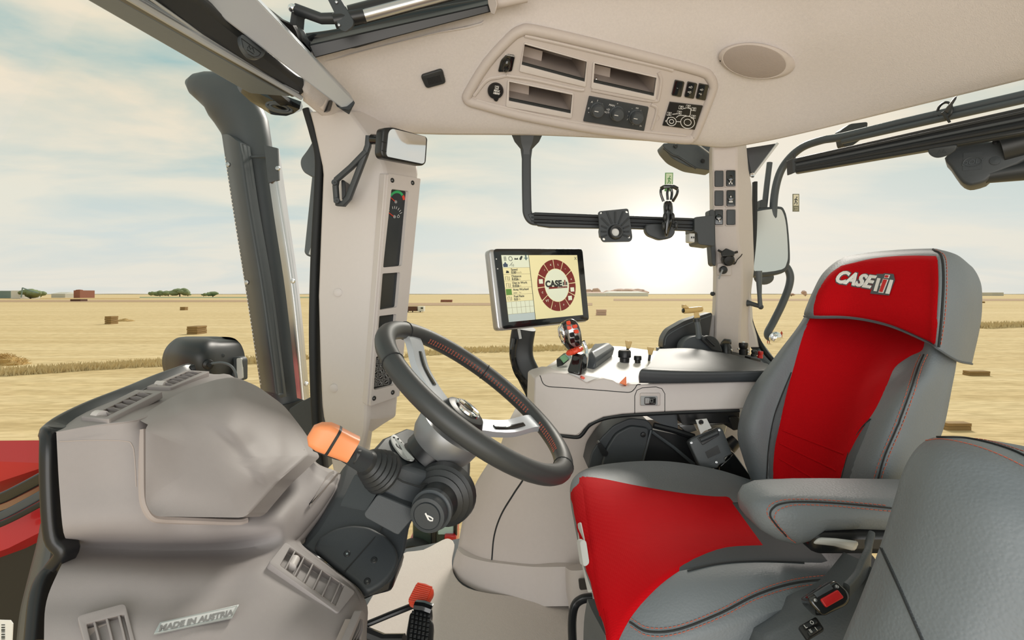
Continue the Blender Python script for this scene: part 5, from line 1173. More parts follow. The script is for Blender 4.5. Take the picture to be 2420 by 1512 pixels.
# ================================================================ instrument strip in the front pillar
isp = thing('instrument_strip', P(900, 700, 1.47), 'tall beige instrument strip with dark displays on the front pillar', 'instrument panel')
IS = Plane(P(910, 412, 1.466), P(987, 412, 1.57), P(870, 957, 1.453))
s1 = [(918, 447), (959, 452), (943, 628), (898, 632)]; s2 = [(896, 646), (939, 643), (932, 725), (889, 732)]; s3 = [(888, 746), (930, 741), (924, 822), (883, 827)]; s4 = [(881, 841), (930, 833), (926, 908), (876, 921)]
plate('bezel', IS, [[(911, 411), (987, 423), (937, 934), (868, 958)], s1, s2, s3, s4], 0.02, 'beige_light', isp, off=0.012, bevel=0.0, rnd=[0.004, .006, .006, .006, .008])
mk('bezel_side', *prism([P(897, 410, 1.474), P(910, 411, 1.455), P(867, 958, 1.443), P(856, 951, 1.463)], (0.012, 0.016, 0)), 'beige_light', isp, bevel=0.002)
for s_, nm in ((s1, 'display'), (s2, 'display'), (s3, 'display'), (s4, 'keypad')):
    x = plate(nm, IS, [ring_px(s_, 4)], 0.006, 'display_off' if nm == 'display' else 'gloss', isp, off=0.0)
    if s_ is s1: disp = x
    if nm == 'keypad': kp = x
for s_ in (s2, s3): line_on(IS, ring_px(s_, -5), 0.0004, 0.0006, True, m='slate', name='display_frame', parent=disp)
for x, y in ((927, 426), (975, 432), (884, 941), (928, 927)):
    s = mk('screw', *lathe([(0, .002), (.0055, .0022), (.0068, .001), (.0068, -.003)], IS.on(x, y, 0.012), IS.n, 14), 'black', isp)
    mk('screw_socket', *lathe([(0, 0.0), (.0022, 0.0), (.0022, -.001)], IS.on(x, y, 0.0145), IS.n, 6), 'mid_grey', s)
def arcband(cx, cy, r0, r1, a0, a1, m, k=0.62):
    o1 = ell(cx, cy, r1 * k, r1, 12, 8, a0, a1); o2 = ell(cx, cy, r0 * k, r0, 12, 8, a0, a1)
    v, f = grid([[IS.on(x, y, .0006) for x, y in o1], [IS.on(x, y, .0006) for x, y in o2]]); return mk('gauge_arc', v, f, m, disp, smooth=False)
arcband(937, 476, 20, 26, 45, 150, 'gauge_green', 0.75); arcband(937, 476, 20, 27, 15, 42, 'gauge_red', 0.75); arcband(937, 476, 20, 26, 152, 175, 'gauge_blue', 0.75)
line_on(IS, [(920, 464), (935, 477)], .0012, .0014, m='gauge_red', name='gauge_needle', parent=disp); line_on(IS, [(914, 499), (931, 512)], .0012, .0014, m='gauge_red', name='gauge_needle', parent=disp)
for x, y in ((935, 477), (932, 512)): mk('gauge_hub', *lathe([(0, .002), (.004, .002), (.005, 0)], IS.on(x, y, .001), IS.n, 12), 'mid_grey', disp)
arcband(931, 512, 20, 27, 140, 162, 'gauge_yellow', 0.8)
for a in (110, 95, 80, 62, 45, 30):
    p, q = ell(931, 512, 15, 19, 1, 8, a, a + 0.1)[0], ell(931, 512, 20, 25, 1, 8, a, a + 0.1)[0]; line_on(IS, [p, q], .0008, .0007, name='gauge_tick', parent=disp)
line_on(IS, [(939, 511), (942, 507), (944, 511), (943, 514), (939, 514)], .0008, .0006, True, name='gauge_icon', parent=disp); line_on(IS, [(918, 466), (917, 472)], .0008, .0008, name='gauge_icon', parent=disp)
# keypad keys
for r in range(5):
    for c in range(3):
        x0 = 883 + c * 13.6 - r * 0.55; y0 = 848 - c * 2.2 + r * 13.6
        q = [(x0, y0), (x0 + 11.5, y0 - 1.8), (x0 + 11.0, y0 + 9.5), (x0 - .5, y0 + 11.3)]
        kb = plate('key', IS, [q], 0.004, 'black', kp, off=0.0015, bevel=0.0006, rnd=0.003)
        line_on(IS, ring_px(q, -.5), 0.0017, 0.00035, True, name='key_outline', parent=kp)
        cx, cy = x0 + 5.5, y0 + 4.8
        ic = [[(cx - 2.5, cy - 2), (cx + 2.5, cy - 2.6), (cx + 2.5, cy + 2), (cx - 2.5, cy + 2.6)], [(cx - 3, cy), (cx, cy - 3), (cx + 3, cy - .4), (cx, cy + 3)], [(cx - 3, cy + 2), (cx + 3, cy - 3)], [(cx - 3, cy - 2), (cx, cy - 2.5), (cx, cy + 2), (cx + 3, cy + 1.5)]][(r * 3 + c) % 4]
        line_on(IS, ic, 0.0018, 0.00055, len(ic) == 4 and (r + c) % 2 == 0, name='key_icon', parent=kp)
# ================================================================ accessory rail by the side window
ar = thing('accessory_rail', P(1245, 330, 1.73), 'black accessory rail hanging from the headliner across the side window', 'rail')
rd = 1.73
mk('hanger', *loft([[P(1208, 316, rd), P(1230, 318, rd - .03), P(1262, 318, rd - .03), P(1282, 318, rd), P(1262, 316, rd + .02), P(1230, 316, rd + .02)], [P(1216, 335, rd), P(1232, 338, rd - .02), P(1258, 338, rd - .02), P(1274, 335, rd), P(1260, 335, rd + .015), P(1232, 335, rd + .015)], [P(1230, 352, rd), P(1237, 354, rd - .012), P(1252, 354, rd - .012), P(1258, 352, rd), P(1254, 352, rd + .01), P(1236, 352, rd + .01)], [P(1233, 375, rd), P(1237, 375, rd - .010), P(1252, 375, rd - .010), P(1255, 375, rd), P(1252, 375, rd + .01), P(1237, 375, rd + .01)]]), 'charcoal', ar, sharp=30)
mk('upright', *sweep(crom([P(1244, 350, rd), P(1244, 420, rd), P(1245, 480, rd), P(1247, 505, rd), P(1258, 520, rd), P(1280, 522, rd)], 5), rrect(0.030, 0.022, 0.006), up=(0, 1, 0)), 'charcoal', ar)
RA = Plane(P(1260, 505, rd - .012), P(1640, 520, rd - .012), P(1260, 535, rd - .012))
bar_ = [(1246, 506), (1265, 501), (1640, 515), (1641, 545), (1500, 540), (1300, 537), (1272, 533), (1255, 522)]
mk('bar', *prism([RA.on(*p) for p in bar_], (0, 0.025, 0)), 'charcoal', ar, bevel=0.003)
for dy in (7, 16, 24):
    mk('groove', *tube([RA.on(1262, 502 + dy, 0.0), RA.on(1636, 515 + dy, 0.0)], 0.0022, 6), 'black', ar)
for dy in (3.5, 11.5, 20):
    mk('rib', *tube([RA.on(1256, 502 + dy, 0.001), RA.on(1640, 515 + dy, 0.001)], 0.003, 6), 'charcoal', ar)
mk('end_block', *prism(rpoly([P(1641, 513, 1.70), P(1688, 508, 1.70), P(1690, 582, 1.70), P(1650, 577, 1.70), P(1648, 550, 1.70), P(1641, 548, 1.70)], 0.008), (0, 0.09, 0)), 'charcoal', ar, bevel=0.004)
mk('wall_plate', *prism(rpoly([P(1676, 495, 1.78), P(1690, 495, 1.78), P(1692, 630, 1.78), P(1683, 625, 1.78), P(1680, 585, 1.78)], 0.01), (0, 0.04, 0)), 'charcoal', ar, bevel=0.004)
mk('usb_socket', *prism([P(1629, 551, 1.70), P(1643, 551, 1.70), P(1642, 573, 1.70), P(1629, 571, 1.70)], (0.0, 0.04, 0)), 'light_grey', ar, bevel=0.003)
for x in (1633, 1638): mk('usb_slot', *prism([P(x, 559, 1.699), P(x + 3, 559, 1.699), P(x + 3, 563, 1.699), P(x, 563, 1.699)], (0, -0.001, 0)), 'black', ar)
# square mounting plate
mp2 = thing('mounting_plate', P(1453, 530, 1.70), 'square black ribbed mounting plate clamped on the rail', 'mount')
MPl = Plane(P(1415, 500, 1.675), P(1490, 500, 1.68), P(1420, 570, 1.67))
plate('plate', MPl, [[(1413, 500), (1484, 493), (1494, 562), (1490, 571), (1424, 572), (1418, 560)], ell(1421, 502 + 2, 3.5, 3, 12), ell(1481, 501, 3.5, 3, 12), ell(1427, 565, 3.5, 3, 12), ell(1486, 560, 3.5, 3.2, 12), ell(1454, 549, 8, 8, 20)], 0.008, 'charcoal', mp2, off=0.004, rnd=[0.008, 0, 0, 0, 0, 0])
for i in range(11):
    a = math.radians(-20 + i * 22); p0 = (1454 + 21 * math.cos(a), 548 - 21 * math.sin(a)); k = 1.0
    for rr_ in range(22, 60):
        x, y = 1454 + rr_ * math.cos(a), 548 - rr_ * math.sin(a)
        if not (1421 < x < 1487 and 499 < y < 568): break
        p1 = (x, y)
    mk('rib', *tube([MPl.on(*p0, 0.006), MPl.on(*p1, 0.006)], 0.0028, 6), 'charcoal', mp2)
mk('hub_ring', *lathe([(0.0145, 0.002), (0.0145, 0.014), (0.0165, 0.018), (0.020, 0.018), (0.0225, 0.012), (0.024, 0.0)], MPl.on(1454, 549, 0.003), MPl.n, 28), 'dark', mp2)
mk('lens', *lathe([(0, 0.0), (0.009, 0.0), (0.011, 0.001), (0.013, -0.001)], MPl.on(1454, 549, 0.006), MPl.n, 20), 'white', mp2)
mk('clamp', *prism([P(1418, 545, 1.705), P(1424, 500, 1.705), P(1480, 505, 1.705), P(1478, 552, 1.705), P(1420, 560, 1.705)], (0, 0.04, 0)), 'dark', mp2, bevel=0.004)
# phone holder claw
ph = thing('phone_holder', P(1578, 520, 1.68), 'black spring claw phone holder clipped to the rail', 'holder')
d_ = 1.66
mk('base', *prism(rpoly([P(1526, 530, 1.69), P(1550, 528, 1.69), P(1592, 535, 1.69), P(1597, 548, 1.69), P(1588, 562, 1.69), P(1560, 567, 1.69), P(1532, 556, 1.69), P(1525, 545, 1.69)], 0.010), (0, 0.03, 0)), 'charcoal', ph, bevel=0.004)
mk('body', *loft([[P(x0, y, d_ + .0), P((x0 + x1) / 2, y, d_ - .02), P(x1, y, d_), P((x0 + x1) / 2, y, d_ + .03)] for y, x0, x1 in ((472, 1565, 1593), (488, 1560, 1597), (505, 1564, 1596), (518, 1560, 1598), (535, 1562, 1592), (552, 1566, 1584), (560, 1572, 1578))]), 'gloss', ph, subs=1)
for q in ([(1568, 476), (1562, 458), (1563, 446), (1572, 442)], [(1590, 476), (1600, 458), (1600, 446), (1590, 442)], [(1578, 472), (1577, 455), (1580, 446)], [(1586, 472), (1588, 456), (1586, 446)]):
    mk('claw', *tube([P(x, y, d_ - .005) for x, y in crom(q, 5)], 0.0042, 8), 'gloss', ph)
mk('claw_bridge', *sweep(crom([P(1562, 446, d_ - .005), P(1572, 441, d_ - .012), P(1590, 441, d_ - .012), P(1601, 446, d_ - .005)], 5), rrect(0.012, 0.007, 0.003), up=(0, 1, 0)), 'gloss', ph)
for x, y in ((1575, 490), (1583, 490), (1571, 512), (1590, 512), (1598, 532), (1568, 534)):
    mk('spring_knob', *ellipsoid(P(x, y, d_ - .016), Vector((.006, 0, 0)), Vector((0, .006, 0)), Vector((0, 0, .012)), 12, 8), 'dark', ph)
# emergency exit stickers on the glass
def exit_sticker(x0, y0, x1, y1, d_, pale, dark_, label, tilt=0):
    pl = Plane(P(x0, y0, d_), P(x1, y0, d_), P(x0, y1, d_ + 0.001)); h = y1 - y0; w_ = x1 - x0
    s = thing('exit_sticker', P((x0 + x1) / 2, y1, d_), label, 'sticker')
    plate('sticker_field', pl, [[(x0, y0), (x1, y0), (x1 - tilt, y1), (x0 - tilt, y1)]], 0.0008, dark_, s, off=0.0)
    plate('sticker_panel', pl, [[(x0 + 2, y0 + 2), (x1 - 2, y0 + 2), (x1 - 2 - tilt * .6, y0 + h * .66), (x0 + 2 - tilt * .6, y0 + h * .66)]], 0.0008, pale, s, off=0.001)
    cx = x0 + w_ * .5
    for a in ([(cx + 1, y0 + h * .24), (cx - 1, y0 + h * .40)], [(cx - 1, y0 + h * .40), (cx + 3, y0 + h * .50), (cx + 2, y0 + h * .60)], [(cx - 1, y0 + h * .40), (cx - 2, y0 + h * .52), (cx - 4, y0 + h * .58)], [(cx, y0 + h * .28), (cx + 4, y0 + h * .36)], [(cx, y0 + h * .28), (cx - 4, y0 + h * .34)]):
        mk('runner_figure', *tube([pl.on(x, y, .0015) for x, y in a], 0.0013, 6), 'screen_ink' if dark_ != 'label_green' else 'label_green', s)
    mk('runner_head', *lathe([(0, .0005), (.0022, .0005), (.0022, 0)], pl.on(cx + 2, y0 + h * .19, .0013), pl.n, 10), 'screen_ink' if dark_ != 'label_green' else 'label_green', s)
    q = [(cx - 4 - tilt * .8, y0 + h * .76), (cx + 4 - tilt * .8, y0 + h * .76), (cx + 4 - tilt, y0 + h * .92), (cx - 4 - tilt, y0 + h * .92)]
    for xx in (0, 4): mk('sticker_icon', *tube([pl.on(q[0][0] + xx, q[0][1], .0012), pl.on(q[1][0] - 4 + xx, q[1][1], .0012), pl.on(q[2][0] - 4 + xx, q[2][1], .0012), pl.on(q[3][0] + xx, q[3][1], .0012)], 0.0008, 5), pale, s)
exit_sticker(1572, 408, 1591, 452, 1.84, 'label_pale', 'label_green', 'green emergency exit sticker on the side window above the phone holder', 1.5)
exit_sticker(1873, 458, 1889, 500, 1.78, 'label_cream', 'label_olive', 'dark emergency exit sticker on the rear window right of the mirror', 0)
# ================================================================ rear pillar fittings
for x0, y0, x1, y1, kind in ((1689, 404, 1709, 441, 0), (1716, 403, 1737, 440, 1), (1689, 451, 1709, 486, 0), (1717, 450, 1737, 487, 2), (1689, 496, 1708, 531, 3), (1717, 496, 1737, 531, 0)):
    pl = Plane(P(1689, 404, 1.797), P(1737, 404, 1.785), P(1689, 531, 1.797))
    r_ = plate('blank_cover' if kind == 0 else 'rocker_switch', pl, [[(x0, y0), (x1, y0), (x1, y1), (x0, y1)]], 0.012, 'charcoal' if kind == 0 else 'gloss', t2, off=0.005, bevel=0.0015, rnd=0.004)
    mk('switch_frame', *tube([pl.on(x, y, .001) for x, y in rpoly([(x0 - 2, y0 - 2), (x1 + 2, y0 - 2), (x1 + 2, y1 + 2), (x0 - 2, y1 + 2)], 3)], 0.0018, 6, closed=True), 'beige', r_)
    if kind:
        mk('rocker_cap', *lathe([(0, .004), (.008, .003), (.011, 0)], pl.on((x0 + x1) / 2, (y0 + y1) / 2, .005), pl.n, 14), 'gloss', r_)
        for dx_, dy_ in ((0, 8), (-3, 12), (3, 12)) if kind == 1 else (((0, -4), (-3, 8), (0, 8), (3, 8)) if kind == 2 else ((0, 4), (2, 9))):
            mk('switch_print', *prism([pl.on((x0 + x1) / 2 + dx_ - 1, (y0 + y1) / 2 + dy_ - 2, .0095), pl.on((x0 + x1) / 2 + dx_ + 1.4, (y0 + y1) / 2 + dy_ - 2, .0095), pl.on((x0 + x1) / 2 + dx_ + 1.4, (y0 + y1) / 2 + dy_ + 2, .0095), pl.on((x0 + x1) / 2 + dx_ - 1, (y0 + y1) / 2 + dy_ + 2, .0095)], pl.n * .0003), 'print_white', r_, smooth=False)
sk_ = thing('trailer_socket', P(1718, 605, 1.78), 'black capped socket on the rear pillar below the switches', 'socket')
c = P(1718, 612, 1.785)
mk('socket_body', *lathe([(0.020, 0), (0.021, 0.012), (0.019, 0.026), (0.015, 0.030), (0, 0.031)], c, (-.15, -1, -.25), 18), 'black', sk_)
mk('cap_lid', *loft([[P(1703, 596, 1.75), P(1716, 586, 1.745), P(1737, 595, 1.75), P(1735, 604, 1.74), P(1706, 606, 1.74)], [P(1703, 598, 1.78), P(1716, 588, 1.78), P(1737, 597, 1.78), P(1735, 606, 1.78), P(1706, 608, 1.78)]]), 'dark', sk_, bevel=0.003)
for a, b in (((1697, 591), (1706, 596)), ((1733, 598), (1743, 595))): mk('cap_ear', *tube([P(*a, 1.755), P(*b, 1.755)], [0.004, 0.004], 8), 'black', sk_)
mk('tether', *tube([P(x, y, 1.77) for x, y in crom([(1724, 621), (1736, 624), (1742, 614), (1750, 606), (1754, 600)], 5)], 0.0016, 6), 'black', sk_)
mk('tether', *tube([P(1731 + 6 * math.cos(a), 620 + 4 * math.sin(a), 1.768) for a in (2 * PI * k / 14 for k in range(14))], 0.0016, 6, closed=True), 'black', sk_)
ant = thing('cable_plug', P(1708, 638, 1.78), 'black plug with short grey cable on the rear pillar', 'plug')
mk('plug_plate', *prism(rpoly([P(1695, 622, 1.79), P(1727, 622, 1.787), P(1728, 651, 1.785), P(1694, 650, 1.79)], .006), (0, -.004, 0)), 'beige', ant, bevel=.002)
mk('plug', *lathe([(.013, 0), (.0135, .008), (.011, .012), (.006, .013), (0, .013)], P(1708, 638, 1.782), (0, -1, 0), 18), 'black', ant)
mk('cable', *tube([P(1707, 638, 1.765), P(1703, 648, 1.755), P(1699, 659, 1.76)], .003, 8), 'mid_grey', ant)
# dark moulding at the foot of the side window, hand brake and rear controls
dk_ = thing('window_moulding', P(1620, 830, 1.80), 'dark sloping moulding beside the rear pillar foot', 'moulding')
mk('moulding_shell', *prism(rpoly([P(1566, 826, 1.78), P(1568, 800, 1.78), P(1580, 780, 1.78), P(1620, 757, 1.78), P(1685, 737, 1.78), P(1676, 800, 1.78), P(1672, 826, 1.78)], .012), (0, .06, 0)), 'dark', dk_, bevel=.006)
mk('moulding_lip', *tube([P(x, y, 1.778) for x, y in crom([(1571, 816), (1575, 797), (1590, 784), (1625, 766), (1680, 745)], 5)], .002, 6), 'grey_plastic', dk_)
mk('moulding_foot', *prism([P(1560, 824, 1.78), P(1690, 826, 1.76), P(1690, 850, 1.72), P(1560, 845, 1.74)], (0, .05, 0)), 'dark', dk_)
DOFF = 0.03
pb = thing('parking_brake', P(1655, 825, 1.66), 'tan T-handle lever on a grey quadrant behind the armrest', 'lever')
mk('quadrant', *prism(rpoly([P(1612, 832, 1.66), P(1614, 812, 1.66), P(1630, 797, 1.66), P(1655, 793, 1.66), P(1672, 794, 1.66), P(1690, 806, 1.66), P(1708, 835, 1.66), P(1706, 845, 1.66), P(1614, 840, 1.66)], .02), (0, .06, 0)), 'slate', pb, bevel=.006)
mk('quadrant_cheek', *prism(rpoly([P(1652, 800, 1.655), P(1666, 791, 1.655), P(1684, 795, 1.655), P(1694, 806, 1.655), P(1704, 832, 1.655), P(1680, 826, 1.655)], .01), (0, -.02, 0)), 'dark', pb, bevel=.004)
mk('gate_slot', *tube([P(x, y, 1.632) for x, y in crom([(1669, 799), (1676, 806), (1682, 812), (1688, 817)], 4)], .0055, 8), 'black', pb)
mk('shaft', *tube([P(x, y, 1.66) for x, y in crom([(1652, 800), (1650, 775), (1646, 755), (1644, 748)], 4)], [.010, .009, .0085, .008, .008], 14), 'grey_plastic', pb)
mk('shaft_collar', *lathe([(.011, 0), (.011, .008), (.009, .009)], P(1647, 760, 1.66), (-.1, 0, 1), 16), 'dark', pb)
th = mk('t_handle', *tube([P(1616, 734, 1.65), P(1630, 733, 1.652), P(1650, 731, 1.66), P(1658, 730, 1.665)], [.0095, .0095, .0095, .008], 14), 'tan', pb)
mk('handle_neck', *loft([[P(1640, 738, 1.65), P(1650, 736, 1.65), P(1650, 736, 1.67), P(1640, 738, 1.67)], [P(1640, 752, 1.648), P(1655, 750, 1.648), P(1655, 750, 1.672), P(1640, 752, 1.672)]]), 'tan', th, bevel=.002)
mk('handle_fin', *prism([P(1615, 728, 1.64), P(1615, 720, 1.64), P(1620, 719, 1.64), P(1630, 728, 1.64)], (0, .02, 0)), 'tan', th, bevel=.002)
mk('handle_button', *lathe([(.006, 0), (.0075, .002), (.0075, .004), (.004, .006), (0, .006)], P(1616, 734, 1.649), (-1, -.1, .02), 14), 'gloss', th)
DOFF = 0.09
rc_ = thing('rear_control_panel', P(1740, 840, 1.6), 'dark rear control ledge with black knobs and a red plug', 'control panel')
mk('ledge', *loft([[P(1690, 822, 1.70), P(1790, 842, 1.68), P(1830, 880, 1.6), P(1700, 850, 1.55)], [P(1690, 850, 1.70), P(1790, 870, 1.68), P(1830, 900, 1.6), P(1700, 880, 1.55)]]), 'dark', rc_, bevel=.003)
mk('clamp_switch', *loft([[P(1702, 822, 1.60), P(1724, 826, 1.60), P(1728, 815, 1.62), P(1704, 812, 1.62)], [P(1701, 812, 1.60), P(1728, 812, 1.60), P(1731, 805, 1.62), P(1709, 800, 1.62)], [P(1711, 802, 1.60), P(1727, 804, 1.60), P(1729, 801, 1.61), P(1712, 799, 1.61)]]), 'gloss', rc_, bevel=.004)
mk('switch_foot', *lathe([(.018, 0), (.016, .02), (.012, .03)], P(1716, 834, 1.60), (0, 0, 1), 16), 'black', rc_)
kb_ = mk('round_knob', *lathe([(.013, 0), (.014, .018), (.011, .02), (.0135, .024), (.0145, .032), (.0135, .038), (0, .038)], P(1757, 838, 1.60), (0, 0, 1), 20), 'black', rc_)
mk('knob_cap', *lathe([(.005, 0), (.004, .003), (0, .003)], P(1757, 809, 1.595), (0, 0, 1), 12), 'chrome', kb_)
mk('valve_plug', *lathe([(.010, 0), (.010, .006), (.007, .010), (.009, .014), (.008, .02), (0, .021)], P(1782, 842, 1.58), (0, 0, 1), 14), 'black', rc_)
rp = mk('valve_plug', *lathe([(.008, 0), (.0085, .006), (.0065, .010), (.0085, .014), (.0075, .022), (0, .023)], P(1796, 846, 1.58), (.1, 0, 1), 10), 'red_plastic', rc_)
rp['label'] = 'red plug'
mk('plug_base', *prism([P(1774, 844, 1.57), P(1798, 850, 1.57), P(1797, 856, 1.57), P(1773, 850, 1.57)], (0, .04, 0)), 'black', rc_)
for x, y in ((1728, 827), (1745, 825), (1768, 833), (1787, 840)): mk('contact_screw', *lathe([(0, .004), (.003, .003), (.004, 0)], P(x, y, 1.575), (0, -.4, .9), 8), 'chrome', rc_)
mk('corner_trim', *loft([[P(1752, 776, 1.86), P(1772, 772, 1.84), P(1778, 774, 1.88)], [P(1770, 815, 1.80), P(1800, 818, 1.80), P(1806, 815, 1.86)], [P(1790, 845, 1.74), P(1835, 868, 1.74), P(1840, 860, 1.80)], [P(1800, 870, 1.70), P(1850, 890, 1.70), P(1850, 880, 1.76)]]), 'slate', rc_, sharp=30)
DOFF = 0.0
# ================================================================ window latch, rear seal
lt = thing('window_latch', P(1765, 716, 1.84), 'grey rear window latch handle beside the rear pillar', 'latch')
mk('latch_arm', *tube([P(1763, 716, 1.83), P(1774, 717, 1.82), P(1797, 724, 1.82)], [.013, .008, .007], 12), 'charcoal', lt)
mk('latch_grip', *tube([P(x, y, 1.815) for x, y in ((1797, 726), (1795, 700), (1794, 670), (1793, 640))], [.008, .007, .009, .011], 12), 'grey_plastic', lt)
mk('latch_knuckle', *ellipsoid(P(1798, 725, 1.815), Vector((.009, 0, 0)), Vector((0, .009, 0)), Vector((0, 0, .009)), 12, 8), 'charcoal', lt)
sl_ = mk('trim_3', *sweep(crom([P(1784, 430, 1.90), P(1782, 560, 1.90), P(1769, 690, 1.90), P(1772, 750, 1.90), P(1790, 800, 1.88), P(1815, 840, 1.84), P(1860, 880, 1.80)], 6), rrect(0.012, 0.022, 0.004), up=(0, 1, 0)), 'rubber')
structure(sl_, 'black rubber seal round the rear window corner')
mk('pillar_stud', *ellipsoid(P(1684, 694, 1.83), Vector((.008, 0, 0)), Vector((0, .01, 0)), Vector((0, 0, .008)), 10, 6), 'charcoal', t2)
mk('upper_gusset', *prism([P(1764, 350, 1.88), P(1840, 338, 1.84), P(1777, 415, 1.88), P(1772, 412, 1.88)], (0, .02, 0)), 'black', t2)
mk('hinge_strip', *sweep([P(1838, 338, 1.835), P(1780, 414, 1.875)], rrect(.007, .012, .002), up=(0, 1, 0)), 'light_grey', t2)
mk('hinge_bolt', *lathe([(0, .004), (.008, .003), (.009, 0)], P(1778, 414, 1.865), (0, -1, 0), 12), 'chrome', t2)
# outside lamp arm behind the pillar head
wa = thing('roof_lamp_bracket', P(1640, 370, 1.98), 'black curved lamp housing outside behind the rear pillar head', 'lamp')
mk('housing', *prism(rpoly([P(1565, 338, 1.96), P(1570, 352, 1.96), P(1590, 375, 1.96), P(1630, 395, 1.96), P(1690, 404, 1.96), P(1690, 345, 1.96), P(1640, 335, 1.96)], .015), (0, .08, 0)), 'slate', wa, bevel=.008)
mk('housing_lip', *tube([P(x, y, 1.958) for x, y in crom([(1568, 350), (1590, 366), (1605, 372), (1645, 398)], 5)], .004, 8), 'dark', wa)
for x, y in ((1597, 345), (1661, 380)): mk('bolt', *lathe([(0, .003), (.007, .002), (.008, 0)], P(x, y, 1.955), (0, -1, 0), 12), 'black', wa)
mk('pale_strip', *sweep([P(1650, 342, 1.94), P(1690, 372, 1.94)], rrect(.004, .006, .001), up=(0, 1, 0)), 'light_grey', wa)
# ================================================================ touch display on its arm
DOFF = 0.14
mo_ = thing('display_monitor', P(1255, 900, 1.55), 'tablet-like touch display with cream screen on a black arm', 'monitor')
DP = Plane(P(1184, 603, 1.45), P(1363, 603, 1.60), P(1202, 761, 1.435))
fr = [(1166, 588), (1376, 588), (1392, 757), (1188, 778)]
plate('housing', DP, [[(1156, 588), (1374, 587), (1391, 760), (1178, 782)]], 0.032, 'silver', mo_, off=-0.002, bevel=0.006, rnd=0.014)
bz = plate('bezel', DP, [fr], 0.006, 'gloss', mo_, off=0.001, bevel=0.0008, rnd=0.012)
def bi(u_, v_):
    """position on the lit screen: u across 0..1, v down 0..1"""
    a = (1184, 603); b = (1363, 603); c = (1377, 744); d = (1202, 761)
    A, B, C_, D_ = (DP.on(*p) for p in (a, b, c, d)); return A * (1 - u_) * (1 - v_) + B * u_ * (1 - v_) + C_ * u_ * v_ + D_ * (1 - u_) * v_
def spoly(pts, m, off, name, parent, th=0.0003):
    return mk(name, *prism([bi(*p) + DP.n * off for p in pts], DP.n * th), m, parent, smooth=False)
scr = spoly([(0, 0), (1, 0), (1, 1), (0, 1)], 'screen_cream', 0.0012, 'screen', mo_, 0.0006)
DV = 0.335
spoly([(0, 0), (DV, 0), (DV, 0.19), (0, 0.19)], 'screen_pale', 0.0019, 'status_area', scr)
spoly([(0, 0.70), (DV, 0.70), (DV, 0.885), (0, 0.885)], 'screen_pale', 0.0019, 'empty_area', scr)
spoly([(0, 0.885), (DV, 0.885), (DV, 1), (0, 1)], 'screen_blue', 0.0019, 'footer', scr)
spoly([(DV, 0), (DV + .006, 0), (DV + .006, 1), (DV, 1)], 'screen_ink', 0.0021, 'divider', scr)
for v_ in (0.19, 0.29, 0.39, 0.49, 0.595, 0.70, 0.79, 0.885): spoly([(0, v_), (DV, v_), (DV, v_ + .004), (0, v_ + .004)], 'screen_grey', 0.0022, 'rule', scr)
for u_ in (0.055, 0.115, 0.17, 0.225, 0.28): spoly([(u_, 0.70), (u_ + .003, 0.70), (u_ + .003, 0.885), (u_, 0.885)], 'screen_grey', 0.0022, 'rule', scr)
def stext(body, u_, v_, size, m='screen_ink', bold=0.0, align='LEFT'):
    uu = (bi(u_ + .05, v_) - bi(u_, v_)).normalized(); vv = DP.n.cross(uu)
    mk('screen_text', *text_vf(body, None, bi(u_, v_) + DP.n * 0.0024, uu, vv, size, 0.0002, bold, align=align), m, scr, smooth=False)
for i, (a, b, c) in enumerate((('Speed', '0.00', 'km/h'), ('Distance', '0.026', 'km'), ('Dist in Work', '0.026', 'km'), ('Area Worked', '----', 'ha'), ('Fuel Rate', '0.0', 'l/h'))):
    v0 = 0.222 + i * 0.1015
    stext(a, 0.095, v0, 0.0098, bold=0.00018); stext(b, 0.095, v0 + 0.045, 0.0105, bold=0.0003); stext(c, 0.165 if len(b) > 3 else 0.145, v0 + 0.045, 0.0085, 'screen_grey')
    if i == 3: spoly([(0.005, v0 - .015), (0.075, v0 - .015), (0.075, v0 + .075), (0.005, v0 + .075)], 'screen_green', 0.0024, 'area_icon', scr)
    elif i == 0: spoly([(0.03, v0 + .05), (0.04, v0 + .01), (0.065, v0 + .02), (0.07, v0 + .05)], 'screen_ink', 0.0024, 'row_icon', scr)
    else:
        q = [(0.02, v0 + .055), (0.02, v0), (0.045, v0), (0.045, v0 + .055), (0.065, v0 + .055), (0.065, v0)]
        mk('row_icon', *tube([bi(*p) + DP.n * .0024 for p in q], 0.0006, 5), 'screen_ink', scr)
def sell(cu, cv, ru, rv, n, a0=0, a1=360): return [(cu + ru * math.cos(math.radians(a0 + (a1 - a0) * k / n)), cv - rv * math.sin(math.radians(a0 + (a1 - a0) * k / n))) for k in range(n + 1)]
mk('status_icon', *tube([bi(*p) + DP.n * .0024 for p in sell(0.105, 0.055, 0.022, 0.032, 18)], 0.0009, 5), 'screen_ink', scr)
for k in range(4):
    for j in range(2): spoly([(0.025 + j * .016, 0.025 + k * .016), (0.037 + j * .016, 0.025 + k * .016), (0.037 + j * .016, 0.034 + k * .016), (0.025 + j * .016, 0.034 + k * .016)], 'screen_ink', .0023, 'status_icon', scr)
spoly([(0.15, 0.07), (0.16, 0.04), (0.175, 0.055), (0.195, 0.04), (0.20, 0.07)], 'screen_ink', .0023, 'status_icon', scr)
spoly([(0.215, 0.06), (0.235, 0.02), (0.25, 0.01), (0.26, 0.025), (0.24, 0.07), (0.225, 0.08)], 'screen_ink', .0023, 'status_icon', scr)
spoly([(0.29, 0.0), (0.31, 0.0), (0.31, 0.04), (0.325, 0.04), (0.30, 0.085), (0.275, 0.04), (0.29, 0.04)], 'wall_teal', .0023, 'status_icon', scr)
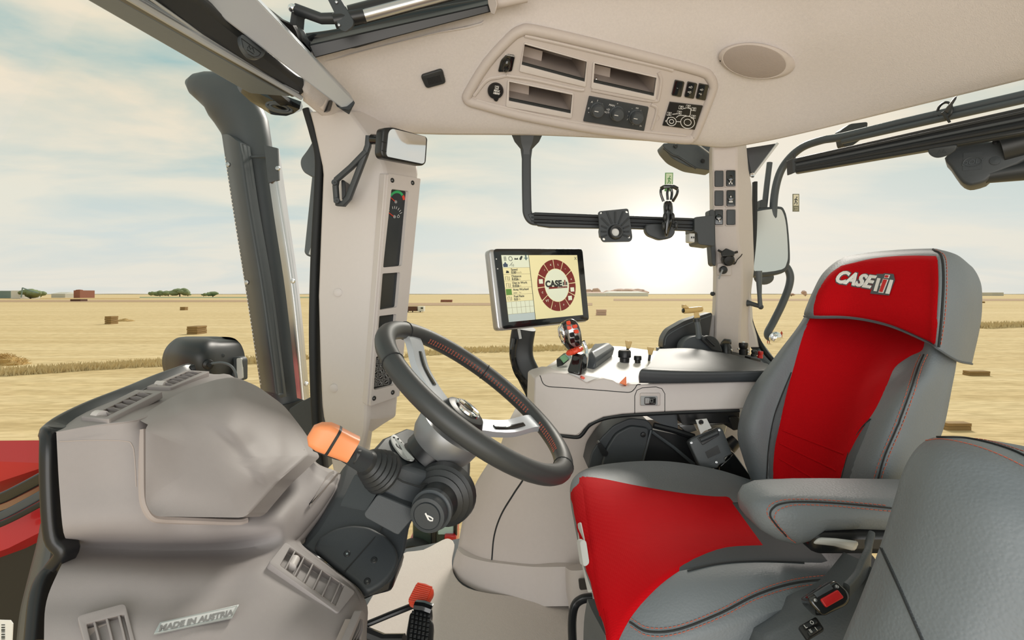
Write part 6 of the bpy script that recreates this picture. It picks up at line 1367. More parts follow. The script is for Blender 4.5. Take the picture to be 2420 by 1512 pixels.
spoly([(0.02, 0.13), (0.035, 0.10), (0.05, 0.13), (0.065, 0.14), (0.06, 0.18), (0.01, 0.18), (0.005, 0.14)], 'screen_navy', .0023, 'status_icon', scr)
stext('10', 0.105, 0.158, 0.010); mk('status_icon', *tube([bi(0.085, .165) + DP.n * .0024, bi(.125, .11) + DP.n * .0024], .0007, 5), 'screen_ink', scr)
# ring menu
cu_, cv_ = 0.672, 0.488; RU, RV, IU, IV = 0.262, 0.415, 0.168, 0.268
for k in range(12):
    a0 = k * 30 + 2.0 + 3; a1 = (k + 1) * 30 - 0.0 + 3 - 0.0
    o_r = sell(cu_, cv_, RU, RV, 6, a0, a1); i_r = sell(cu_, cv_, IU, IV, 6, a0, a1)
    spoly(o_r + i_r[::-1], 'screen_dark_red', .0020, 'menu_tile', scr)
spoly(sell(cu_, cv_, IU - .006, IV - .008, 36)[:-1], 'screen_pale', .0020, 'menu_centre', scr)
for a in (168, -14, -40): 
    u0, v0 = cu_ + .215 * math.cos(math.radians(a)), cv_ - .34 * math.sin(math.radians(a)); spoly([(u0 - .026, v0 - .035), (u0 + .026, v0 - .035), (u0 + .026, v0 + .035), (u0 - .026, v0 + .035)], 'screen_pale', .0024, 'tile_icon', scr)
for tx, a in (('VT', 225), ('K', 105), ('L', 78), ('i', 133), ('~', 50), ('A', 15), ('C', 198), ('/', 256), ('F', 288)):
    stext(tx, cu_ + .215 * math.cos(math.radians(a)), cv_ - .34 * math.sin(math.radians(a)), 0.0105 if tx == 'VT' else 0.008, 'screen_pale', 0.0001, 'CENTER')
stext('CASE', cu_ - .042, cv_ - .02, 0.0275, 'gloss', 0.0016, 'CENTER')
for k, (m_, dv) in enumerate((('gloss', 0), ('screen_dark_red', -.03), ('gloss', 0))):
    u0 = cu_ + .084 + k * .022; spoly([(u0, cv_ - .050 + dv), (u0 + .016, cv_ - .050 + dv), (u0 + .016, cv_ + .008), (u0, cv_ + .008)], m_, .0024, 'logo_bar', scr)
spoly([(cu_ - .118, cv_ + .055), (cu_ - .108, cv_ + .022), (cu_ + .142, cv_ + .022), (cu_ + .142, cv_ + .050)], 'screen_dark_red', .0022, 'logo_band', scr)
stext('AGRICULTURE', cu_ + .075, cv_ + .036, 0.0062, 'screen_pale', 0.0001, 'CENTER')
for a in ([(0.955, .03), (.985, .08)], [(.985, .03), (.955, .08)]): mk('close_mark', *tube([bi(*p) + DP.n * .0024 for p in a], .0006, 5), 'screen_ink', scr)
for x, y in ((1173, 612), (1176, 635)): mk('status_led', *lathe([(0, .0005), (.002, .0004), (.002, 0)], DP.on(x, y, .0012), DP.n, 10), 'white', bz)
mk('arm', *sweep(crom([P(1238, 775, 1.53), P(1232, 815, 1.54), P(1234, 850, 1.54), P(1252, 890, 1.53), P(1268, 922, 1.53), P(1276, 948, 1.53)], 6), rrect(0.075, 0.05, 0.018), up=(0, 1, 0), scale=[1 - 0.0 * k for k in range(31)]), 'dark', mo_)
mk('arm_brace', *tube([P(x, y, 1.50) for x, y in crom([(1217, 800), (1212, 840), (1222, 880), (1243, 910), (1254, 950)], 5)], .010, 10), 'gloss', mo_)
mk('arm_highlight', *sweep([P(1226, 778, 1.495), P(1230, 800, 1.50)], rrect(.009, .006, .002), up=(0, 1, 0)), 'light_grey', mo_)
DOFF = 0.06
# ================================================================ seat suspension parts and belt reel between console and seat
su = thing('seat_carrier', P(1500, 1090, 1.3), 'black seat carrier bracket under the armrest console', 'bracket')
cvr = [(1388, 1110), (1398, 1068), (1420, 1035), (1450, 1005), (1490, 988), (1530, 992), (1545, 1010), (1535, 1050), (1512, 1120)]
mk('carrier_cover', *prism(rpoly([P(x, y, 1.335) for x, y in cvr], .01), (0, .10, 0)), 'charcoal', su, bevel=.012, bseg=3)
mk('cover_bulge', *prism(rpoly([P(x, y, 1.322) for x, y in ((1418, 1110), (1432, 1062), (1455, 1025), (1490, 1006), (1535, 1012), (1530, 1050), (1508, 1120))], .012), (0, .03, 0)), 'charcoal', su, bevel=.008, bseg=3)
mk('cover_slot', *prism(rpoly([P(1411, 1048, 1.318), P(1418, 1044, 1.318), P(1438, 1070, 1.318), P(1434, 1079, 1.318), P(1424, 1078, 1.318)], .004), (0, .02, 0)), 'black', su)
mk('cover_bolt', *lathe([(0, .004), (.006, .003), (.007, 0)], P(1520, 1027, 1.32), (0, -1, 0), 12), 'black', su)
mk('side_plate', *prism([P(1514, 1118, 1.335), P(1538, 1014, 1.335), P(1640, 1035, 1.335), P(1680, 1120, 1.335), P(1680, 1150, 1.335), P(1514, 1150, 1.335)], (0, .02, 0)), 'black', su)
mk('diagonal_bar', *tube([P(1541, 1020, 1.325), P(1590, 1055, 1.325), P(1640, 1097, 1.325)], .0045, 8), 'slate', su)
mk('edge_bar', *tube([P(1513, 1110, 1.328), P(1539, 1016, 1.328)], .0035, 8), 'slate', su)
mk('top_bar', *tube([P(1545, 1005, 1.33), P(1590, 1016, 1.33), P(1640, 1032, 1.33)], .008, 8), 'black', su)
mk('link_plate', *prism([P(1520, 978, 1.33), P(1600, 974, 1.33), P(1602, 1012, 1.33), P(1580, 1012, 1.33), P(1555, 998, 1.33)], (0, .03, 0)), 'slate', su)
mk('cross_beam', *prism(rpoly([P(1600, 972, 1.31), P(1748, 968, 1.31), P(1748, 996, 1.31), P(1720, 1000, 1.31), P(1612, 1003, 1.31)], .005), (0, .08, 0)), 'black', su, bevel=.003)
mk('beam_foot', *prism(rpoly([P(1722, 985, 1.30), P(1748, 985, 1.30), P(1748, 1015, 1.30), P(1732, 1018, 1.30)], .006), (0, .06, 0)), 'black', su, bevel=.003)
mk('steel_clip', *prism([P(1604, 1005, 1.34), P(1640, 1002, 1.34), P(1650, 1018, 1.34), P(1622, 1024, 1.34)], (0, .02, 0)), 'steel', su, bevel=.002)
mk('steel_clip', *prism([P(1660, 1004, 1.36), P(1720, 1000, 1.36), P(1712, 1030, 1.36), P(1690, 1030, 1.36)], (0, .02, 0)), 'steel', su, bevel=.002)
br = thing('seat_belt_reel', P(1680, 1100, 1.25), 'dark seat belt reel box with silver bracket beside the seat', 'belt reel')
BP = Plane(P(1630, 1045, 1.27), P(1710, 1015, 1.265), P(1660, 1105, 1.25))
plate('reel_box', BP, [[(1627, 1044), (1634, 1036), (1700, 1009), (1708, 1014), (1731, 1072), (1712, 1082), (1716, 1092), (1700, 1098), (1696, 1106), (1664, 1108), (1652, 1098)]], .04, 'slate', br, off=0.0, bevel=.003, rnd=.004)
plate('belt_slot', BP, [[(1648, 1035), (1694, 1012), (1700, 1028), (1660, 1052)]], .006, 'black', br, off=.003, bevel=.001, rnd=.003)
mk('slot_roller', *tube([BP.on(1655, 1040, .007), BP.on(1695, 1022, .007)], .006, 10), 'charcoal', br)
plate('rating_label', BP, [[(1666, 1068), (1696, 1052), (1703, 1070), (1673, 1083)]], .002, 'black', br, off=.001)
for x, y in ((1634, 1046), (1700, 1016), (1693, 1092)): mk('screw', *lathe([(0, .002), (.003, .0015), (.0035, 0)], BP.on(x, y, .001), BP.n, 10), 'steel', br)
plate('anchor_bracket', BP, [[(1642, 992), (1668, 989), (1680, 1012), (1664, 1018), (1654, 1026)], ell(1655, 998, 6, 6, 14)], .004, 'light_grey', br, off=.012, bevel=.0008)
mk('reel_spool', *tube([P(1722, 1055, 1.30), P(1740, 1040, 1.30)], [.02, .016], 12), 'black', br)
mk('reel_base', *prism([P(1700, 1100, 1.27), P(1735, 1070, 1.27), P(1780, 1130, 1.27), P(1760, 1150, 1.27), P(1700, 1150, 1.27)], (0, .04, 0)), 'gloss', br, bevel=.004)
DOFF = 0.0
# ================================================================ pedals
pd = thing('brake_pedal', P(960, 1440, 1.2), 'orange ribbed pedal pad on a black rod', 'pedal')
PP = Plane(P(970, 1385, 1.16), P(1020, 1395, 1.15), P(975, 1430, 1.12))
plate('pad', PP, [[(985, 1374), (1010, 1378), (1025, 1390), (1024, 1400), (1008, 1425), (996, 1432), (968, 1424), (964, 1416)]], .016, 'orange_red', pd, off=0, bevel=.003, rnd=.008)
for k in range(10):
    t = k / 9; a = (987 - 21 * t, 1378 + 42 * t); b = (1021 - 16 * t, 1388 + 38 * t); mk('pad_rib', *tube([PP.on(*a, .001), PP.on(*b, .001)], .0022, 6), 'orange_red', pd)
mk('pedal_rod', *tube([P(978, 1430, 1.15), P(920, 1453, 1.13), P(855, 1480, 1.11), P(790, 1508, 1.09)], .0065, 10), 'black', pd)
p2_ = thing('clutch_pedal', P(990, 1480, 1.1), 'black pedal with blocky tread below the orange one', 'pedal')
Q2 = Plane(P(970, 1450, 1.09), P(1020, 1455, 1.085), P(975, 1510, 1.04))
plate('pad', Q2, [[(984, 1437), (1008, 1440), (1022, 1436), (1021, 1450), (1018, 1460), (1025, 1472), (1020, 1540), (958, 1540), (960, 1495), (968, 1448)]], .02, 'black', p2_, off=0, bevel=.003, rnd=.006)
mk('pad_roll', *tube([Q2.on(984, 1432, .0), Q2.on(1002, 1434, .004), Q2.on(1020, 1441, .0)], .012, 10), 'gloss', p2_)
for r in range(8):
    for c in range(5):
        x = 977 + c * 9.3 - r * 1.1; y = 1449 + r * 11 + c * 2.2
        plate('tread_block', Q2, [[(x - 3, y - 3.2), (x + 3, y - 2.6), (x + 2.6, y + 3.4), (x - 3.4, y + 3)]], .006, 'dark', p2_, off=.005, bevel=.0008)
mk('pedal_bracket', *tube([P(955, 1512, 1.08), P(905, 1512, 1.09), P(850, 1490, 1.10)], .012, 8), 'black', p2_)
# ================================================================ dashboard fittings
DDr = Drape(*COWL)
LDl = Drape(*LIDM)
def lift(pl, quad, extra=0.0):
    """raise a fitting's plane until it clears the moulding under it"""
    m = 0.0
    for i in range(7):
        for k in range(7):
            u, w = i / 6, k / 6
            x = (quad[0][0] * (1 - u) + quad[1][0] * u) * (1 - w) + (quad[3][0] * (1 - u) + quad[2][0] * u) * w
            y = (quad[0][1] * (1 - u) + quad[1][1] * u) * (1 - w) + (quad[3][1] * (1 - u) + quad[2][1] * u) * w
            m = max(m, (DDr(x, y, 0) - pl.o).dot(pl.n))
    pl.o = pl.o + pl.n * (m + extra); return pl
def vent(outer, inner_, n, name='air_vent', lean=0.35, wheel=None, parent=dash, depth=.03):
    """louvred outlet: frame, dark well and separate vanes; corners tl,tr,br,bl of the outer frame and the opening"""
    c4 = [DDr(*p, 0.004) for p in outer]
    pl = lift(Plane(c4[0], c4[1], c4[3]), outer, -.0015)
    fr_ = plate(name, pl, [outer, inner_], .012, 'dash', parent, off=.004, bevel=.0012, rnd=[.006, .002])
    q = [pl.on(*p) for p in inner_]
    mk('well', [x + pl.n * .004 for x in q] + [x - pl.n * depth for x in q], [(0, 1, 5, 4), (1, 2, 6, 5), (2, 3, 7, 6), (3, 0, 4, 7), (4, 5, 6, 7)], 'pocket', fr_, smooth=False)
    for k in range(n):
        t = (k + .5) / n; a = q[0].lerp(q[1], t); b = q[3].lerp(q[2], t); d = (q[1] - q[0]).normalized()
        mk('vane', *slab([[a + pl.n * .004, a.lerp(b, .5) + pl.n * .007, b + pl.n * .004], [a - pl.n * depth * .8 + d * lean * .03, a.lerp(b, .5) - pl.n * depth * .8 + d * lean * .03, b - pl.n * depth * .8 + d * lean * .03]], d * .0022), 'dash', fr_)
    if wheel:
        c, r, h = wheel
        w0 = pl.on(*c); mk('thumbwheel', *tube([w0 - (q[3] - q[0]).normalized() * h / 2, w0 + (q[3] - q[0]).normalized() * h / 2], r, 14), 'beige_light', fr_)
    return pl, fr_
# top strip vents towards the glass
vent([(190, 990), (322, 925), (385, 930), (258, 996)], [(222, 986), (330, 932), (362, 934), (252, 990)], 6, 'demister_vent', wheel=((236, 984), .010, .02))
vent([(345, 918), (440, 878), (496, 881), (404, 920)], [(368, 914), (444, 881), (478, 883), (402, 916)], 6, 'demister_vent', wheel=((380, 911), .010, .018))
# driver side outlet
vp, vf_ = vent([(672, 1284), (838, 1402), (797, 1454), (632, 1334)], [(683, 1298), (811, 1387), (790, 1436), (660, 1340)], 6, 'air_vent', wheel=((693, 1330), .008, .02), depth=.035)
# lower left outlet
c4 = [(182, 1458), (296, 1428), (325, 1540), (210, 1560)]
vp2, vf2 = vent(c4, [(205, 1478), (292, 1455), (312, 1540), (222, 1550)], 3, 'air_vent', depth=.035)
mk('vent_shutter', *prism([vp2.on(206, 1486, -.004), vp2.on(262, 1470, -.004), vp2.on(270, 1530, -.012), vp2.on(222, 1545, -.012)], vp2.n * -.004), 'pocket', vf2)
# outlet on the right flank
vent([(850, 1440), (858, 1450), (850, 1520), (815, 1520)], [(846, 1462), (852, 1466), (846, 1512), (825, 1512)], 3, 'air_vent', depth=.02)
# made-in plate
bq = [(363, 1500), (377, 1473), (564, 1431), (549, 1461)]
B4 = [DDr(*p, .002) for p in bq]; BPl = lift(Plane(B4[0], B4[3], B4[1]), [bq[1], bq[2], bq[3], bq[0]], .002)
bd_ = plate('name_plate', BPl, [bq], .004, 'badge', dash, off=.003, bevel=.0006)
plate('plate_face', BPl, [[(372, 1494), (381, 1476), (556, 1437), (544, 1458)]], .001, 'light_grey', bd_, off=.0036)
uu = (BPl.on(549, 1450) - BPl.on(377, 1488)).normalized()
mk('plate_lettering', *text_vf('MADE IN AUSTRIA', None, BPl.on(465, 1466, .0040), uu, BPl.n.cross(uu), .0108, .0005, .0005, .22), 'badge_ink', bd_, smooth=False)
# lid grip and hinge details
mk('lid_grip', *slab(ctrl_surf([[(628, 1155, .944), (660, 1122, .972), (690, 1096, 1.008), (722, 1066, 1.05)], [(634, 1166, .935), (664, 1138, .96), (688, 1118, .985), (698, 1098, 1.01)]], 4, 3), (0, -.006, .006)), 'beige_light', dash, sharp=50)
def groove(dr, pts, w, m='pocket', name='lid_gap', off=-.001): mk(name, *tube(dr.line(pts, off, 6), w / 2, 8), m, dash)
groove(DDr, [(338, 1015), (338, 1100), (339, 1170), (346, 1200), (362, 1222), (395, 1228), (480, 1231), (560, 1233), (584, 1228)], .012)
groove(DDr, [(140, 1043), (220, 1040), (295, 1042), (312, 1052), (318, 1080), (322, 1150)], .0016, 'pocket', 'panel_line', 0)
# rocker plate on the ledge next to the pillar
rk = [DDr(x, y, .002) for x, y in ((778, 1122), (790, 1118), (824, 1140), (816, 1158))]
mk('ledge_switch', *prism(rpoly(rk, .004), (0, -.004, .006)), 'beige_light', dash, bevel=.002)
mk('ledge_rocker', *prism([DDr(x, y, .009) for x, y in ((788, 1126), (794, 1124), (815, 1140), (811, 1148))], (0, -.001, .002)), 'pocket', dash)
# black glazing edge round the cowl, dotted frit
ed = mk('trim_4', *sweep(crom([P(455, 872, 1.36), P(440, 876, 1.34), P(370, 902, 1.19), P(300, 933, 1.05), P(205, 974, .92), P(135, 1014, .835), P(126, 1040, .80), P(126, 1150, .79), P(135, 1262, .785), P(158, 1300, .785), P(130, 1345, .785), P(104, 1400, .76), P(92, 1520, .72)], 5), rrect(.020, .034, .007), up=(0, -1, 0.1)), 'black')
structure(ed, 'black rubber edging where the dashboard meets the windscreen')
dots = []
for i in range(170):
    t = i / 169
    pth = [(440, 870), (370, 896), (300, 927), (205, 967), (135, 1004), (118, 1040), (112, 1110)]
    x_ = t * (len(pth) - 1); k = min(int(x_), len(pth) - 2); u = x_ - k
    x = pth[k][0] * (1 - u) + pth[k + 1][0] * u; y = pth[k][1] * (1 - u) + pth[k + 1][1] * u; d0 = [1.36, 1.21, 1.07, .94, .85, .83, .82][k] * (1 - u) + [1.36, 1.21, 1.07, .94, .85, .83, .82][k + 1] * u
    for r in range(4):
        q = P(x - 1.2 * r * 1.5, y - 4.2 * (r - .5), d0 + .01); dots.append(lathe([(0, 0), (.0011 * (1.05 - r * .22), 0), (.0011 * (1.05 - r * .22), -.0003)], q, (.3, -1, .3), 6))
fd = mk('frit_dots', *join(*dots), 'black', ed); fd['kind'] = 'stuff'
# ================================================================ rear: outside mirror, blind, wiper motor
em = thing('exterior_mirror', P(1810, 560, 2.05), 'large rounded outside mirror on a bent grey tube', 'mirror')
md_ = 2.05
EP = Plane(P(1755, 570, md_), P(1865, 570, md_ + .03), P(1800, 640, md_ - .01))
mol = [(1763, 508), (1785, 493), (1840, 486), (1856, 496), (1864, 530), (1869, 600), (1866, 628), (1850, 645), (1790, 652), (1772, 642), (1760, 600), (1752, 545)]
plate('housing', EP, [crom(mol, 3, True)], .04, 'charcoal', em, off=0, bevel=.008)
mgl = [(1770, 512), (1788, 500), (1836, 494), (1849, 502), (1857, 535), (1861, 598), (1858, 622), (1846, 637), (1794, 644), (1779, 635), (1769, 600), (1760, 548)]
plate('mirror_glass', EP, [crom(mgl, 3, True)], .004, 'mirror_matte', em, off=.003)
tb_ = crom([P(2460, 216, 1.50), P(2300, 252, 1.62), P(2130, 290, 1.76), P(1990, 323, 1.90), P(1940, 332, 1.95), P(1890, 352, 2.02), P(1850, 395, 2.08), P(1832, 450, 2.10), P(1828, 520, 2.10), P(1838, 600, 2.12), P(1864, 640, 2.12), P(1866, 670, 2.12), P(1850, 715, 2.11), P(1828, 760, 2.10), P(1815, 785, 2.08), P(1818, 797, 2.07), P(1834, 798, 2.06)], 6)
mk('tube', *tube(tb_, .0145, 12), 'slate', em)
mk('tube_second', *tube([P(2460, 228, 1.49), P(2300, 264, 1.61), P(2130, 302, 1.75), P(1990, 334, 1.90)], .010, 10), 'slate', em)
mk('short_bar', *tube([P(1819, 384, 2.14), P(1812, 440, 2.14), P(1806, 495, 2.12)], .011, 10), 'slate', em)
mk('clamp', *prism(rpoly([P(1797, 472, 2.09), P(1812, 470, 2.09), P(1814, 490, 2.09), P(1796, 492, 2.09)], .006), (0, .03, 0)), 'charcoal', em, bevel=.003)
mk('tube_foot', *ellipsoid(P(1832, 797, 2.05), Vector((.024, 0, .002)), Vector((0, .02, 0)), Vector((0, 0, .022)), 16, 10), 'chrome', em)
mk('foot_bolt', *lathe([(0, .01), (.008, .009), (.010, 0)], P(1826, 797, 2.02), (-.4, -1, 0), 12), 'steel', em)
mk('lower_lens', *ellipsoid(P(1805, 655, 2.10), Vector((.04, 0, 0)), Vector((0, .02, 0)), Vector((0, 0, .03)), 16, 10), 'slate', em)
tie = [P(2232, 262, 1.66) + Vector((.022 * math.cos(a) * .3, .0, .026 * math.sin(a))) + Vector((0, -.02 * math.cos(a), 0)) for a in (2 * PI * k / 18 for k in range(18))]
mk('cable_tie', *tube(tie, .004, 6, closed=True), 'black', em)
mk('cable_tie', *prism([P(2232, 262, 1.64), P(2256, 230, 1.62), P(2262, 226, 1.62), P(2260, 234, 1.62), P(2240, 266, 1.64)], (0, .004, 0)), 'black', em)
mk('cable_tie', *prism([P(2232, 262, 1.64), P(2248, 288, 1.64), P(2244, 290, 1.64), P(2226, 266, 1.64)], (0, .004, 0)), 'black', em)
mk('roof_clip', *prism(rpoly([P(1986, 308, 1.93), P(2010, 292, 1.93), P(2052, 287, 1.93), P(2048, 320, 1.93), P(2010, 348, 1.93), P(1994, 345, 1.93)], .01), (0, .04, 0)), 'dark', em, bevel=.003)
rb2 = thing('rear_sun_blind', P(2100, 360, 1.5), 'black rear roller blind rail under the headliner edge', 'blind')
band((1874, 374, 1.66), (1878, 408, 1.655), (2480, 238, 1.235), (2480, 305, 1.225), Vector((.02, .03, 0)), 'dark', 'cassette', rb2, .006)
for k, (a, b) in enumerate((((1880, 382), (2480, 252)), ((1882, 390), (2480, 268)), ((1884, 398), (2480, 286)))):
    mk('cassette_rib', *tube([P(*a, 1.652), P(*b, 1.223)], .004, 8), 'slate' if k == 1 else 'dark', rb2)
mk('end_cap', *prism(rpoly([P(1872, 374, 1.66), P(1884, 376, 1.65), P(1886, 405, 1.65), P(1874, 409, 1.66)], .003), (0.0, .035, 0)), 'charcoal', rb2, bevel=.002)
mk('end_pin', *tube([P(1878, 374, 1.66), P(1877, 364, 1.66)], .003, 6), 'black', rb2)
TP = Plane(P(2195, 350, 1.40), P(2262, 343, 1.355), P(2225, 372, 1.385))
plate('pull_tab', TP, [[(2192, 352), (2264, 341), (2258, 356), (2235, 370), (2212, 374), (2196, 365)]], .01, 'charcoal', rb2, off=.004, bevel=.002, rnd=.012)
for a in ([(2214, 363), (2238, 360)], [(2217, 361), (2221, 354), (2226, 361), (2231, 353), (2236, 359)]): line_on(TP, a, .0045, .0006, m='slate', name='tab_mark', parent=rb2)
wm = thing('wiper_motor', P(2330, 400, 1.42), 'dark moulded rear wiper motor housing at the right edge', 'wiper motor')
WP = Plane(P(2240, 350, 1.43), P(2420, 330, 1.33), P(2300, 430, 1.39))
wol = [(2232, 372), (2245, 392), (2268, 425), (2284, 436), (2300, 437), (2330, 428), (2345, 414), (2368, 404), (2440, 368), (2440, 312), (2360, 318), (2352, 332), (2300, 336), (2262, 345)]
plate('motor_housing', WP, [crom(wol, 2, True)], .07, 'charcoal', wm, off=0, bevel=.008)
plate('logo_panel', WP, [[(2277, 362), (2322, 358), (2320, 400), (2275, 404)]], .002, 'charcoal', wm, off=.0012)
line_on(WP, ell(2299, 382, 22, 11, 24, -8), .0026, .0009, True, m='slate', name='logo_oval', parent=wm)
mk('logo_text', *text_vf('DOLY', None, WP.on(2299, 383, .0026), (WP.on(2320, 379) - WP.on(2280, 386)).normalized(), WP.n.cross((WP.on(2320, 379) - WP.on(2280, 386)).normalized()), .017, .0008, .0003, .2), 'slate', wm, smooth=False)
for x, y, r in ((2352, 336, .006), (2352, 380, .011)): mk('bolt', *lathe([(0, .004), (r, .003), (r, 0)], WP.on(x, y, 0), WP.n, 14), 'black' if r < .01 else 'charcoal', wm)
mk('motor_can', *tube([WP.on(2366, 350, -.01), WP.on(2480, 318, -.01)], [.038, .038], 16), 'dark', wm)
mk('motor_boot', *tube([WP.on(2330, 415, -.02), WP.on(2460, 395, -.03)], [.02, .03], 14), 'dark', wm)
# ================================================================ left outside: exhaust, hood, lamps
ex = thing('exhaust_stack', P(660, 930, 2.2), 'tall dark exhaust stack with perforated guard outside the windscreen', 'exhaust')
d_ = 2.25
pth = [(678, 965, 45), (634, 640, 45), (601, 400, 46), (590, 345, 50), (579, 300, 55), (562, 266, 58), (541, 236, 60), (510, 215, 48), (482, 206, 37), (458, 199, 25), (442, 194, 8)]
rings = []
for i, (x, y, w) in enumerate(pth):
    a = pth[max(0, i - 1)]; b = pth[min(len(pth) - 1, i + 1)]; tx, ty = b[0] - a[0], b[1] - a[1]; L_ = math.hypot(tx, ty); nx, ny = -ty / L_, tx / L_
    c = P(x, y, d_); s = P(x + nx * w, y + ny * w, d_) - c; rings.append([c + s * math.cos(q) + Vector((0, 1, 0)) * (s.length * .9 * math.sin(q)) for q in (2 * PI * k / 24 for k in range(24))])
mk('pipe', *loft(rings), 'slate', ex, sharp=60)
gl_ = ctrl_surf([[(524, 318, 2.20), (540, 318, 2.13), (562, 334, 2.10), (576, 342, 2.12)], [(548, 480, 2.20), (564, 480, 2.13), (584, 485, 2.10), (598, 490, 2.12)], [(580, 680, 2.20), (598, 680, 2.13), (618, 685, 2.10), (632, 690, 2.12)], [(616, 920, 2.20), (632, 925, 2.13), (652, 930, 2.10), (664, 940, 2.12)]], 5, 5)
mk('guard', *slab(gl_, (0.01, .03, 0)), 'slate', ex, sharp=50)
gr_ = ctrl_surf([[(624, 342, 2.12), (640, 346, 2.11), (655, 350, 2.15)], [(646, 500, 2.12), (664, 500, 2.11), (676, 500, 2.15)], [(676, 700, 2.12), (694, 700, 2.11), (704, 700, 2.15)], [(702, 940, 2.12), (718, 945, 2.11), (728, 948, 2.15)]], 4, 5)
mk('heat_shield', *slab(gr_, (0.0, .02, 0)), 'steel', ex, sharp=50)
mk('clamp_band', *prism([P(624, 342, 2.105), P(656, 350, 2.105), P(659, 425, 2.105), P(634, 432, 2.105)], (0, .01, 0)), 'slate', ex)
mk('lower_pipe', *tube([P(672, 950, 2.25), P(700, 1100, 2.25), P(704, 1272, 2.25)], [.10, .09, .09], 16), 'dark', ex)
mk('weld_ring', *tube([P(574 + 66 * math.cos(a) * .8 + 20, 368 + 3 * math.sin(a), d_ - .10 * abs(math.sin(a))) for a in (PI * k / 14 for k in range(15))], .006, 6), 'slate', ex)
for k in range(60):
    t = k / 59; y = 372 + t * 535; x = 532 + t * 84
    mk('guard_hole', *lathe([(0, .001), (.0035, .001), (.0035, 0)], P(x, y, 2.125), (-.4, -1, 0), 6), 'white', ex, smooth=False)
for x, y in ((540, 389), (584, 667), (657, 398), (692, 664), (724, 907)): mk('bolt', *lathe([(0, .008), (.008, .007), (.010, 0)], P(x, y, 2.10), (0, -1, 0), 12), 'steel', ex)
wl = thing('work_light', P(650, 240, 1.75), 'black outside work light below the roof edge', 'lamp')
mk('lamp_housing', *loft([[P(560, 205, 1.80), P(580, 192, 1.76), P(640, 215, 1.74), P(712, 240, 1.72), P(716, 252, 1.76), P(640, 250, 1.84)], [P(566, 216, 1.80), P(582, 206, 1.76), P(640, 235, 1.74), P(708, 258, 1.72), P(712, 262, 1.76), P(640, 262, 1.84)], [P(592, 240, 1.80), P(610, 240, 1.77), P(650, 258, 1.75), P(694, 268, 1.74), P(690, 270, 1.77), P(640, 270, 1.82)], [P(636, 262, 1.80), P(645, 264, 1.78), P(660, 270, 1.77), P(680, 273, 1.77), P(676, 274, 1.79), P(650, 272, 1.8)]]), 'gloss', wl, sharp=30)
mk('lamp_bracket', *boxv(P(655, 226, 1.66), Vector((.02, 0, 0)), Vector((0, .11, 0)), Vector((0, 0, .006))), 'black', wl)
for r in (30, 22): mk('lens_ring', *tube([P(660 + r * math.cos(a), 254 + r * .34 * math.sin(a) + r * .2 * math.cos(a), 1.735) for a in (2 * PI * k / 24 for k in range(24))], .005, 8, closed=True), 'slate', wl)
sw_ = thing('side_wiper', P(735, 600, 1.64), 'grey outside wiper housing and arm left of the front pillar', 'wiper')
mk('wiper_housing', *prism(rpoly([P(744, 325, 1.64), P(728, 352, 1.64), P(710, 376, 1.64), P(710, 392, 1.64), P(718, 408, 1.64), P(740, 418, 1.64), P(752, 420, 1.64)], .012), (0, .06, 0)), 'grey_plastic', sw_, bevel=.008)
mk('wiper_arm', *prism(rpoly([P(737, 410, 1.645), P(752, 410, 1.645), P(752, 600, 1.645), P(738, 608, 1.645), P(724, 604, 1.645), P(718, 596, 1.645)], .006), (0, .03, 0)), 'grey_plastic', sw_, bevel=.005)
mk('blade_tip', *prism([P(730, 600, 1.64), P(738, 578, 1.64), P(742, 580, 1.64), P(740, 606, 1.64)], (0, -.003, 0)), 'light_grey', sw_)
mh = thing('front_mirror', P(460, 890, 1.9), 'black rounded outside mirror housing beyond the dashboard with thin cable', 'mirror')
d_ = 1.9
rows_ = ctrl_surf([[(394, 900, 1.9), (440, 900, 1.82), (500, 900, 1.82), (536, 890, 1.9)], [(383, 860, 1.9), (430, 868, 1.80), (490, 870, 1.80), (540, 860, 1.9)], [(390, 825, 1.9), (430, 830, 1.80), (485, 832, 1.80), (534, 828, 1.9)], [(415, 800, 1.9), (440, 804, 1.84), (485, 804, 1.84), (520, 808, 1.9)], [(440, 795, 1.94), (455, 795, 1.92), (485, 796, 1.92), (505, 800, 1.94)]], 5, 5)
mk('housing', *slab(rows_, lambda p: Vector((p.x * .98 - .01, 2.0, p.z * .98 + .01))), 'dark', mh, subs=0, sharp=70)
mk('bracket', *prism(rpoly([P(536, 846, 1.93), P(566, 843, 1.93), P(573, 850, 1.93), P(573, 900, 1.93), P(536, 900, 1.93)], .008), (0, .04, 0)), 'charcoal', mh, bevel=.006)
mk('stem', *tube([P(555, 890, 1.95), P(560, 1000, 1.95), P(590, 1330, 2.0)], .018, 10), 'black', mh)
mk('bracket_face', *prism(rpoly([P(559, 846, 1.925), P(570, 846, 1.925), P(573, 895, 1.925), P(560, 895, 1.925)], .006), (0, .01, 0)), 'light_grey', mh)
mk('grommet', *lathe([(.018, 0), (.016, .008), (.008, .012), (.006, .03)], P(492, 861, 1.795), (.6, -.8, 0), 14), 'black', mh)
mk('cable', *tube([P(x, y, 1.78) for x, y in crom([(500, 859), (525, 857), (545, 864), (556, 880), (560, 900)], 5)], .0045, 8), 'grey_plastic', mh)
mk('housing_dimple', *lathe([(0, .002), (.006, .001), (.007, 0)], P(527, 840, 1.875), (.8, -1, 0), 10), 'charcoal', mh)
hdn = thing('tractor_hood', P(-50, 1200, 1.6), 'red engine hood edge outside at the far left', 'hood')
mk('hood_panel', *prism([P(-1100, 1050, 1.5), P(130, 1040, 1.5), P(130, 1095, 1.45), P(-1100, 1500, 1.45)], (0, .4, -.25)), 'red_paint', hdn)
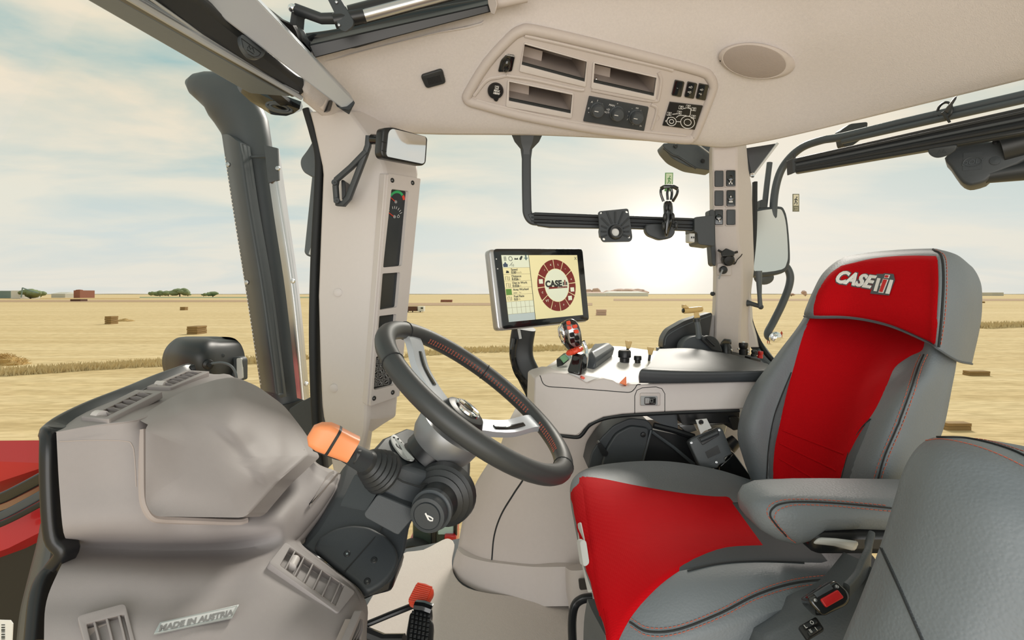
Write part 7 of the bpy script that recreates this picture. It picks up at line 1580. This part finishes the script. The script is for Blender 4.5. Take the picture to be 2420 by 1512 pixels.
mk('hood_panel', *prism([P(-1100, 1640, 1.42), P(130, 1168, 1.42), P(130, 1240, 1.40), P(20, 1295, 1.40), P(-1100, 1700, 1.40)], (0, .2, -.1)), 'red_paint', hdn)
mk('hood_flank', *prism([P(-1100, 1600, 1.46), P(160, 1150, 1.46), P(160, 1700, 1.40), P(-1100, 1900, 1.40)], (0, .05, -.02)), 'black', hdn)
chs = thing('tractor_chassis', (-1.2, 2.1, GZ), 'black tractor chassis block under the exhaust stack', 'chassis')
mk('frame_block', *boxw(-1.9, -.75, 2.0, 2.6, -.9, -.09), 'black', chs, bevel=.03)
mk('front_axle', *boxw(-1.6, -1.0, 2.05, 2.5, GZ, -.89), 'black', chs, bevel=.05)
pc_ = thing('pillar_base_cover', P(720, 1080, 1.64), 'dark cover at the foot of the front pillar behind the dashboard', 'cover')
mk('cover_shell', *prism(rpoly([P(681, 968, 1.68), P(702, 954, 1.68), P(744, 934, 1.68), P(764, 960, 1.68), P(775, 1110, 1.68), P(738, 1100, 1.68), P(716, 1040, 1.68), P(697, 1004, 1.68)], .008), (0, .08, 0)), 'charcoal', pc_, bevel=.008)
mk('cover_bolt', *lathe([(0, .004), (.007, .003), (.008, 0)], P(738, 1090, 1.675), (0, -1, 0), 10), 'steel', pc_)
wb = thing('windscreen_wiper', P(60, 1160, 1.3), 'black windscreen wiper linkage over the red hood', 'wiper')
mk('wiper_link', *sweep(crom([P(-60, 1190, 1.36), P(0, 1178, 1.36), P(60, 1150, 1.36), P(130, 1112, 1.36)], 4), rrect(.03, .022, .006), up=(0, 1, 0)), 'gloss', wb)
mk('wiper_blade', *sweep(crom([P(-60, 1240, 1.34), P(0, 1220, 1.34), P(60, 1190, 1.34), P(130, 1150, 1.34)], 4), rrect(.022, .018, .005), up=(0, 1, 0)), 'slate', wb)
mk('wiper_blade', *sweep(crom([P(-60, 1262, 1.33), P(10, 1235, 1.33), P(70, 1205, 1.33), P(130, 1172, 1.33)], 4), rrect(.014, .012, .004), up=(0, 1, 0)), 'black', wb)
dp_ = thing('door_post', P(80, 1500, .9), 'dark textured windscreen post at the lower left edge', 'post')
rows_ = ctrl_surf([[(95, 1238, .92), (108, 1220, .90), (125, 1215, .90)], [(85, 1290, .92), (104, 1290, .90), (122, 1290, .90)], [(62, 1380, .92), (84, 1380, .90), (106, 1380, .90)], [(46, 1450, .92), (70, 1450, .90), (98, 1450, .90)], [(36, 1540, .92), (62, 1540, .90), (92, 1540, .90)]], 4, 4)
mk('post_cover', *slab(rows_, (0, .05, 0)), 'slate', dp_, sharp=60)
mk('post_dark', *prism([P(120, 1225, .905), P(165, 1280, .93), P(150, 1320, .93), P(120, 1380, .93), P(100, 1560, .93), P(80, 1560, .9), P(100, 1400, .9)], (0, .05, 0)), 'black', dp_)
lbp = thing('barcode_label', P(14, 1500, 1.2), 'white printed barcode label in the lower left corner', 'label')
LP = Plane(P(-10, 1468, 1.2), P(30, 1472, 1.2), P(-10, 1540, 1.2))
plate('label_sheet', LP, [[(-30, 1464), (24, 1466), (30, 1474), (26, 1560), (-30, 1560)]], .002, 'white', lbp, off=0)
for k in range(13): plate('bar', LP, [[(4, 1475 + k * 5.5), (12, 1475 + k * 5.5), (12, 1477 + k * 5.5 + (k % 3)), (4, 1477 + k * 5.5 + (k % 3))]], .0006, 'screen_ink', lbp, off=.001)
# ================================================================ the field: bales, truck, buildings, trees, people
def G(px, py):
    d = (CZ - GZ) * F / (py - HZ); return P(px, py, d)
def up_(p, px): return px / F * p.y
def bale(x0, x1, y0, y1, m, label, deep=1.0, group='straw bales lying on the field', strips=4):
    a = G(x0, y1); b = G(x1, y1); h = up_(a, y1 - y0); w = (b - a).length; t = thing('straw_bale', (a + b) / 2, label, 'bale', group)
    for k in range(strips):
        j = .02 * w * math.sin(k * 2.3)
        v, f = boxw(a.x + j, b.x + j, a.y, a.y + w * deep, GZ + h * k / strips, GZ + h * (k + .94) / strips); mk('bale_layer', v, f, m, t, bevel=h * .03)
    return t
bale(247, 262, 747, 766, 'straw_dark', 'tall dark straw bale stack left of the straw heap on the field', 1.6)
bale(441, 466, 771, 790, 'straw_dark', 'layered straw bale stack just above the front mirror', 1.6)
bale(425, 437, 725, 733, 'straw_dark', 'small distant straw bale above the layered stack', 1.0, strips=2)
bale(1041, 1068, 708, 714, 'brick', 'low reddish bale near the horizon right of the truck', .4, strips=2)
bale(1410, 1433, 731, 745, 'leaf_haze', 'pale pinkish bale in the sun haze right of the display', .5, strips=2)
bale(2291, 2340, 877, 888, 'straw_dark', 'flat dark bale right of the headrest', .4, strips=2)
bale(2240, 2296, 1000, 1017, 'straw_dark', 'flat dark bale between backrest and instructor seat', .4, strips=2)
bale(2322, 2328, 712, 716, 'straw_dark', 'tiny bale at the right edge horizon', 1, strips=1)
def heap(px, py, w, h, n, label, seed):
    random.seed(seed); c = G(px, py); t = thing('straw_heap', c, label, 'heap'); W_ = up_(c, w) / 2; Hh = up_(c, h)
    V = []; Fc = []; nu, nv = 26, 8
    for i in range(nv + 1):
        r = 1 - i / nv
        for k in range(nu):
            a = 2 * PI * k / nu; q = mnoise.noise(Vector((math.cos(a) * 2 * r + seed, math.sin(a) * 2 * r, i * .7)))
            V.append(Vector((c.x + W_ * r * math.cos(a) * (1 + .25 * q), c.y + W_ * .7 * r * math.sin(a) * (1 + .25 * q), GZ - .01 + Hh * (1 - r ** 1.6) * (1 + .5 * q))))
    for i in range(nv):
        for k in range(nu): Fc.append((i * nu + k, i * nu + (k + 1) % nu, (i + 1) * nu + (k + 1) % nu, (i + 1) * nu + k))
    mk('heap_mound', V, Fc, 'straw', t)
    st = []
    for k in range(n):
        a = random.uniform(0, 2 * PI); r = random.random() ** .6; z = Hh * (1 - r ** 1.6); p = Vector((c.x + W_ * r * math.cos(a), c.y + W_ * .7 * r * math.sin(a), GZ + z)); q = Vector((random.uniform(-1, 1), random.uniform(-1, 1), random.uniform(0, .8))).normalized() * Hh * .35
        st.append(tube([p, p + q], Hh * .02, 4))
    tag(mk('loose_straw', *join(*st), 'straw', t), kind='stuff')
heap(295, 759, 45, 6, 60, 'small flat straw heap beside the dark bale stack', 3); heap(14, 861, 100, 22, 220, 'pale straw heap at the left picture edge', 5)
# rough grass bank crossing the field
def bank(pts, h, label, n=1400, seed=1):
    random.seed(seed); st = []; P0 = [G(x, y) for x, y in crom(pts, 8)]
    for k in range(n):
        i = random.randrange(len(P0) - 1); t = random.random(); c = P0[i].lerp(P0[i + 1], t); c = c + Vector((0, random.uniform(-.5, .9), 0)); hh = h * random.uniform(.4, 1.1)
        lean = Vector((random.uniform(-.5, .5), random.uniform(-.3, .3), 0)) * hh; w = Vector((.02 + .03 * random.random(), 0, 0)) * (c.y / 16)
        st.append(([c - w, c + w, c + lean + Vector((0, 0, hh))], [(0, 1, 2)]))
    o = mk('grass_bank', *join(*st), 'dry_grass', smooth=False); tag(o, label, 'grass', kind='stuff'); return o
bank([(-1200, 905), (-500, 895), (-40, 886), (100, 880), (250, 870), (400, 862), (560, 858), (720, 852)], .22, 'rough dry grass bank across the left field', 4600)
bank([(960, 842), (1100, 832), (1250, 828), (1420, 824)], .20, 'faint dry grass bank across the middle field', 1200, 2)
bank([(2320, 776), (2380, 773), (2480, 772)], .45, 'dark dry grass strip on the right field', 900, 4)
def build(px0, px1, ptop, pbase, m, label, roof=None, name='farm_building', rm='wall_grey', deep=12):
    d = (CZ - GZ) * F / (pbase - HZ); a = P(px0, pbase, d); b = P(px1, pbase, d); h = (pbase - ptop) / F * d; t = thing(name, (a + b) / 2, label, 'building')
    hh = h * (.7 if roof else 1.0)
    mk('wall', *boxw(a.x, b.x, d, d + deep, GZ, GZ + hh), m, t)
    if roof == 'gable': mk('roof', [(a.x, d, GZ + hh), (b.x, d, GZ + hh), (b.x, d + deep, GZ + hh), (a.x, d + deep, GZ + hh), (a.x + (b.x - a.x) * .1, d + deep / 2, GZ + h), (a.x + (b.x - a.x) * .9, d + deep / 2, GZ + h)], [(0, 1, 5, 4), (2, 3, 4, 5), (1, 2, 5), (3, 0, 4)], rm, t, smooth=False)
    return t, a, b, h, d
t, a, b, h, d = build(-60, 25, 687, 705, 'wall_teal', 'teal sided long shed at the left horizon')
build(26, 47, 686.5, 706, 'wall_white', 'white gable end of the long shed at the left horizon')
build(121, 154, 690, 703.5, 'wall_grey', 'small grey barn right of the conveyor trees', 'gable')
t, a, b, h, d = build(174, 189, 686, 704, 'brick', 'round brick silo on the left horizon', name='silo')
mk('silo_cap', *lathe([((b.x - a.x) * .5, 0), ((b.x - a.x) * .42, h * .08), (0, h * .12)], ((a.x + b.x) / 2, d + 2, GZ + h), (0, 0, 1), 16), 'brick', t)
build(166, 190, 707, 712, 'truck_brown', 'low brown container in front of the silo', deep=3)
build(1440, 1532, 688, 700, 'wall_white', 'pale long hangar in the sun haze on the horizon', 'gable', rm='wall_white', deep=60)
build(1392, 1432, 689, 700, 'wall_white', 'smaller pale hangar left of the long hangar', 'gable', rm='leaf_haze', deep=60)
build(2345, 2372, 691, 699, 'wall_grey', 'grey building at the right horizon', deep=30)
def tree(px, top, base, w, m, label, seed, group='trees on the horizon', n=7):
    random.seed(seed); d = (CZ - GZ) * F / (base - HZ); c = P(px, base, d); h = (base - top) / F * d; W_ = w / F * d; t = thing('tree', c, label, 'tree', group)
    mk('trunk', *tube([c, c + Vector((0, 0, h * .4))], [W_ * .04, W_ * .03], 6), 'trunk', t); bl = []
    for k in range(n):
        o = Vector((random.uniform(-.34, .34) * W_, random.uniform(-.2, .2) * W_, h * random.uniform(.35, .72))); r = random.uniform(.22, .34)
        v, f = ellipsoid(c + o, Vector((W_ * r, 0, 0)), Vector((0, W_ * r, 0)), Vector((0, 0, h * r * .95)), 12, 8)
        v = [p + (p - c - o).normalized() * (mnoise.noise(p * (6 / W_)) * W_ * .06) for p in v]; bl.append((v, f))
    mk('crown', *join(*bl), m, t)
for i, (px, top, base, w, lb) in enumerate(((357, 688, 699.2, 16, 'small round tree at the left end of the horizon grove'), (378, 686, 700.4, 26, 'low broad tree second in the horizon grove'), (398, 685, 699.6, 26, 'mid tree third in the horizon grove'), (425, 680, 700.8, 34, 'tallest tree of the horizon grove'), (444, 690, 699.9, 20, 'low tree at the right end of the horizon grove'), (481, 692, 701, 14, 'left small tree of the detached pair'), (503, 688, 701.8, 26, 'right larger tree of the detached pair'), (72, 682, 706, 44, 'dense shrubby tree beside the white shed end'), (94, 688, 704.5, 26, 'brownish shrub tree left of the grey barn'))):
    tree(px, top, base, w, 'leaf', lb, 10 + i)
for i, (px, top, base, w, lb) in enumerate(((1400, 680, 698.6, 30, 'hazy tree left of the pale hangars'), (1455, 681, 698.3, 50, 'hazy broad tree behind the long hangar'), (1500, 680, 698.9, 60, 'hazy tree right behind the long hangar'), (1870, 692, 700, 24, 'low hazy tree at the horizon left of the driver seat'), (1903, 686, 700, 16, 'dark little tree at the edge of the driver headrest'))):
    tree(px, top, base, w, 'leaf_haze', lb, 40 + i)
cv_t = thing('conveyor', G(52, 706), 'thin slanted conveyor frame above the trees at the left horizon', 'conveyor')
dd_ = (CZ - GZ) * F / 13
for a, b in (((53, 680), (50, 703)), ((53, 680), (75, 688)), ((75, 688), (90, 692))): mk('frame_bar', *tube([P(*a, dd_), P(*b, dd_)], .25, 6), 'wall_teal', cv_t)
far = mk('far_hills', *prism([Vector((x, 5200, GZ + 4 + 9 * abs(mnoise.noise(Vector((x / 700, 0, 3)))))) if x is not None else None for x in range(-5500, 5501, 100)] + [Vector((5500, 5200, GZ - 5)), Vector((-5500, 5200, GZ - 5))], (0, 50, 0)), 'wall_grey', smooth=False)
structure(far, 'low hazy rise along the horizon')
# ploughed and green strips near the horizon
for y0, y1, x0, x1, m_, lb in ((709, 713.5, -300, 640, 'plough', 'brown ploughed strip across the left horizon'), (701.5, 704, 330, 760, 'leaf', 'green crop strip below the horizon grove'), (706, 711, 1450, 2700, 'plough', 'brown ploughed strip across the right horizon'), (704.5, 706.5, -300, 330, 'straw', 'tan stubble strip near the left farm buildings'), (716, 722, 950, 1400, 'plough', 'brown ploughed strip behind the truck')):
    q = [G(x0, y1), G(x1, y1), G(x1, y0), G(x0, y0)]; structure(mk('field_strip', *prism([p + Vector((0, 0, .03)) for p in q], (0, 0, .02)), m_, smooth=False), lb)
# truck
tk = G(975, 738); d = tk.y; tr = thing('truck', tk, 'brown loaded truck with white cab driving across the field', 'truck')
def tbox(x0, x1, y0, y1, m, nm, par=None, dep=1.2, off=0): 
    a = P(x0, y1, d + off); b = P(x1, y0, d + off); return mk(nm, *boxw(a.x, b.x, d + off, d + off + dep, a.z, b.z), m, par or tr, bevel=.03)
tbox(935, 985, 724, 735, 'truck_brown', 'load_bed'); cb = tbox(987, 1001, 724, 736, 'wall_white', 'cab'); tbox(994, 1000, 726, 730, 'cabglass', 'cab_window', cb, .3, -.02)
for x in (958, 964, 975, 993): mk('wheel', *lathe([(0, 0), (.065 * 1.2, 0), (.065 * 1.2, .1), (0, .1)], P(x, 736, d - .05), (0, 1, 0), 14), 'black', tr)
# two people in red overalls
def person(px, foot, hpx, label, seed):
    c = G(px, foot); s = hpx / F * c.y / 1.75; t = thing('person', c, label, 'person', 'people in the far field')
    V = {}; J = [((0, 0, .95), .15), ((0, 0, 1.2), .17), ((0, 0, 1.42), .16), ((0, 0, 1.52), .06), ((0, 0, 1.66), .11), ((0, 0, 1.75), .06)]
    vf = [tube([c + Vector(p) * s for p, r in J], [r * s for p, r in J], 10)]
    for sx in (-1, 1):
        vf.append(tube([c + Vector(p) * s for p in ((sx * .09, 0, .98), (sx * .11, -.03, .5), (sx * .13, .02, .05), (sx * .13, -.12, .03))], [.10 * s, .075 * s, .05 * s, .04 * s], 8))
        vf.append(tube([c + Vector(p) * s for p in ((sx * .17, 0, 1.42), (sx * .27, .02, 1.15), (sx * .30, -.12, .92))], [.06 * s, .05 * s, .035 * s], 8))
    mk('overalls', *join(*vf[:1], *vf[1:]), 'cloth_red', t)
    mk('head', *ellipsoid(c + Vector((0, 0, 1.68)) * s, Vector((.09, 0, 0)) * s, Vector((0, .10, 0)) * s, Vector((0, 0, .12)) * s, 12, 8), 'skin', t)
person(1816, 811, 30, 'person in red standing in the field behind the mirror tube foot', 1); person(1847, 798, 16, 'smaller person in red right of the mirror tube foot', 2)
# red tractor below, seen through the lower side glass
ct = thing('red_tractor', G(1030, 1305), 'red tractor seen through the lower side glass behind the column', 'tractor')
d = G(1030, 1305).y
def cbx(x0, x1, y0, y1, m, nm, dep=.25, off=0, par=None, bev=.012): a = P(x0, y1, d + off); b = P(x1, y0, d + off); return mk(nm, *boxw(a.x, b.x, d + off, d + off + dep, a.z, b.z), m, par or ct, bevel=bev)
mk('cab_roof', *loft([[P(985, 1218, d), P(1092, 1222, d), P(1088, 1226, d + .4), P(985, 1222, d + .4)], [P(985, 1206, d), P(1075, 1206, d), P(1084, 1212, d + .4), P(985, 1210, d + .4)]]), 'red_paint', ct, bevel=.01)
cbx(975, 1078, 1222, 1300, 'cabglass', 'cab_glass', .3, .03); cbx(1018, 1030, 1225, 1300, 'black', 'cab_pillar', .05, -.01); cbx(1074, 1080, 1225, 1268, 'black', 'cab_pillar', .05, -.01)
cbx(1034, 1072, 1228, 1264, 'blue_label', 'sky_reflection', .02, .012); cbx(985, 1014, 1230, 1250, 'blue_label', 'sky_reflection', .02, .012)  # pale plates paint the sky's reflection onto the cab glass
cbx(1050, 1078, 1265, 1300, 'red_paint', 'fender', .3, -.03); cbx(965, 985, 1280, 1312, 'red_paint', 'fender', .3, -.03)
mk('beacon', *lathe([(.012, 0), (.012, .03), (.03, .035), (.03, .07), (0, .085)], P(1081, 1212, d + .1), (0, 0, 1), 12), 'amber', ct)
mk('beacon_stem', *tube([P(1081, 1222, d + .1), P(1081, 1206, d + .1)], .01, 8), 'black', ct)
cbx(1076, 1084, 1223, 1228, 'white', 'work_lamp', .03, -.02)
mk('tyre', *lathe([(0, 0), (.16, 0), (.18, .03), (.18, .12), (.16, .15), (0, .15)], P(975, 1330, d - .12), (0, 1, 0), 24), 'rubber', ct)
